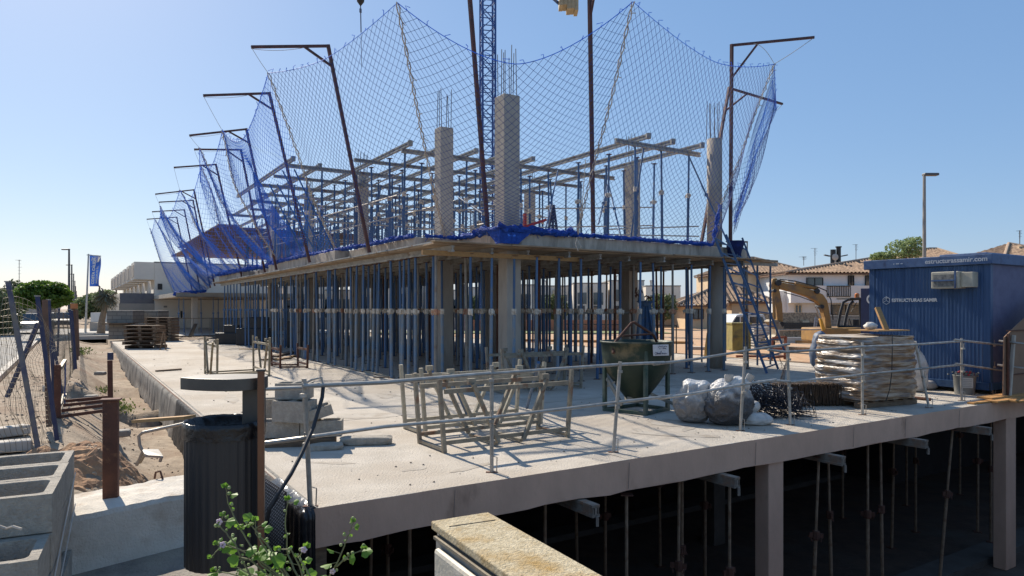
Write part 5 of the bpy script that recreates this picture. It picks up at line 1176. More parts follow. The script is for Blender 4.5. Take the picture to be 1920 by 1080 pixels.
# ================================================================ WRAPPED PALLET
pw = empty("wrapped_pallet", gp(1620, 757), "pallet of brown sacks tightly wrapped in shiny clear plastic, board on top", "wrapped pallet")
Yw = 12.15; cw_ = at(1622, 578, Yw + .25); cw_.z = 0
def wrapf(a, b):
    t = a * 2 * math.pi; c_, s_ = math.cos(t), math.sin(t); ex = .28
    x = math.copysign(abs(c_) ** ex, c_) * .78; y = math.copysign(abs(s_) ** ex, s_) * .55
    lay = .55 + .45 * abs(math.sin(b * math.pi * 9.5 + .6 * noise3(x * 2, y * 2, 3)))
    r_ = 1 + .045 * (lay - .7) + .05 * noise3(x * 3, y * 3, b * 9) + .02 * noise3(x * 9, y * 9, b * 40) - .05 * (b ** 3)
    q = Matrix.Rotation(.42, 3, 'Z') @ Vector((x * r_ * .92, y * r_ * 1.0, 0)); return cw_ + q + Z * (.13 + b * 1.08 + .03 * noise3(x * 2, y * 2, b * 8))
wrap_m = bpy.data.materials.new("wrapped_sacks"); wrap_m.use_nodes = True
def _wm():
    n = wrap_m.node_tree.nodes; l = wrap_m.node_tree.links; b = n["Principled BSDF"]; tc = n.new("ShaderNodeTexCoord"); mp = n.new("ShaderNodeMapping"); mp.inputs["Scale"].default_value = (1.2, 1.2, 7); l.new(tc.outputs["Object"], mp.inputs[0])
    t = n.new("ShaderNodeTexNoise"); t.inputs["Scale"].default_value = 2.2; t.inputs["Detail"].default_value = 8; l.new(mp.outputs[0], t.inputs[0]); r = n.new("ShaderNodeValToRGB"); l.new(t.outputs[0], r.inputs[0])
    e = r.color_ramp.elements; e[0].position = .36; e[0].color = (.1, .07, .05, 1); e[1].position = .66; e[1].color = (.5, .45, .4, 1); q = e.new(.46); q.color = (.28, .18, .1, 1); q = e.new(.55); q.color = (.22, .2, .185, 1)
    r2 = n.new("ShaderNodeValToRGB"); l.new(t.outputs[0], r2.inputs[0]); f = r2.color_ramp.elements; f[0].position = .35; f[0].color = (.12, .06, .03, 1); f[1].position = .68; f[1].color = (.5, .36, .24, 1); q = f.new(.5); q.color = (.3, .17, .08, 1)
    sp = n.new("ShaderNodeSeparateXYZ"); l.new(tc.outputs["Object"], sp.inputs[0]); mr = n.new("ShaderNodeMapRange"); l.new(sp.outputs[0], mr.inputs[0]); mr.inputs[1].default_value = -.15; mr.inputs[2].default_value = .12
    mx = n.new("ShaderNodeMixRGB"); l.new(mr.outputs[0], mx.inputs[0]); l.new(r.outputs[0], mx.inputs[1]); l.new(r2.outputs[0], mx.inputs[2]); l.new(mx.outputs[0], b.inputs["Base Color"]); b.inputs["Roughness"].default_value = .33; b.inputs["Coat Weight"].default_value = .3; b.inputs["Coat Roughness"].default_value = .1
    t2 = n.new("ShaderNodeTexNoise"); t2.inputs["Scale"].default_value = 5; t2.inputs["Detail"].default_value = 6; l.new(mp.outputs[0], t2.inputs[0]); bn = n.new("ShaderNodeBump"); bn.inputs["Strength"].default_value = .6; bn.inputs["Distance"].default_value = .03; l.new(t2.outputs[0], bn.inputs["Height"]); l.new(bn.outputs[0], b.inputs["Normal"])
_wm()
mb = MB(); mb.grid(wrapf, 150, 110, True); build(mb, "wrapped_load", wrap_m, pw, smooth=True)
mb = MB(); mb.add([wrapf(k / 40, 1) + Z * .005 for k in range(40)] + [cw_ + Z * 1.24], [(k, (k + 1) % 40, 40) for k in range(40)]); build(mb, "load_top", mat("kraft_top", (.42, .33, .22), (.5, .47, .42), 3, .5, bump=.5), pw)
Rw = Matrix.Rotation(.42, 3, 'Z')
for k, (a, b, c, d_) in enumerate(((0, -.42, .09, .1), (0, 0, .09, .1), (0, .42, .09, .1))):
    mb = MB(); mb.box(cw_ + Rw @ Vector((a, b, 0)) + Z * .05, (1.45, d_, .09), Rw); build(mb, "pallet_runner", wood_old, pw)
mb = MB()
for k in range(6): mb.box(cw_ + Rw @ Vector((-.62 + k * .248, 0, 0)) + Z * .108, (.12, 1.02, .022), Rw)
build(mb, "pallet_deck", wood_old, pw)
mb = MB(); mb.tube([at(1673, 626, Yw - .45), at(1673, 660, Yw - .48), at(1672, 700, Yw - .46), at(1668, 730, Yw - .44), at(1661, 752, Yw - .4)], .008, 5); build(mb, "tie_cord", black_m, pw)
mb = MB(); mb.box(at(1648, 619, Yw + .1), (.8, .6, .02), Rw); tag(build(mb, "plywood_sheet", wood_fresh), "thin pale plywood sheet lying on the wrapped pallet", "plywood")
mb = MB(); mb.bar(at(1645, 577, Yw + .3), at(1662, 619, Yw), .085, .05); tag(build(mb, "timber_stick", wood_fresh), "short timber leaning upright on top of the wrapped pallet", "timber")
mb = MB(); mb.grid(sack(at(1632, 618, Yw), .11, .1, .13, 8, (0, 0)), 24, 14, True); tag(build(mb, "plastic_knot", white_bag, smooth=True), "knot of whitish plastic standing on the wrapped pallet", "plastic")
mb = MB(); mb.grid(sack(gp(1736, 738) + Vector((.0, .3, 0)), .25, .22, .9, 14, (-.1, 0), top_pinch=.4), 36, 30, True); tag(build(mb, "bulk_bag", white_bag, smooth=True), "slumped tall white bulk bag between wrapped pallet and container", "bulk bag")
mb = MB(); mb.grid(sack(gp(1760, 735) + Vector((0, .4, 0)), .22, .15, .2, 17, (0, 0)), 26, 16, True); tag(build(mb, "low_sack", mat("grey_sack", (.36, .35, .35), (.27, .26, .26), 5, .7, bump=.5), smooth=True), "low grey sack at the foot of the blue container", "sack")
mb = MB(); mb.grid(sack(at(1535, 690, 14.2), .2, .2, .75, 19, (.05, 0)), 24, 16, True); tag(build(mb, "tarpaulin", mat("blue_grey_tarp", (.12, .16, .24), (.09, .12, .18), 5, .6), smooth=True), "blue grey tarpaulin edge hanging left of the wrapped pallet", "tarpaulin")
mb = MB(); mb.tube([gp(1705, 748) + Z * .03, gp(1745, 752) + Z * .03], .03, 8); tag(build(mb, "steel_pipe", steel_rust), "short pipe lying at the foot of the leaning rail post", "pipe")

# ================================================================ BLUE SITE CONTAINER
cont_m = mat("blue_container_paint", (.017, .058, .15), (.022, .07, .18), 3, .5, c3=(.04, .095, .21), scale3=1.1, stops3=(.45, .6), bump=.08, bscale=40, stretch=(6, 6, .4))
cont_f = mat("blue_fascia_paint", (.05, .1, .22), (.07, .13, .26), 5, .6, c3=(.03, .05, .12), scale3=4, stops3=(.55, .68))
u0c, v0c = .57, 13.5; zc0, zc1 = .1, 2.74; Lc_ = 2.44; Wc_ = 6.0
ct = empty("site_container", S(u0c, v0c, 0), "blue corrugated site office container with wall air conditioner and white lettering", "container")
def ribbed(a, b, zb_, zt_, pitch=.1, dep=.022, inv=1):
    a = Vector(a); b = Vector(b); d = (b - a); L = d.length; d.normalize(); n_ = d.cross(Z) * inv; x = 0; P = []
    while x < L:
        for f, o in ((0, 0), (.35, 0), (.5, dep), (.85, dep)):
            if x + f * pitch < L: P.append(a + d * (x + f * pitch) + n_ * o)
        x += pitch
    P.append(b); mb = MB(); n = len(P); mb.v = [(p.x, p.y, zb_) for p in P] + [(p.x, p.y, zt_) for p in P]; mb.f = [(i, i + 1, n + i + 1, n + i) for i in range(n - 1)]; return mb
A1, A2 = S(u0c + Lc_, v0c), S(u0c, v0c)
mb = ribbed(A1 - DU * .14, A2 + DU * .12, zc0 + .12, zc1 - .18, .07, .012, 1); build(mb, "end_wall", cont_m, ct)
mb = MB(); mb.add([S(u0c + .0, v0c + .12, zc0 + .1), S(u0c, v0c + Wc_, zc0 + .1), S(u0c, v0c + Wc_, zc1 - .15), S(u0c, v0c + .12, zc1 - .15)], [(0, 1, 2, 3)]); build(mb, "side_wall", mat("greyer_side_panel", (.12, .13, .23), (.09, .1, .19), 5, .7, bump=.3, bscale=60), ct)  # side wall colour paler and greyer than the end wall
for (u, v) in ((u0c + .02, v0c + .02), (u0c + Lc_ - .02, v0c + .02)):
    mb = MB(); mb.box(S(u + (.04 if u < 1 else -.04), v + .04, (zc0 + zc1) / 2), (.12, .13, zc1 - zc0 - .1), RZ)
    build(mb, "corner_post", cont_m, ct, bevel=.01)
mb = MB(); mb.box(S(u0c + Lc_ / 2, v0c - .02, zc0 + .06), (.1, Lc_ + .02, .14), RZ); mb.box(S(u0c + 0.02, v0c + Wc_ / 2, zc0 + .06), (Wc_, .1, .14), RZ); build(mb, "base_rail", cont_m, ct)
mb = MB(); mb.prism(SP([(u0c - .07, v0c - .08), (u0c + Lc_ + .09, v0c - .08), (u0c + Lc_ + .09, v0c + Wc_), (u0c - .07, v0c + Wc_)]), zc1 - .17, zc1 + .03); build(mb, "roof_fascia", cont_f, ct, bevel=.012)
mb = MB(); mb.prism(SP([(u0c + .1, v0c + .1), (u0c + 1.0, v0c + .1), (u0c + 1.0, v0c + Wc_), (u0c + .1, v0c + Wc_)]), zc1 + .03, zc1 + .075); build(mb, "roof_cap", cont_f, ct, bevel=.02)
mb = MB(); mb.prism(SP([(u0c + .05, v0c + .05), (u0c + Lc_, v0c + .05), (u0c + Lc_, v0c + Wc_), (u0c + .05, v0c + Wc_)]), zc0 + .1, zc1 - .2); 
inner = build(mb, "inner_shell", black_m, ct)
inner.data.transform(Matrix.Translation(Vector((DV.x * .02, DV.y * .02, 0))))
lett = mat("faded_white_lettering", (.55, .58, .62), (.42, .46, .52), 30, .7)
def wallfr(u, z, off): return fr(-DU, Z, S(u, v0c + off, z))
text_mesh("estructurassamir.com", .135, "web_lettering", lett, wallfr(u0c + .6, zc1 - .068, -.083), ct, .002, .003)
text_mesh("ESTRUCTURAS SAMIR", .098, "name_lettering", lett, wallfr(u0c + 1.45, 1.87, -.021), ct, .003, .003)
text_mesh(". ... ..", .11, "worn_lettering", lett, wallfr(u0c + 1.75, zc1 - .05, -.083), ct, .004, .003)
mb = MB(); lc_ = S(u0c + 2.04, v0c - .022, 1.87); w2 = .085
hexp = [lc_ - DU * (math.cos(R(60 * k + 30)) * w2) + Z * (math.sin(R(60 * k + 30)) * w2) for k in range(6)]
for k in range(6): mb.bar(hexp[k], hexp[(k + 1) % 6], .01, .012)
for k in (1, 3, 5): mb.bar(lc_, hexp[k], .01, .012)
mb.bar(hexp[0].lerp(hexp[1], .5), hexp[2].lerp(lc_, .4), .01, .01)
build(mb, "box_logo", lett, ct)
# air conditioner
acz = 2.27; acu = u0c + .55; fr_ = S(acu, v0c, acz)
mb = MB(); mb.box(S(acu + .14, v0c - .16, acz), (.32, .52, .34), RZ); ac = build(mb, "air_conditioner", mat("aged_ac_white", (.5, .47, .38), (.4, .37, .3), 9, .6), ct, bevel=.015)
mb = MB(); mb.box(S(acu + .16, v0c - .326, acz - .01), (.012, .38, .25), RZ); build(mb, "ac_coil", mat("grimy_coil", (.14, .14, .13), (.26, .25, .23), 22, .8, c3=(.05, .05, .05), scale3=9), ac)
mb = MB(); mb.box(S(acu + .16, v0c - .345, acz - .01), (.02, .44, .03), RZ); mb.box(S(acu - .07, v0c - .345, acz), (.02, .03, .34), RZ); build(mb, "ac_bracket", cont_f, ac)
mb = MB(); mb.box(S(acu - .23, v0c - .1, acz - .0), (.26, .22, .3), RZ); o = build(mb, "ac_side", mat("aged_ac_white", (.5, .47, .38)), ac, bevel=.01)
mb = MB()
for k in range(2): mb.box(S(acu - .2 - k * .08, v0c - .215, acz), (.02, .05, .26), RZ)
build(mb, "ac_louvre", mat("brown_louvre", (.2, .13, .07)), ac)
# second container behind
c2 = empty("blue_container", at(1622, 610, 22), "second darker blue container partly hidden behind the site office", "container")
q0_ = at(1614, 541, 22.0); mb = MB(); mb.prism([(q0_ + DU * a - DU * 0 + DV * b)[:2] for a, b in ((0, 0), (-2.4, 0), (-2.4, 2.4), (0, 2.4))], .1, q0_.z); build(mb, "body", mat("dark_container_blue", (.008, .022, .09)), c2)
text_mesh("C", .42, "letter", lett, fr(-DU, Z, q0_ - DU * .33 - DV * .012 - Z * .36), c2, .006, .003)

# plywood enclosure at the right edge
pe = empty("plywood_enclosure", S(.02, 13.3, 0), "brown plywood formwork enclosure at the right border with slanting top", "plywood enclosure")
mb = MB(); pa = [S(.1, 12.9, .02), S(.1, 15.2, .02), S(.1, 15.2, 2.1), S(.1, 12.95, 1.16)]; mb.add(pa + [p + DU * .02 for p in pa], [(0, 1, 2, 3), (7, 6, 5, 4), (0, 4, 5, 1), (1, 5, 6, 2), (2, 6, 7, 3), (3, 7, 4, 0)]); build(mb, "panel", mat("brown_plywood", (.26, .16, .1), (.21, .125, .08), 2, .8, c3=(.15, .1, .075), scale3=1.4, stops3=(.5, .7)), pe)
mb = MB(); mb.box(S(.06, 13.14, .6), (.06, .05, 1.2), RZ @ Matrix.Rotation(.16, 3, 'Y')); build(mb, "white_strut", mat("whitish_board", (.5, .46, .4), (.42, .38, .33), 5), pe)
mb = MB(); mb.box(S(.07, 13.03, .62), (.05, .03, 1.2), RZ); mb.box(S(.085, 14.1, 1.28), (2.2, .02, .02), RZ); mb.box(S(.085, 14.1, .45), (2.2, .02, .02), RZ); build(mb, "frame_member", steel_rust, pe)
# pail
pp = gp(1821, 741); ppc = pp + Vector((.0, .2, 0)); e = empty("grey_pail", ppc, "grey plastic pail filled with small red and black spacers", "pail")
mb = MB(); mb.lathe(ppc, [(.17, 0), (.2, .36), (.21, .37), (.2, .38), (.18, .33)], 28, cap=False); build(mb, "pail_body", mat("grey_plastic_pail", (.2, .21, .21), (.16, .17, .17), 5, .45), e, smooth=True)
mb = MB(); mb.box(ppc + Vector((-.07, -.185, .24)), (.2, .012, .2), Matrix.Rotation(-.35, 3, 'Z')); build(mb, "paper_label", mat("pail_label", (.48, .49, .47), (.4, .4, .39), 5, .6), e)
mb = MB()
for k in range(5): mb.box(ppc + Vector((-.07, -.193, .17 + k * .033)), (.15, .01, .004), Matrix.Rotation(-.35, 3, 'Z'))
build(mb, "label_rules", mat("grey_ink", (.12, .12, .13)), e)
for nm, mm, n_p, sd_ in (("red_spacers", mat("red_plastic", (.45, .04, .04)), 16, 1), ("dark_spacers", mat("dark_plastic_bits", (.04, .05, .05), (.3, .3, .27), 30), 60, 2)):
    mb = MB(); r_ = random.Random(sd_)
    for k in range(n_p): mb.box(ppc + Vector((r_.gauss(0, .09), r_.gauss(-.02, .08), .36 + r_.random() * .09)), (.035, .03, .02), Matrix.Rotation(r_.random() * 3, 3, 'Z') @ Matrix.Rotation(r_.random() * 2, 3, 'X'))
    build(mb, nm, mm, e)
# orange boards at the slab edge right
for k, (a, b, w_, h_) in enumerate(((( .18, 12.35), (.1, 14.3), .26, .035), ((.0, 12.2), (-.1, 14.2), .22, .035), ((-.2, 12.55), (-.28, 14.2), .2, .035))):
    mb = MB(); mb.bar(S(*a, .03 + .03 * (k == 0)), S(*b, .03 + .03 * (k == 0)), w_, h_); tag(build(mb, "plank", mat("orange_plank", (.45, .24, .08), (.36, .19, .07), 4, .8, stretch=(1, 5, 5)), bevel=.004), ["rear", "middle", "front overhanging"][k] + " orange brown plank at the right slab corner", "plank")
mb = MB(); mb.bar(S(.12, 11.7, .02), S(.06, 12.3, .02), .12, .03); tag(build(mb, "plank", mat("orange_plank", (.45, .24, .08))), "small orange board left of the plank platform", "plank")
# a taller site object outside the frame on the right is not built; shade on the container comes from the building

bf = empty("blue_funnel_stand", at(1208, 655, 19), "blue steel stand with splayed legs behind the bucket, clamps heaped on top", "stand")
for a_1, b_1 in (((1196, 660), (1206, 572)), ((1228, 652), (1214, 572)), ((1212, 648), (1210, 572))):
    mb = MB(); mb.bar(at(*a_1, 19), at(*b_1, 19), .16, .12); build(mb, "leg", blue_steel, bf)
mb = MB(); mb.lathe(at(1210, 574, 19), [(.14, 0), (.2, .1), (.26, .14)], 10); build(mb, "hopper", blue_steel, bf)
mb = MB()
for k in range(14): c = at(1210, 563, 19) + Vector((rr.uniform(-.3, .25), rr.uniform(-.1, .1), rr.uniform(-.1, .25))); mb.bar(c, c + Vector((rr.uniform(-.2, .2), 0, rr.uniform(-.15, .2))), .035, .03)
build(mb, "clamps", steel_rust, bf)
mb = MB(); mb.bar(at(1082, 587, 21), at(1180, 586, 21.5), .09, .06); tag(build(mb, "steel_channel", beam_al), "level grey channel tied across the props right of the front corner column", "channel")
ts = empty("triangle_stand", at(1035, 440, 18), "narrow dark triangular lattice stand on the first floor slab behind the net", "stand")
for a_1, b_1 in (((1026, 445), (1037, 384)), ((1046, 445), (1038, 384)), ((1036, 445), (1037, 384))): mb = MB(); mb.bar(at(*a_1, 18.5), at(*b_1, 18.5), .05, .05); build(mb, "leg", mat("dark_blue_lattice", (.03, .05, .1)), ts)
mb = MB()
for k in range(7): mb.bar(at(1026.5 + k * 1.5, 438 - k * 7.5, 18.5), at(1045.5 - k * 1.1, 438 - k * 7.5, 18.5), .04, .04)
build(mb, "rungs", mat("dark_blue_lattice", (.03, .05, .1)), ts)
mb = MB(); mb.bar(at(985, 425, 17.8), at(1024, 412, 18), .07, .07); tag(build(mb, "red_bar", mat("bright_red_steel", (.35, .04, .03))), "red bar leaning across the floor right of the front corner column", "bar")
mb = MB(); mb.bar(at(984, 440, 17.8), at(984, 400, 17.8), .07, .07); tag(build(mb, "red_post", mat("bright_red_steel", (.35, .04, .03))), "short red post on the floor right of the front corner column", "post")
# ================================================================ BLUE STAIR and right platform
sg = empty("ladder_stair", gp(1437, 700), "steep blue steel ladder stair leaning on the right end of the slab", "ladder")
mA = (at(1341, 446, 18.5), at(1438, 700, 17.9)); mB_ = (at(1372, 452, 19.0), at(1459, 692, 18.6))
for a, b in (mA, mB_):
    mb = MB(); mb.bar(a, b, .06, .06); build(mb, "stringer", blue_steel, sg)
    off = Vector((.32, .1, .1)); mb = MB(); mb.bar(a + off, b + off + Vector((-.1, 0, .35)), .05, .05); build(mb, "outer_chord", blue_steel, sg)
    mb = MB(); n = 9
    for k in range(n): p = a.lerp(b, k / n); q_ = a.lerp(b, (k + 1) / n) + off + Vector((-.1, 0, .35)) * ((k + 1) / n); mb.bar(p, q_, .03, .03)
    build(mb, "lacing", blue_steel, sg)
mb = MB()
for k in range(13): mb.bar(mA[0].lerp(mA[1], (k + .5) / 13), mB_[0].lerp(mB_[1], (k + .5) / 13), .045, .03)
build(mb, "rungs", blue_steel, sg)
pf = empty("timber_platform", S(8.3, 15.5, 3.1), "small platform of boards on thin blue posts right of the slab", "platform")
mb = MB(); mb.prism(SP([(7.4, 14.7), (9.6, 14.7), (9.6, 16.2), (7.4, 16.2)]), 3.08, 3.14); build(mb, "deck", plywood, pf)
mb = MB(); mb.bar(S(7.6, 14.8, 3.02), S(7.6, 16.4, 3.02), .08, .1); mb.bar(S(9.3, 14.8, 3.02), S(9.3, 16.4, 3.02), .08, .1); build(mb, "bearer", beam_al, pf)
for a, b in ((7.6, 14.9), (7.6, 15.5), (7.6, 16.1), (9.3, 15.0), (9.3, 16.1)):
    mb = MB(); mb.tube([S(a, b, 0), S(a, b, 2.98)], .03, 7); build(mb, "post", blue_steel, pf)
# ================================================================ FENCE ON THE LEFT
blue_post = mat("navy_fence_paint", (.02, .028, .085), (.045, .05, .095), 6, .6, c3=(.22, .22, .22), scale3=5, stops3=(.58, .7))
wire_m = mat("fence_wire", (.22, .19, .14), (.14, .12, .1), 9, .6, .5)
FY = [(15, 528, 72, 845, 8.3, "grey blue fence post leaning at the far left, nearest of all", .06), (70, 555, 107, 826, 8.9, "navy fence post second from the left, leaning right", .055), (91, 562, 104, 770, 10.8, "navy fence post third from the left", .055),
      (96, 615, 116, 738, 12.0, "navy fence post leaning right behind the third one", .05), (111, 578, 108, 668, 15.5, "thin upright navy fence post farther back", .045), (131, 580, 139, 693, 17.5, "left of the two far navy fence posts", .05), (135, 582, 143, 692, 17.7, "right of the two far navy fence posts", .05)]
for x0, y0, x1, y1, Y_, lb, w_ in FY:
    w_ *= .78
    a, b = at(x1, y1, Y_), at(x0, y0, Y_ + .1); e = empty("fence_post", a, lb, "fence post", "posts of the site fence"); mb = MB(); mb.bar(a, b, w_, w_, up=Vector((1, .3, 0))); build(mb, "shaft", blue_post if x0 > 20 else mat("grey_blue_post", (.1, .11, .16), (.17, .16, .14), 6, .6, c3=(.05, .05, .1), scale3=5), e)
    mb = MB(); mb.box(b, (w_ * 1.2, w_ * 1.2, .015)); build(mb, "cap", steel_galv, e)
mb = MB(); mb.bar(at(72, 605, 9.6), at(13, 745, 9.6), .045, .045); tag(build(mb, "fence_brace", blue_post), "slanting navy brace behind the leaning left fence post", "brace")
# weathered timber posts beside
for x0, y0, x1, y1, Y_, lb in ((84, 562, 92, 800, 9.6, "rough grey brown timber fence post wrapped in rusty wire"), (138, 575, 145, 675, 17.9, "rusty brown fence post with orange cap behind the navy pair"), (144, 580, 147, 668, 18.6, "second rusty fence post at the end of the fence")):
    mb = MB(); mb.bar(at(x1, y1, Y_), at(x0, y0, Y_), .07, .07); tag(build(mb, "timber_post", mat("rusty_brown_post", (.17, .1, .07), (.1, .07, .055), 8, .9)), lb, "fence post")
mb = MB(); mb.box(at(139, 574, 17.85), (.13, .1, .13)); tag(build(mb, "orange_cap", mat("orange_rag", (.5, .2, .08))), "orange rag tied on the rusty fence post", "rag")
# welded mesh panels
def meshpanel(name, label, fn, nu, nv, r=.0035, m=wire_m):
    P = []; Q = []; SU = 12
    for i in range(nu + 1):
        for k in range(nv * 3): P.append(fn(i / nu, k / (nv * 3))); Q.append(fn(i / nu, (k + 1) / (nv * 3)))
    for j in range(nv + 1):
        for k in range(nu): P.append(fn(k / nu, j / nv)); Q.append(fn((k + 1) / nu, j / nv))
    vs, fs = seg_mesh(P, Q, r); o = build_np(vs, fs, name, m, loc=P[0]); return tag(o, label, "fence panel", "wire mesh fence panels")
def lerp4(a, b, c, d, s, t): return a.lerp(b, s).lerp(d.lerp(c, s), t)
q = (at(-70, 850, 7.4), at(72, 845, 8.3), at(24, 545, 8.35), at(-110, 530, 7.4))
def pn1(s, t):
    p = lerp4(*q, s, t); k = .06 if abs((t * 7) % 1 - .5) < .2 else 0; return p + Vector((0, -.12 * math.sin(t * 3.1), 0)) + Vector((.03 * noise3(s * 4, t * 6, 1), -k * (1 if int(t * 7) % 2 else -1) * .5, .03 * noise3(s * 4, t * 5, 4)))
meshpanel("mesh_fence", "bent welded wire panel at the far left before the road", pn1, 13, 6, .0026)
q2 = (at(60, 850, 8.6), at(106, 826, 8.9), at(70, 615, 9.0), at(28, 560, 8.6))
def pn2(s, t):                                       # crumpled panel rolling over at the top
    p = lerp4(*q2, s, t); r_ = ss(.55, 1, t); return p + Vector((-.25 * math.sin(t * 3.0) * (1 - s) + .35 * r_ * s * (1 - s) + .05 * noise3(s * 5, t * 7, 2), .5 * r_ * (s - .3) + .12 * noise3(s * 3, t * 5, 7), .12 * r_ * math.sin(s * 5)))
meshpanel("mesh_fence", "crumpled wire panel bunched beside the navy posts", pn2, 20, 26, .0021, mat("pale_wire", (.34, .31, .25), (.25, .22, .17), 8, .6, .4))
q3 = (at(104, 770, 10.8), at(139, 693, 17.5), at(131, 592, 17.5), at(92, 575, 10.8))
meshpanel("mesh_fence", "long wire panel between the third and the far navy posts", lambda s, t: lerp4(*q3, s, t) + Vector((.05 * noise3(s * 5, t * 3, 1), 0, 0)), 44, 9, .0026)
q4 = (at(145, 668, 18.6), at(148, 632, 34), at(144, 578, 34), at(147, 585, 18.6))
meshpanel("mesh_fence", "far wire panel running on from the rusty posts", lambda s, t: lerp4(*q4, s, t), 60, 9, .003)
# fence feet
for k, (x0, y0, x1, y1, lb) in enumerate(((-20, 822, 52, 812, "rear concrete fence foot at the left border"), (-30, 850, 60, 842, "front concrete fence foot at the left border"), (88, 735, 108, 731, "concrete fence foot by the slanting brace"))):
    a, b = gp(x0, y0), gp(x1, y1); mb = MB(); mb.bar(a + Z * .06, b + Z * .06, .2, .13); tag(build(mb, "concrete_foot_block", kerb_m, bevel=.02), lb, "fence foot")
# rusty rack in the dirt
rr1 = empty("rusty_frame", gp(115, 785), "low rusty steel frame with four bars standing in the dirt beside the fence", "frame")
Ya = 10.8; rust = steel_rust
for nm, a, b, w_ in (("upright", at(108, 783, Ya), at(108, 684, Ya), .09), ("upright", at(207, 748, Ya + 1.2), at(206, 676, Ya + 1.2), .08), ("bar", at(113, 781, Ya), at(210, 768, Ya + .2), .05), ("bar", at(116, 770, Ya + .4), at(210, 758, Ya + .6), .05), ("bar", at(119, 760, Ya + .8), at(210, 750, Ya + 1.0), .05), ("bar", at(122, 752, Ya + 1.1), at(208, 744, Ya + 1.3), .05)):
    mb = MB(); mb.bar(a, b, w_, w_); build(mb, nm, rust, rr1)
mb = MB(); mb.bar(at(110, 762, Ya + .2), at(122, 740, Ya + 1), .06, .04); build(mb, "pale_stay", steel_worn, rr1)
mb = MB(); mb.bar(at(121, 760, Ya + .9), at(123, 674, Ya + .9), .16, .02); e = tag(build(mb, "blue_sign_board", mat("blue_board", (.03, .06, .2), (.05, .09, .22), 5, .5)), "narrow upright blue board standing in the rusty frame", "board")
mb = MB(); mb.bar(at(113, 690, Ya), at(122, 676, Ya + .9), .05, .05); tag(build(mb, "pale_bar", steel_worn), "pale short bar over the rusty frame and blue board", "bar")
mb = MB(); mb.box(at(207, 668, Ya + 1.2), (.07, .07, .13)); tag(build(mb, "post_wrap", blue_post), "navy cap on the right upright of the rusty frame", "cap")
for k, (x, y) in enumerate(((188, 700), (172, 745), (230, 812))):
    mb = MB(); c = gp(x, y, -.02); mb.grid(lump(c, .14 - .02 * k, .09, .05, 40 + k, .3 * k), 18, 10, True); tag(build(mb, "rock", mat("grey_rock", (.26, .24, .21), (.2, .18, .16), 9)), ["grey rock on the dirt strip behind the rusty frame", "flat rock on the dirt right of the frame", "rock near the dirt heap"][k], "rock")

# ================================================================ LEFT MIDDLE: pallets and blocks
def pallet(mb_fn, o, ax, ay, L=1.2, W=1.0, label="", tilt=0, grp="wooden pallets stacked on the slab"):
    t = empty("wooden_pallet", o, label, "pallet", grp); z = Z
    for f in (.05, .5, .95): mb = MB(); c = o + ax * (L * f) + z * .06; mb.bar(c, c + ay * W, .12, .1); build(mb, "runner", wood_old, t)
    mb = MB()
    for k in range(7): c = o + ay * (W * (k + .5) / 7) + z * .122; mb.bar(c, c + ax * L, W / 9, .022)
    build(mb, "deck_boards", wood_old, t); mb = MB()
    for f in (.05, .5, .95): c = o + ay * (W * f) + z * .01; mb.bar(c, c + ax * L, .1, .018)
    build(mb, "bottom_boards", wood_old, t); return t
o0 = gp(231, 654); p0 = None; ax = Vector((1, .05, 0)).normalized(); ay = Vector((-.05, 1, 0)).normalized(); r_ = random.Random(2)
ordn = ["bottom", "second", "third", "fourth", "fifth", "top"]
for k in range(6):
    o = o0 + Z * (k * .168) + Vector((r_.uniform(-.04, .04), r_.uniform(-.04, .04), 0))
    if p0 is None: p0 = pallet(None, o, ax, ay, 1.32, 1.0, ordn[k] + " wooden pallet of the nearer dark stack at the far end of the slab")
    else: c = copy_tree(p0); c.location = o; c["label"] = ordn[k] + " wooden pallet of the nearer dark stack at the far end of the slab"
o1 = gp(271, 640)
for k in range(8): c = copy_tree(p0); c.location = o1 + Z * (k * .155) + Vector((r_.uniform(-.03, .03), 0, 0)); c["label"] = ["bottom", "second", "third", "fourth", "fifth", "sixth", "seventh", "top"][k] + " pallet of the browner stack behind the dark one"; c["group"] = "pallets of the rear stack"
tb = empty("timber_trestle", gp(303, 655), "dark narrow wooden trestle leaning right of the pallet stacks", "trestle")
for a, b in (((300, 656), (307, 622)), ((311, 656), (307, 622)), ((304, 652), (309, 624))): mb = MB(); mb.bar(gp(a[0], a[1]), at(b[0], b[1], gp(a[0], a[1]).y), .05, .05); build(mb, "leg", wood_old, tb)
mb = MB(); mb.bar(at(301, 640, 29), at(310, 640, 29), .04, .05); build(mb, "rung", wood_old, tb)
gb = brick_mat("grey_block_pack", (.2, .19, .17), (.25, .235, .21), (.12, .115, .105), .5, .2, .015)
def pack(x0, x1, y0, y1, Y_, dep, lb):
    a = at(x0, y1, Y_); b = at(x1, y0, Y_); mb = MB(); mb.box(Vector(((a.x + b.x) / 2, Y_ + dep / 2, (a.z + b.z) / 2)), (b.x - a.x, dep, b.z - a.z)); o = build(mb, "block_pack", gb, bevel=.03); return tag(o, lb, "block pack", "packs of grey blocks")
pack(203, 250, 608, 636, 37, 1.2, "lower pack of grey concrete blocks at the far left end of the slab"); pack(200, 249, 582, 606, 37.3, 1.2, "upper pack of grey blocks on a dark pallet, left one")
pack(267, 297, 582, 606, 39, 1.2, "upper pack of grey blocks behind the pallet stacks"); pack(265, 297, 608, 630, 39, 1.2, "lower pack of grey blocks behind the pallet stacks")
mb = MB(); mb.bar(at(202, 607, 37.1), at(249, 606, 37.1), 1.1, .05); tag(build(mb, "pallet_board", wood_old), "dark pallet between the two left block packs", "pallet")
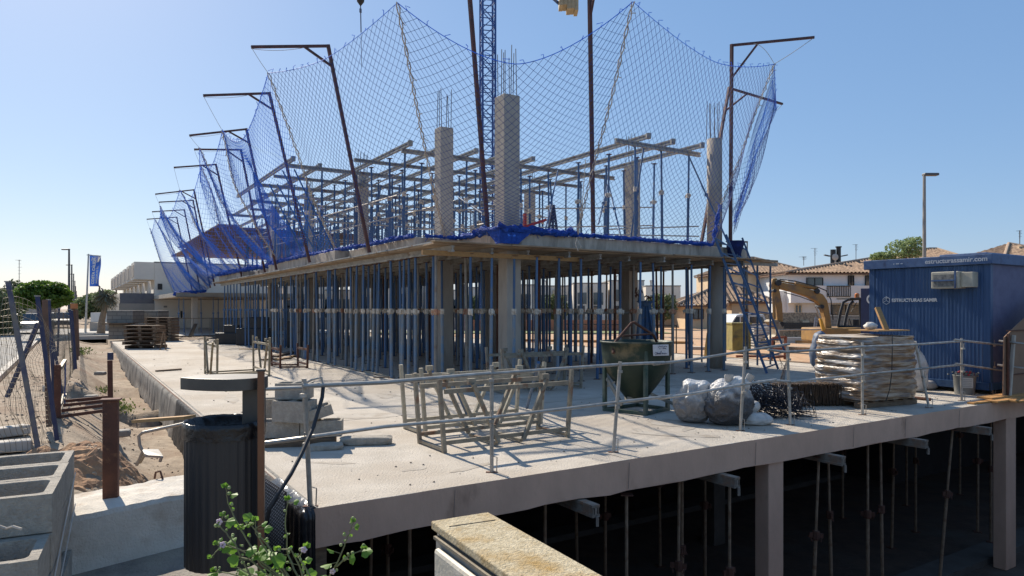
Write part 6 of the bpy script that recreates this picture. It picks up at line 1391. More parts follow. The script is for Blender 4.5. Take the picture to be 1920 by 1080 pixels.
mb = MB(); mb.bar(at(356, 632, 34), at(367, 607, 34), .3, .06); tag(build(mb, "leaning_board", black_m), "black panel leaning beside the cream column", "panel")
# clutter seen through the props
for k, (x, y, w_, h_, Y_, lb, m_) in enumerate(((432, 612, 1.2, .9, 33, "dark machine standing behind the left props", black_m), (478, 600, 1.5, 1.3, 32, "dark tool box deep behind the props", black_m), (553, 590, .5, 1.9, 30, "dark standing plank among the props", black_m))):
    mb = MB(); c = at(x, 578, Y_); mb.box(Vector((c.x, Y_, h_ * .3)), (w_, .7, h_ * .6)); mb.box(Vector((c.x + w_ * .1, Y_, h_ * .75)), (w_ * .6, .5, h_ * .5)); tag(build(mb, "site_equipment", m_, bevel=.04), lb, "equipment")

# ================================================================ FLAG, LAMPS, TREES
fg = empty("advertising_flag", at(160, 625, 46), "blue and white advertising flag on a pale mast beside the street", "flag")
mb = MB(); mb.tube([at(160, 627, 46), at(166, 476, 46)], .055, 8, rs=[.07, .045]); build(mb, "mast", mat("pale_mast", (.5, .5, .48)), fg)
def flagf(a, b): x = 168 + a * (21 - 3 * b) + 1.2 * math.sin(b * 6) * a; y = 477 + b * 60 + a * (4 - 4 * b); return at(x, y, 45.9 + .25 * math.sin(b * 7 + a * 3) * a)
mb = MB(); mb.grid(flagf, 10, 30)
fo = build(mb, "flag_cloth", mat("flag_blue", (.03, .1, .42), (.04, .12, .46), 3, .7, trans=.3), fg, smooth=True)
ft = mat("flag_white", (.75, .75, .74), (.68, .68, .68), 3, .7); 
dx_ = (at(172, 500, 45.6) - at(172, 536, 45.6)); 
text_mesh("COSTA C\u00c1LIDA", .245, "flag_lettering", ft, fr(at(178, 495, 45.55) - at(175, 536, 45.55), at(160, 500, 45.5) - at(180, 500, 45.5), at(175.6, 508, 45.5)), fg, .012, .004)
text_mesh("INMOGRUPO S.L.", .15, "flag_small_lettering", ft, fr(at(184, 495, 45.55) - at(181, 536, 45.55), at(160, 500, 45.5) - at(180, 500, 45.5), at(182.0, 515, 45.5)), fg, .004, .004)
mb = MB(); sc_ = at(179, 486, 45.55)
for k in range(12): mb.bar(sc_ + Vector((-.27 + k * .045, 0, -.1 - .15 * math.sin(k * .26))), sc_ + Vector((-.2 + k * .05, 0, .12 + .16 * math.sin(k * .26))), .05, .01)
build(mb, "flag_emblem", ft, fg)
mb = MB(); mb.bar(at(163, 478, 45.6), at(189, 480, 45.6), .06, .05); build(mb, "flag_arm", mat("pale_mast", (.5, .5, .48)), fg)
mb = MB(); mb.box(at(160, 630, 46), (1.9, .8, .5)); tag(build(mb, "mast_footing", kerb_m, bevel=.05), "pale concrete footing block under the flag mast", "footing")
lampm = mat("dark_lamp_steel", (.1, .1, .105), (.07, .07, .075), 3, .5)
def lamp(x, ytop, Y_, label, side=-1, arm=1.0, col=lampm, base=0.0, r=.07):
    p = at(x, 578, Y_); zt = H - (ytop - 578) * Y_ / F; t = empty("street_lamp", Vector((p.x, p.y, base)), label, "street lamp", "street lamps along the left road" if side == -1 else "lamps on the right")
    mb = MB(); mb.tube([(p.x, p.y, base), (p.x, p.y, zt)], r, 8, rs=[r * 1.3, r * .8]); build(mb, "pole", col, t)
    mb = MB(); mb.box((p.x + side * arm * .5, p.y, zt + .02), (arm * 1.15, .3, .13)); build(mb, "lamp_head", lampm, t, bevel=.04); return t
for k, (x, y, Y_) in enumerate(((129.5, 468, 73), (134.5, 497, 98), (138, 514, 125), (140.5, 527, 155), (142, 537, 190), (143.4, 546, 230), (144.5, 553, 290))): lamp(x, y, Y_, ["nearest and tallest", "second", "third", "fourth", "fifth", "sixth small", "last tiny"][k] + " street lamp of the receding row left of the flag", -1, .7, r=.11)
lamp(1733, 328, 34, "tall grey street lamp rising behind the site container", 1, .62, mat("lamp_grey", (.28, .27, .25), (.22, .21, .2), 3, .6), r=.085)
lamp(1401, 454, 62, "small street lamp above the cream house", -1, .5, r=.07)
dl = lamp(1567, 482, 75, "short twin lamp over the white house ridge", -1, .1, r=.06); pz = at(1567, 484, 75); mb = MB()
for s in (-1, 1): mb.bar(pz, pz + Vector((s * .8, 0, .25)), .07, .07); mb.box(pz + Vector((s * .95, 0, .28)), (.6, .3, .12), Matrix.Rotation(-s * .2, 3, 'Y'))
build(mb, "twin_arm", lampm, dl)
def antenna(x, yt, yb, Y_, label, s=1.0):
    mb = MB(); a, b = at(x, yb, Y_), at(x, yt, Y_); mb.tube([a, b], .035, 5)
    for k in range(6): c = a.lerp(b, .98 - k * .07); w_ = (.3, .22, .34, .16, .26, .12)[k] * s; mb.bar(c - Vector((w_ * .6, 0, 0)), c + Vector((w_, 0, 0)), .025, .025)
    mb.bar(b - Vector((.5 * s, 0, .05)), b + Vector((.2 * s, 0, -.05)), .03, .03); return tag(build(mb, "roof_antenna", lampm), label, "antenna")
antenna(36, 487, 575, 90, "tall thin aerial behind the round tree at the left"); antenna(1528, 465, 502, 84, "lattice aerial on the cream house ridge"); antenna(1507, 481, 498, 84, "small aerial left on the cream roof", 1.2); antenna(1605, 458, 490, 80, "aerial beside the two dark flues", .8); antenna(1912, 432, 470, 60, "aerial above the far right roof", .6)

bark = mat("tree_bark", (.17, .13, .1), (.11, .085, .065), 8, .95, bump=.5)
def tree(name, label, base, crowns, trunk_r, n, leaf, seed, mcol, th, core=True, cat="tree", grp=None):
    """crowns: list of (centre, (rx, ry, rz), squareness)"""
    rr = random.Random(seed); t = empty(name, base, label, cat, grp); base = Vector(base)
    mb = MB(); c0 = crowns[0][0]; mb.tube([base, base.lerp(Vector((c0.x, c0.y, th)), .5) + Vector((.05, 0, 0)), Vector((c0.x, c0.y, th))], trunk_r, 8, rs=[trunk_r * 1.2, trunk_r * .9, trunk_r * .7])
    for c, rad, _ in crowns:
        for k in range(5):
            e_ = c + Vector((rr.uniform(-.7, .7) * rad[0], rr.uniform(-.7, .7) * rad[1], rr.uniform(-.3, .6) * rad[2])); mb.tube([Vector((c0.x, c0.y, th * .95)), Vector((c0.x, c0.y, th)).lerp(e_, .5) + Vector((0, 0, .1)), e_], .05, 5, rs=[trunk_r * .5, trunk_r * .3, trunk_r * .1])
    build(mb, "trunk", bark, t); P = []; 
    for c, rad, sq in crowns:
        for _ in range(n // len(crowns)):
            d = Vector((rr.gauss(0, 1), rr.gauss(0, 1), rr.gauss(0, 1))).normalized(); d = Vector([math.copysign(abs(q) ** sq, q) for q in d]); k = rr.random() ** .3 * (1 + .16 * noise.noise(d * 3 + Vector((seed, 0, 0))))
            if noise.noise(d * 4 + Vector((0, seed, k * 2))) < -.28: continue
            p = c + Vector((d.x * rad[0] * k, d.y * rad[1] * k, d.z * rad[2] * k)); a = Vector((rr.gauss(0, 1), rr.gauss(0, 1), rr.gauss(0, .6))).normalized(); b = a.cross(Vector((rr.gauss(0, 1), rr.gauss(0, 1), rr.gauss(0, 1)))).normalized(); s = leaf * rr.uniform(.6, 1.3)
            P.append((p - a * s - b * s * .4, p + a * s * .3 - b * s * .6, p + a * s + b * s * .2, p - a * s * .2 + b * s * .6))
    vs = np.array([[tuple(q) for q in f] for f in P]).reshape(-1, 3); fs = np.arange(len(P) * 4).reshape(-1, 4); build_np(vs, fs, "crown", mcol, t); return t
g1 = mat("ficus_leaf", (.14, .24, .035), (.07, .13, .02), 3, .5, trans=.4); g2 = mat("dusty_leaf", (.14, .18, .09), (.09, .12, .055), 1.5, .7, trans=.25); g3 = mat("tamarisk_leaf", (.19, .25, .11), (.12, .17, .07), 1.5, .7, trans=.3)
tc_ = at(82, 553, 40); tree("clipped_tree", "round clipped dark green street tree behind the fence at the left", (tc_.x, 40, 0), [(tc_, (1.42, 1.35, .8), .85)], .14, 15000, .085, 3, g1, 1.75)
for k, (x, y, Y_, rx, rz, n) in enumerate(((4, 590, 46, 1.1, 1.6, 2600), (28, 560, 60, 1.0, 1.6, 2200))):
    c = at(x, y, Y_); tree("small_tree", ["small green tree at the left border near the wall", "slim tree behind the round clipped one"][k], (c.x, Y_, 0), [(c, (rx, rx, rz), .9)], .1, n, .13, 20 + k, g2, c.z - rz * .4)
for k, (x, y, Y_, rx, rz, n) in enumerate(((178, 573, 90, 2.2, 1.5, 3500), (212, 575, 95, 2.4, 1.4, 3500), (165, 580, 110, 1.8, 1.2, 2200), (197, 568, 100, 2.1, 1.9, 3000), (143, 588, 120, 1.4, 1.0, 1500))):
    c = at(x, y, Y_); tree("roadside_tree", ["pale green tree left of the bare palm", "green tree right of the bare palm before the terrace", "low tree behind the flag mast", "rounded tree directly behind the bare palm", "tiny far tree at the end of the road"][k], (c.x, Y_, 0), [(c, (rx, rx, rz), .85)], .15, n, .2, 30 + k, g3 if k in (0, 3) else g2, max(.8, c.z - rz * .5))
c = at(1700, 462, 60); tree("tamarisk_tree", "feathery green tree rising above the site container roof", (c.x, 60, 0), [(at(1690, 470, 60), (1.3, 1.2, 1.0), .9), (at(1712, 464, 60), (1.0, 1, 1.0), .9), (at(1655, 482, 60), (1.0, .9, .45), .9)], .15, 3000, .12, 9, mat('pale_tamarisk', (.26, .34, .16), (.17, .24, .1), 1.5, .7, trans=.4), 4.5)
# bare palm with ragged skirt
pt = empty("bare_palm", at(188, 628, 44), "leaning palm like tree with ragged dry head beside the flag", "palm"); mb = MB(); mb.tube([at(189, 628, 44), at(191, 600, 44), at(198, 572, 44), at(198, 556, 44)], .2, 10, rs=[.26, .19, .16, .24]); build(mb, "trunk", mat("palm_bark", (.25, .2, .15), (.18, .14, .11), 6, .95, bump=.6), pt)
rr = random.Random(6); mb = MB(); mb2 = MB(); hc_ = at(198, 560, 44)
for k in range(420):
    d = Vector((rr.gauss(0, 1), rr.gauss(0, 1), rr.gauss(.1, .7))).normalized(); L = rr.uniform(.25, .85); q1 = hc_ + d * L * .5 + Z * .1; q2_ = hc_ + d * L * Vector((1.0, 1, .8)).x - Z * (.25 * L); mb.bar(hc_, q1, .02, .02); mb.bar(q1, q2_, .05, .012)
build(mb, "ragged_head", mat("dry_frond", (.2, .19, .12), (.13, .12, .08), 5, .9), pt)
for pts in (((190, 556), (186, 545), (187, 538), (185, 536)), ((191, 554), (193, 543), (190, 541)), ((206, 560), (213, 552), (218, 548), (218, 544))): mb2.tube([at(x, y, 43.9) for x, y in pts], .06, 6, rs=[.09] + [.05] * (len(pts) - 1))
build(mb2, "bare_stub", mat("palm_bark", (.25, .2, .15)), pt)

# ================================================================ HOUSES
def boxq(mb, x0, x1, Y0, Y1, z0, z1): return mb.box(((x0 + x1) / 2, (Y0 + Y1) / 2, (z0 + z1) / 2), (x1 - x0, Y1 - Y0, z1 - z0))
wr = mat("terrace_white", (.68, .63, .56), (.61, .56, .5), .8, .9); wg = mat("terrace_grey_band", (.26, .25, .24), (.22, .21, .2), 2, .9)
# terrace on the left: six stepped units running away along DU
ue = []
P0_ = at(290, 578, 58); P0_.z = 0; lpos = uv(P0_); u_t, v_t = lpos
nmn = ["nearest", "second", "third", "fourth", "fifth", "sixth"]
def site_box(mb, u0, u1, v0, v1, z0, z1):
    return mb.prism([tuple(S(u, v).xy) for u, v in ((u0, v0), (u1, v0), (u1, v1), (u0, v1))], z0, z1)
for k in range(7):
    u0 = u_t + k * 6.2; t = empty("terraced_house", S(u0, v_t + 3, 0), (nmn + ["last"])[k] + " white flat roofed terraced house of the stepped row at the left", "house", "terraced houses at the left")
    mb = MB(); site_box(mb, u0, u0 + 6.19, v_t, v_t + 9, 0, 5.5 - k * .0); build(mb, "wall", wr, t)
    mb = MB(); site_box(mb, u0 + .0, u0 + 6.19, v_t - .02, v_t + 9.05, 5.5, 5.62); build(mb, "roof_edge", wg, t)
    mb = MB(); site_box(mb, u0 + .05, u0 + 3.6, v_t - 1.5, v_t - .003, 4.1, 5.56); build(mb, "upper_bay", wr, t)
    mb = MB(); site_box(mb, u0 + .4, u0 + 3.2, v_t - 1.53, v_t - 1.503, 4.3, 5.3); build(mb, "bay_panel", mat("beige_panel", (.42, .36, .3)), t)
    mb = MB(); site_box(mb, u0 - .0, u0 + 5.4, v_t - 2.6, v_t - .003, 1.45, 2.1); build(mb, "balcony", mat("balcony_taupe", (.3, .27, .24), (.25, .23, .2), 2, .9), t)
    mb = MB(); site_box(mb, u0 + .05, u0 + 5.3, v_t - 2.55, v_t - 2.5, 2.1, 2.95); site_box(mb, u0 + .03, u0 + .07, v_t - 2.5, v_t - .05, 2.1, 2.95); build(mb, "glass_rail", mat("smoked_glass", (.1, .1, .12), (.13, .13, .14), 2, .2), t)
    mb = MB(); site_box(mb, u0 + .6, u0 + 2.8, v_t - .03, v_t - .003, 2.15, 3.3); build(mb, "door", glass_d, t)
    mb = MB(); site_box(mb, u0 + .6, u0 + 2.4, v_t - .03, v_t - .003, 0.3, 1.4); build(mb, "window", glass_d, t)
    if k == 0:
        for xx, yy, w_, h_ in ((299, 590, .12, .6), (346, 590, .12, .6), (313, 575, .25, .15), (295, 537, .35, .5), (323, 603, .2, .15)):
            # small openings on the near gable
            g_ = at(xx, yy, 57.5); kk = (g_ - S(u0, v_t)).dot(DV) ; vv = kk * 1.0; q = S(u0, v_t + max(.4, vv)); mb = MB(); mb.box((q.x - DU.x * .01, q.y - .02, g_.z), (w_, .05, h_), RZ); build(mb, "vent", black_m if h_ > .2 else wg, t)
        mb = MB(); mb.box(S(u0 + 1.5, v_t + 3.4, 5.9), (.9, .9, .6), RZ); build(mb, "roof_unit", lampm, t)
# low white shed and wall by the flag
mb = MB(); boxq(mb, at(168, 0, 52).x, at(201, 0, 52).x, 52, 54, 0, at(0, 605, 52).z); tag(build(mb, "garden_wall", mat("taupe_wall", (.4, .37, .33), (.34, .31, .28), 2, .9)), "low taupe garden wall behind the flag mast", "wall")
mb = MB(); boxq(mb, at(170, 0, 56).x, at(203, 0, 56).x, 56, 57, .6, at(0, 586, 56).z); tag(build(mb, "white_screen", white_paint), "white screen panel rising over the taupe garden wall", "screen")
mb = MB(); boxq(mb, at(-30, 0, 48).x, at(31, 0, 48).x, 48, 48.3, 0, at(0, 592, 48).z); tag(build(mb, "boundary_wall", mat("grey_boundary_wall", (.42, .41, .4), (.36, .35, .34), 1, .9)), "pale grey boundary wall across the road at the left border", "wall")
mb = MB(); boxq(mb, at(-60, 0, 70).x, at(16, 0, 70).x, 70, 78, 0, at(0, 545, 70).z); h_ = tag(build(mb, "white_house", wr), "white house corner behind trees at the left border", "house")
# row of white modern houses seen through the props
def modern(x0, x1, yt, Y_, label, seed, mwall=wr, yt2=None):
    rr = random.Random(seed); X0, X1 = at(x0, 0, Y_).x, at(x1, 0, Y_).x; zt = at(0, yt, Y_).z; t = empty("modern_house", Vector(((X0 + X1) / 2, Y_, 0)), label, "house", "white houses behind the site")
    w_ = X1 - X0; mb = MB(); boxq(mb, X0, X1, Y_, Y_ + 9, 0, zt); build(mb, "wall", mwall, t)
    mb = MB(); boxq(mb, X0 - .05, X1 + .05, Y_ - .06, Y_ + 9, zt, zt + .12); build(mb, "parapet_cap", wg, t)
    for f, ff in ((.12, .38), (.58, .86)):
        mb = MB(); boxq(mb, X0 + w_ * f, X0 + w_ * ff, Y_ - .05, Y_ - .003, zt - 2.2 - rr.uniform(0, .3), zt - 1.0); build(mb, "window", glass_d, t)
        mb = MB(); boxq(mb, X0 + w_ * f, X0 + w_ * (ff - .05), Y_ - .05, Y_ - .003, .3, 2.0); build(mb, "window", glass_d, t)
    mb = MB(); boxq(mb, X0 + w_ * .45, X0 + w_ * .5, Y_ - .5, Y_ - .003, 0, zt - .4); build(mb, "fin_wall", mat("beige_fin", (.5, .43, .33)), t)
    mb = MB(); mb.tube([(X0 + w_ * .3, Y_ + 3, zt), (X0 + w_ * .3, Y_ + 3, zt + .7)], .12, 8); mb.box((X0 + w_ * .3, Y_ + 3, zt + .75), (.35, .35, .15)); build(mb, "chimney", wr, t)
xs = list(range(395, 1345, 68)); on = "first second third fourth fifth sixth seventh eighth ninth tenth eleventh twelfth thirteenth fourteenth".split()
for k in range(len(xs) - 1): modern(xs[k], xs[k + 1] - 3, 545 - (k % 3) * 5 - (8 if k > 8 else 0), 78 + (k % 2) * 3, on[k] + " white modern house from the left, glimpsed between the props", 50 + k)
# hedge, low walls and mounds beyond the site, left part dark
for k, (x0, x1, yt, Y_, m_, lb) in enumerate(((395, 860, 596, 55, wg, "long dark grey wall behind the left part of the building"), (1180, 1290, 575, 62, cream_paint, "cream garden wall seen through the right props"), (860, 1180, 600, 52, mat("brick_red_wall", (.36, .18, .11), (.3, .15, .1), 4, .9), "low reddish wall behind the bucket, seen through props"))):
    mb = MB(); boxq(mb, at(x0, 0, Y_).x, at(x1, 0, Y_).x, Y_, Y_ + .3, 0, at(0, yt, Y_).z); tag(build(mb, "site_wall", m_), lb, "wall")
mb = MB(); boxq(mb, at(700, 0, 46).x, at(1260, 0, 46).x, 46, 50, 0, .06); tag(build(mb, "grass_verge", mat("verge_green", (.16, .22, .07), (.24, .22, .11), 2, .95, bump=.5)), "strip of green verge behind the building", "grass", kind='stuff')
for k, (x, y, Y_, rx, rz) in enumerate(((1040, 578, 58, 1.1, 1.2), (1240, 576, 56, 1.3, 1.1), (950, 580, 60, 1.0, 1.2), (880, 580, 62, 1.1, 1.3))):
    c = at(x, y, Y_); tree("bush_tree", ["small green tree seen just left of the bucket bail", "small green tree before the cream wall through the right props", "small tree glimpsed right of the corner column", "small tree glimpsed left of the corner column"][k], (c.x, Y_, 0), [(c, (rx, rx, rz), .9)], .09, 1800, .14, 60 + k, g2, .8)

# tiled houses on the right ---------------------------------------
tile = tile_mat("clay_tiles", (.36, .25, .17), (.17, .115, .08))
ridge_m = mat("pale_ridge_tile", (.45, .33, .24), (.38, .28, .2), 4, .9)
def tiled_roof(t, x0, x1, Y0, Y1, ze, zr, hipL=True, hipR=True, ridge=None, over=.5):
    """hip roof as ribbed clay sheets, real ridges of barrel tiles"""
    x0 -= over; x1 += over; Y0 -= over; Y1 += over; ym = (Y0 + Y1) / 2; hh = (Y1 - Y0) / 2
    xa = x0 + (hh if hipL else 0); xb = x1 - (hh if hipR else 0)
    if xb < xa: xa = xb = (x0 + x1) / 2
    if ridge: xa, xb = ridge
    A = Vector((xa, ym, zr)); B = Vector((xb, ym, zr)); faces = [(Vector((x0, Y0, ze)), Vector((x1, Y0, ze)), B, A), (Vector((x1, Y1, ze)), Vector((x0, Y1, ze)), A, B)]
    faces.append((Vector((x1, Y0, ze)), Vector((x1, Y1, ze)), B, B)); faces.append((Vector((x0, Y1, ze)), Vector((x0, Y0, ze)), A, A))
    mb = MB()
    for (p, q, r_, s_) in faces:
        L = (q - p).length; d = (q - p).normalized(); n_ = (q - p).cross(s_ - p).normalized(); N = max(4, int(L / .19))
        top = []; 
        for i in range(N + 1):
            a = p.lerp(q, i / N); off = n_ * (.13 * (1 if i % 2 else 0))
            # walk up along the slope until the ridge or a hip is met
            f = i / N; Ls = (s_ - p).dot(d) / L; Lr = (r_ - p).dot(d) / L
            if f < Ls: g_ = f / Ls if Ls > 1e-6 else 1
            elif f > Lr: g_ = (1 - f) / (1 - Lr) if Lr < 1 - 1e-6 else 1
            else: g_ = 1
            up_ = (s_ - p) - d * ((s_ - p).dot(d)); top.append((a + off, a + up_ * g_ + off))
        k0 = len(mb.v)
        for a, b in top: mb.v += [tuple(a), tuple(b)]
        for i in range(N): mb.f.append((k0 + 2 * i, k0 + 2 * i + 2, k0 + 2 * i + 3, k0 + 2 * i + 1))
    build(mb, "roof", tile, t)
    mb = MB()
    for a, b in ((A, B), (Vector((x0, Y0, ze)), A), (Vector((x1, Y0, ze)), B)):
        if (b - a).length > .2: mb.tube([a + Z * .08, b + Z * .08], .13, 6)
    build(mb, "ridge_tiles", ridge_m, t)
    mb = MB(); boxq(mb, x0 + .05, x1 - .05, Y0 + .05, Y1 - .05, ze - .16, ze - .02); build(mb, "eaves", mat("dark_eaves", (.16, .09, .06), (.12, .07, .05)), t)
def opening(t, x0, x1, y0, y1, Y_, nm="window", fr_m=None):
    a, b = at(x0, y1, Y_), at(x1, y0, Y_); mb = MB(); boxq(mb, a.x, b.x, Y_ - .06, Y_ - .003, a.z, b.z); o = build(mb, nm, glass_d, t)
    mb = MB(); w_ = .09
    for (p, q) in (((a.x, a.z), (b.x, a.z)), ((b.x, a.z), (b.x, b.z)), ((b.x, b.z), (a.x, b.z)), ((a.x, b.z), (a.x, a.z)), (((a.x + b.x) / 2, a.z), ((a.x + b.x) / 2, b.z))): mb.bar((p[0], Y_ - .09, p[1]), (q[0], Y_ - .09, q[1]), w_, .05)
    build(mb, "window_frame", fr_m or black_m, o)
# white house
Yh = 70; X = lambda x, Y=Yh: (x - 960) * Y / F; ZZ = lambda y, Y=Yh: H - (y - 578) * Y / F
wh = empty("white_tiled_house", Vector((X(1600), Yh, 0)), "white two storey house with brown tiled roof, balcony and dark windows", "house")
mb = MB(); boxq(mb, X(1478), X(1885), Yh, Yh + 17, 0, ZZ(513)); build(mb, "wall", mat("cool_white_wall", (.68, .7, .72), (.62, .64, .66), 1, .9), wh)
mb = MB(); boxq(mb, X(1463), X(1478) - .003, Yh + .5, Yh + 10, 0, ZZ(545)); build(mb, "side_wing", mat("cool_white_wall", (.68, .7, .72)), wh)
tiled_roof(wh, X(1478), X(1890), Yh, Yh + 18, ZZ(512), ZZ(467, Yh + 9), ridge=(X(1742, Yh + 9), X(1756, Yh + 9)))
for a in ((1512, 1542, 521, 536), (1590, 1600, 517, 536), (1622, 1640, 517, 536)): opening(wh, *a, Yh)
opening(wh, 1480, 1620, 563, 585, Yh) if False else None
mb = MB(); boxq(mb, X(1476), X(1640), Yh - .9, Yh - .003, ZZ(568), ZZ(536)); build(mb, "balcony_wall", mat("cool_white_wall", (.68, .7, .72)), wh)
mb = MB()
for k in range(14): mb.bar((X(1543) + k * (X(1586) - X(1543)) / 13, Yh - .95, ZZ(556)), (X(1543) + k * (X(1586) - X(1543)) / 13, Yh - .95, ZZ(537)), .05, .05)
mb.bar((X(1543), Yh - .95, ZZ(537)), (X(1586), Yh - .95, ZZ(537)), .07, .07); mb.bar((X(1543), Yh - .95, ZZ(556)), (X(1586), Yh - .95, ZZ(556)), .07, .07); build(mb, "balcony_railing", black_m, wh)
opening(wh, 1558, 1612, 572, 590, Yh - .0); opening(wh, 1490, 1502, 572, 588, Yh, "door", mat("cream_frame", (.6, .55, .42)))
mb = MB()
for x, yt, r_ in ((1605, 468, .28), (1616, 464, .24)): mb.tube([(X(x), Yh + 5, ZZ(506, Yh + 5)), (X(x), Yh + 5, ZZ(yt, Yh + 5))], r_, 10)
mb.tube([(X(1616), Yh + 5, ZZ(464, Yh + 5)), (X(1616), Yh + 5, ZZ(462, Yh + 5))], .32, 10); build(mb, "flue", black_m, wh)
mb = MB(); dcc = Vector((X(1592), Yh + 3, ZZ(482, Yh + 3))); mb.grid(lambda a, b: dcc + Vector((math.cos(a * 6.283) * b * .35, -.1 + .1 * b * b, math.sin(a * 6.283) * b * .35)), 16, 4, True); mb.tube([dcc, dcc - Z * 2.0], .04, 5); build(mb, "satellite_dish", mat("dish_grey", (.45, .44, .42)), wh)
# cream house left of it
Yc = 78; ch = empty("cream_tiled_house", Vector((X(1440, Yc), Yc, 0)), "cream house with hipped tile roof left of the white house", "house"); Xc = lambda x: X(x, Yc); Zc = lambda y: ZZ(y, Yc)
mb = MB(); boxq(mb, Xc(1350), Xc(1492), Yc, Yc + 10, 0, Zc(513)); build(mb, "wall", cream_paint, ch); tiled_roof(ch, Xc(1350), Xc(1515), Yc, Yc + 9, Zc(512), ZZ(484, Yc + 4.5))
opening(ch, 1460, 1472, 540, 552, Yc); opening(ch, 1455, 1468, 570, 582, Yc)
ch2 = empty("low_cream_house", Vector((X(1400, 62), 62, 0)), "lower cream house with tiled lean roof behind the blue ladder stair", "house"); Yd = 62
mb = MB(); boxq(mb, X(1372, Yd), X(1440, Yd), Yd, Yd + 6, 0, ZZ(566, Yd)); build(mb, "wall", cream_paint, ch2); tiled_roof(ch2, X(1372, Yd), X(1440, Yd), Yd, Yd + 6, ZZ(566, Yd), ZZ(528, Yd + 3), hipL=False)
ch3 = empty("low_tiled_house", Vector((X(1310, 58), 58, 0)), "low stone house with tiled roof seen left of the round column", "house"); Ye = 58
mb = MB(); boxq(mb, X(1285, Ye), X(1345, Ye), Ye, Ye + 6, 0, ZZ(572, Ye)); build(mb, "wall", cream_paint, ch3); tiled_roof(ch3, X(1278, Ye), X(1350, Ye), Ye, Ye + 6, ZZ(572, Ye), ZZ(545, Ye + 3), hipR=False); opening(ch3, 1300, 1318, 580, 598, Ye)
# far right roof
rh = empty("right_tiled_house", Vector((X(1930, 55), 55, 0)), "house roof of brown tiles rising over the container at the right border", "house"); Yf = 55
mb = MB(); boxq(mb, X(1885, Yf), X(2050, Yf), Yf, Yf + 9, 0, ZZ(492, Yf)); build(mb, "wall", cream_paint, rh); tiled_roof(rh, X(1885, Yf), X(2050, Yf), Yf, Yf + 9, ZZ(490, Yf), ZZ(458, Yf + 4.5))
mb = MB(); boxq(mb, X(1911, Yf + 3), X(1922, Yf + 3), Yf + 3, Yf + 3.6, ZZ(478, Yf + 3), ZZ(462, Yf + 3)); build(mb, "chimney", cream_paint, rh)
# stone wall
st_m = mat("rubble_stone", (.4, .32, .23), (.2, .16, .12), 9, .95, bump=1, bscale=9, stops=(.4, .6), detail=3)
mb = MB(); Yw2 = 38; boxq(mb, X(1390, Yw2), X(1545, Yw2), Yw2, Yw2 + .4, 0, ZZ(586, Yw2)); sw = tag(build(mb, "stone_wall", st_m), "rubble stone garden wall behind the digger arm", "wall")
mb = MB(); boxq(mb, X(1545, Yw2) + .003, X(1650, Yw2), Yw2, Yw2 + .4, 0, ZZ(592, Yw2)); tag(build(mb, "block_wall", gb), "grey block wall behind the digger cab", "wall")
mb = MB(); boxq(mb, X(1503, Yw2), X(1515, Yw2), Yw2 - .15, Yw2 - .003, ZZ(627, Yw2), ZZ(601, Yw2)); tag(build(mb, "meter_box", mat("cream_box", (.5, .45, .35))), "cream meter box on the rubble stone wall", "box")
mb = MB(); boxq(mb, X(1465, 34), X(1545, 34), 34, 34.6, 0, ZZ(633, 34)); tag(build(mb, "low_kerb_wall", kerb_m), "low pale kerb wall before the rubble stone wall", "wall")
mb = MB()
for k in range(16): mb.bar((X(1470, 37) + k * .13, 37, ZZ(616, 37)), (X(1470, 37) + k * .13, 37, ZZ(605, 37)), .015, .015)
for k in range(4): mb.bar((X(1470, 37), 37, ZZ(605 + k * 3.6, 37)), (X(1470, 37) + 2, 37, ZZ(605 + k * 3.6, 37)), .015, .015)
mb.bar((X(1470, 37), 37.06, ZZ(610.5, 37)), (X(1470, 37) + 2, 37.06, ZZ(610.5, 37)), .02, .33); tag(build(mb, "mesh_sheet", mat("dark_mesh", (.05, .055, .06))), "dark wire mesh sheet leaning behind the digger bucket", "mesh")

# ================================================================ EXCAVATOR
Yx = 27; ex = empty("excavator", at(1590, 620, Yx), "ochre yellow excavator with folded arm and open cab frame behind the container", "excavator")
exm = mat("ochre_digger_paint", (.33, .19, .055), (.24, .14, .05), 4, .6, c3=(.16, .11, .07), scale3=3, stops3=(.52, .68)); E = lambda x, y, d=0: at(x, y, Yx + d)
def plate(mb, pts, th, d=0):
    P = [E(x, y, d) for x, y in pts]; mb.extrude(P, P[0], P[0] + Vector((0, th, 0))); return mb
mb = MB(); plate(mb, [(1459, 528), (1475, 531), (1500, 536), (1528, 545), (1544, 552), (1552, 564), (1557, 590), (1560, 616), (1548, 616), (1547, 595), (1542, 578), (1532, 566), (1517, 557), (1490, 548), (1462, 541)], .34, -.17); build(mb, "boom", exm, ex, bevel=.03)
mb = MB(); plate(mb, [(1449, 523), (1456, 521), (1460, 528), (1462, 545), (1467, 570), (1469, 612), (1459, 614), (1456, 580), (1449, 545), (1446, 535)], .28, -.14); build(mb, "stick", exm, ex, bevel=.02)
mb = MB(); mb.tube([E(1463, 527, -.1), E(1490, 532, -.1)], .035, 8); mb.tube([E(1490, 532, -.1), E(1533, 541, -.1)], .08, 8); build(mb, "arm_cylinder", exm, ex)
mb = MB(); mb.tube([E(1530, 575, -.3), E(1540, 605, -.3)], .035, 8); mb.tube([E(1537, 598, -.3), E(1546, 622, -.3)], .07, 8); build(mb, "boom_cylinder", steel_galv, ex)
mb = MB(); mb.tube([E(1450, 550, -.2), E(1452, 598, -.2)], .06, 8); build(mb, "bucket_cylinder", exm, ex)
mb = MB(); mb.tube([E(1462, 524, -.25), E(1490, 527, -.28), (E(1530, 537, -.28)), E(1549, 545, -.28), E(1558, 562, -.28), E(1562, 600, -.28)], .022, 5); mb.tube([E(1470, 548, -.25), E(1500, 556, -.25), E(1526, 566, -.25)], .018, 5); build(mb, "hydraulic_hose", black_m, ex)
mb = MB()
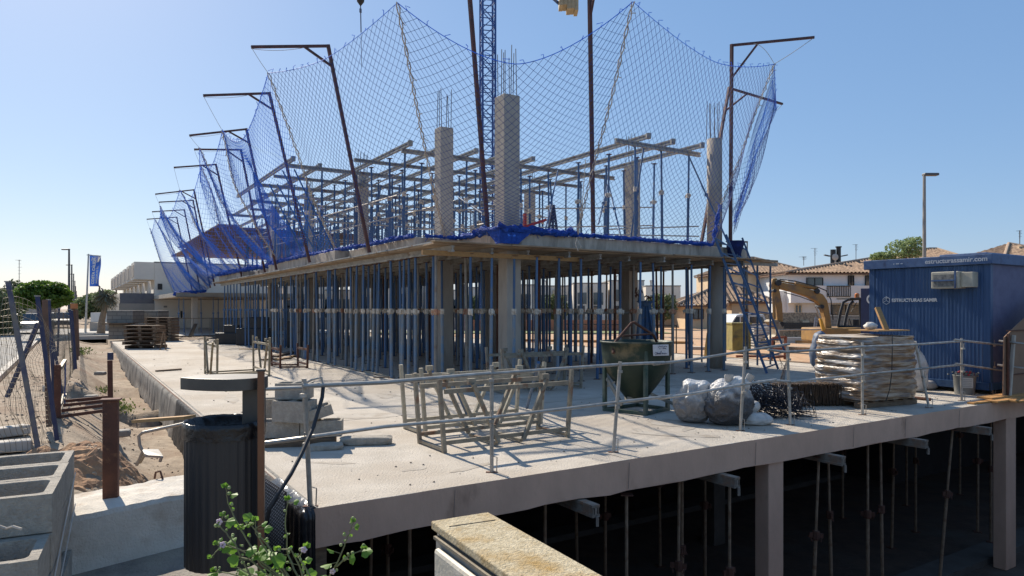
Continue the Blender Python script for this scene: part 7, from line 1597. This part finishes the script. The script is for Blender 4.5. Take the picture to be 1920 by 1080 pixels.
for x, y, r_ in ((1460, 530, .12), (1533, 546, .1), (1466, 608, .1), (1453, 545, .07), (1542, 575, .08)): mb.extrude([E(x, y, -.24) + Vector((math.cos(k * .5236) * r_, 0, math.sin(k * .5236) * r_)) for k in range(12)], E(x, y), E(x, y) + Vector((0, .5, 0)))
build(mb, "pins", black_m, ex)
mb = MB(); plate(mb, [(1444, 603), (1450, 599), (1460, 601), (1466, 612), (1470, 625), (1462, 640), (1446, 638), (1455, 628), (1455, 615), (1449, 608)], .7, -.35); build(mb, "bucket", steel_worn, ex, bevel=.02)
mb = MB()
for pts in (((1571, 612), (1576, 585), (1581, 567), (1590, 562), (1613, 560)), ((1583, 612), (1588, 588), (1593, 571), (1600, 565)), ((1613, 560), (1614, 612)), ((1571, 612), (1614, 613))): mb.tube([E(x, y, .2) for x, y in pts], .055, 6); mb.tube([E(x, y, 1.1) for x, y in pts], .055, 6)
mb.box(E(1597, 560, .6), (.7, 1.1, .06)); build(mb, "cab_frame", black_m, ex)
mb = MB(); mb.box(E(1603, 607, .6), (.35, .4, .35)); mb.bar(E(1596, 610, .3), E(1592, 597, .3), .04, .04); build(mb, "seat", black_m, ex)
mb = MB(); mb.bar(E(1596, 585, .3), E(1606, 567, .3), .02, .02); build(mb, "wiper", black_m, ex)
mb = MB(); plate(mb, [(1540, 616), (1622, 614), (1622, 640), (1540, 642)], 1.9, -.4); build(mb, "body", exm, ex, bevel=.05); mb = MB(); plate(mb, [(1537, 597), (1541, 597), (1548, 618), (1542, 620)], .1, -.6); build(mb, "side_bracket", mat("bright_digger_yellow", (.6, .34, .05)), ex)
mb = MB(); mb.lathe(E(1607, 558, .6), [(.09, 0), (.09, .14), (.05, .18)], 12); build(mb, "beacon", mat("orange_beacon", (.6, .18, .05), rough=.3), ex)
for d_ in (-.2, 1.3):
    mb = MB(); plate(mb, [(1535, 650), (1545, 640), (1625, 640), (1635, 650), (1630, 664), (1540, 666)], .45, d_); build(mb, "track", black_m, ex, bevel=.05)
# van and yellow skip behind the stair
vn = empty("white_van", at(1405, 640, 31), "white van parked behind the blue ladder stair", "van"); V = lambda x, y, d=0: at(x, y, 31 + d)
mb = MB(); P = [V(*q) for q in ((1371, 645), (1371, 606), (1380, 591), (1388, 589), (1432, 589), (1440, 606), (1450, 610), (1452, 645))]; mb.extrude(P, P[0], P[0] + Vector((0, 1.8, 0))); build(mb, "body", mat("van_white", (.6, .62, .62), (.55, .57, .57), 2, .3), vn, bevel=.05)
for q in (((1374, 606), (1381, 594), (1387, 594), (1387, 606)), ((1390, 594), (1403, 594), (1403, 606), (1390, 606)), ((1406, 594), (1430, 594), (1435, 606), (1406, 606))): mb = MB(); P = [V(*p, -.02) for p in q]; mb.extrude(P, P[0], P[0] + Vector((0, .015, 0))); build(mb, "window", glass_d, vn)
for x in (1382, 1440):
    mb = MB(); c = V(x, 643, -.05); mb.extrude([c + Vector((math.cos(t * .3927) * .33, 0, math.sin(t * .3927) * .33)) for t in range(16)], c, c + Vector((0, .22, 0))); build(mb, "wheel", black_m, vn)
sk = empty("yellow_skip", at(1390, 658, 26), "dull yellow metal skip behind the right corner column", "skip"); mb = MB(); a = at(1372, 655, 26); mb.box((a.x + .36, 26.4, .5 + .1), (.7, .9, 1.0)); build(mb, "body", mat("dull_yellow", (.27, .23, .07), (.2, .18, .06), 3, .7, c3=(.12, .1, .06), scale3=3), sk, bevel=.02)
mb = MB(); mb.box((a.x + .36, 26.4, 1.12), (.76, .96, .06)); mb.box((a.x + .36, 25.93, .6), (.72, .03, .05)); build(mb, "rim", mat("dull_yellow", (.42, .35, .08)), sk)
mb = MB(); mb.lathe(at(1330, 668, 24), [(.18, 0), (.16, .3), (.1, .75), (.1, .8)], 4); tag(build(mb, "yellow_block", mat("ochre_plastic", (.55, .38, .14))), "ochre block standing left of the round column", "block")
mb = MB()
for k in range(9): mb.bar(at(1410, 615 + k * 5.2, 29), at(1442, 614 + k * 5.2, 29), .5, .05)
tag(build(mb, "panel_stack", mat("pale_panel", (.5, .49, .47), (.3, .3, .29), 9)), "stack of pale formwork panels behind the blue stair", "panel stack")
rf = empty("rust_frame", at(1460, 668, 22.5), "small rust red barrier frame on the earth right of the blue stair", "frame")
for nm, a, b in (("upright", (1446, 676), (1448, 634)), ("upright", (1472, 674), (1473, 631)), ("rail", (1448, 634), (1473, 632)), ("rail", (1446, 655), (1473, 653)), ("rail", (1440, 671), (1473, 668)), ("stay", (1380, 668), (1440, 668))):
    mb = MB(); mb.bar(at(*a, 22.5), at(*b, 22.5), .07, .07); build(mb, nm, mat("rust_red", (.3, .1, .06), (.22, .08, .05), 8, .8), rf)
mb = MB(); mb.tube([at(1460, 619, 24), at(1540, 618, 24)], .025, 6); mb.tube([at(1461, 619, 24), at(1461, 640, 24)], .02, 6); tag(build(mb, "barrier_tube", steel_galv), "thin level tube before the rubble stone wall", "tube")
ls = empty("leaning_ladder", at(1528, 640, 30), "thin blue grey ladder leaning on the rubble stone wall", "ladder")
for a, b in (((1523, 641), (1529, 594)), ((1528, 641), (1532, 596))): mb = MB(); mb.bar(at(*a, 30), at(*b, 30), .05, .04); build(mb, "stile", mat("blue_grey_alu", (.2, .23, .3)), ls)
mb = MB()
for k in range(8): mb.bar(at(1523.5 + k * .7, 637 - k * 5.5, 30), at(1528.5 + k * .5, 637 - k * 5.5, 30), .03, .03)
build(mb, "ladder_rungs", mat("blue_grey_alu", (.2, .23, .3)), ls)
# pale bands of rubble and trench boards on the earth
for k, (x0, y0, x1, y1, w_, m_, lb) in enumerate(((1475, 642, 1560, 645, .3, wood_fresh, "long pale plank on the earth behind the wrapped pallet"), (1478, 655, 1550, 658, .5, mat("crushed_stone", (.42, .36, .28), (.2, .16, .12), 12), "low band of rubble on the earth behind the wrapped pallet"), (980, 640, 1300, 645, .25, wood_fresh, "long plank on the ground seen through the middle props"), (1290, 655, 1345, 656, .4, kerb_m, "pale slab pieces left of the round column"))):
    a, b = gp(x0, y0), gp(x1, y1); mb = MB(); mb.bar(a + Z * .06, b + Z * .06, w_, .12); tag(build(mb, "ground_board", m_), lb, "board")
mb = MB(); mb.tube([gp(1060, 655) + Z * 1.05, gp(1268, 662) + Z * 1.05], .025, 6); mb.tube([gp(1268, 662), gp(1268, 662) + Z * 1.05], .025, 6); mb.tube([gp(1060, 655), gp(1060, 655) + Z * 1.05], .025, 6); tag(build(mb, "tubular_barrier", black_m), "dark tubular barrier seen behind the bucket bail", "barrier")
# cars on the left road
def car(x, y, Y_, label, col, w=1.75, L=4.2):
    c = at(x, 578, Y_); t = empty("parked_car", Vector((c.x, Y_, -.1)), label, "car", "cars on the left road"); o = Vector((c.x, Y_, -.1))
    pr = [(-2.1, .35), (-2.1, .75), (-1.3, .9), (-.7, 1.4), (.9, 1.42), (1.7, .95), (2.1, .85), (2.1, .35)]
    D2 = -DU; P = [o + D2 * (-a) + DV * (-w / 2) + Z * b for a, b in pr]; mb = MB(); mb.extrude(P, P[0], P[0] + DV * w); build(mb, "body", col, t, bevel=.06)
    mb = MB(); P = [o + D2 * (-a) + DV * (-w / 2 + .1) + Z * b for a, b in ((-1.28, .93), (-.74, 1.38), (.88, 1.4), (1.6, .98))]; mb.extrude([p - DV * .13 for p in P], P[0], P[0] + DV * (w + .06)); build(mb, "side_glass", glass_d, t)
    mb = MB(); a_ = [o + DU * (-1.36) * -1 * -1 + Z * 0]; 
    q0 = o - DU * 1.33; mb.add([q0 + DV * s + Z * .93 - DU * 0.0 for s in (-.7, .7)] + [o - DU * .76 + DV * s + Z * 1.42 for s in (.65, -.65)], [(0, 1, 2, 3)]); build(mb, "windscreen", glass_d, t)
    for a, s in ((-1.35, -1), (1.35, -1), (-1.35, 1), (1.35, 1)):
        mb = MB(); cc_ = o + DU * a + DV * (s * (w / 2 - .1)) + Z * .33; mb.extrude([cc_ + DU * (math.cos(k * .3927) * .33) + Z * (math.sin(k * .3927) * .33) for k in range(16)], cc_, cc_ + DV * .2 * s); build(mb, "wheel", black_m, t)
    for s in (-.6, .6): mb = MB(); mb.box(o - DU * 2.12 + DV * s + Z * .68, (.3, .06, .14), RZ); build(mb, "headlight", mat("headlamp", (.7, .7, .7), rough=.2), t)
car(58, 600, 50, "silver car on the road behind the crumpled fence", mat("silver_car", (.35, .36, .38), rough=.25, metal=.5)); car(118, 596, 62, "dark car farther along the left road", mat("dark_car", (.04, .045, .06), rough=.25)); car(-5, 598, 58, "white car at the left edge of the road", mat("white_car", (.65, .65, .65), rough=.25))
# site fence panels far behind, right of the flag
mb = MB(); 
for k in range(12): mb.tube([S(39 + k * .01, 2.6 + k * .45, 0), S(39 + k * .01, 2.6 + k * .45, 1.1)], .015, 4)
mb.tube([S(39, 2.6, 1.1), S(39.1, 7.6, 1.1)], .02, 4); tag(build(mb, "far_barrier", wire_m), "thin wire barrier by the cross street left of the cream column", "barrier")
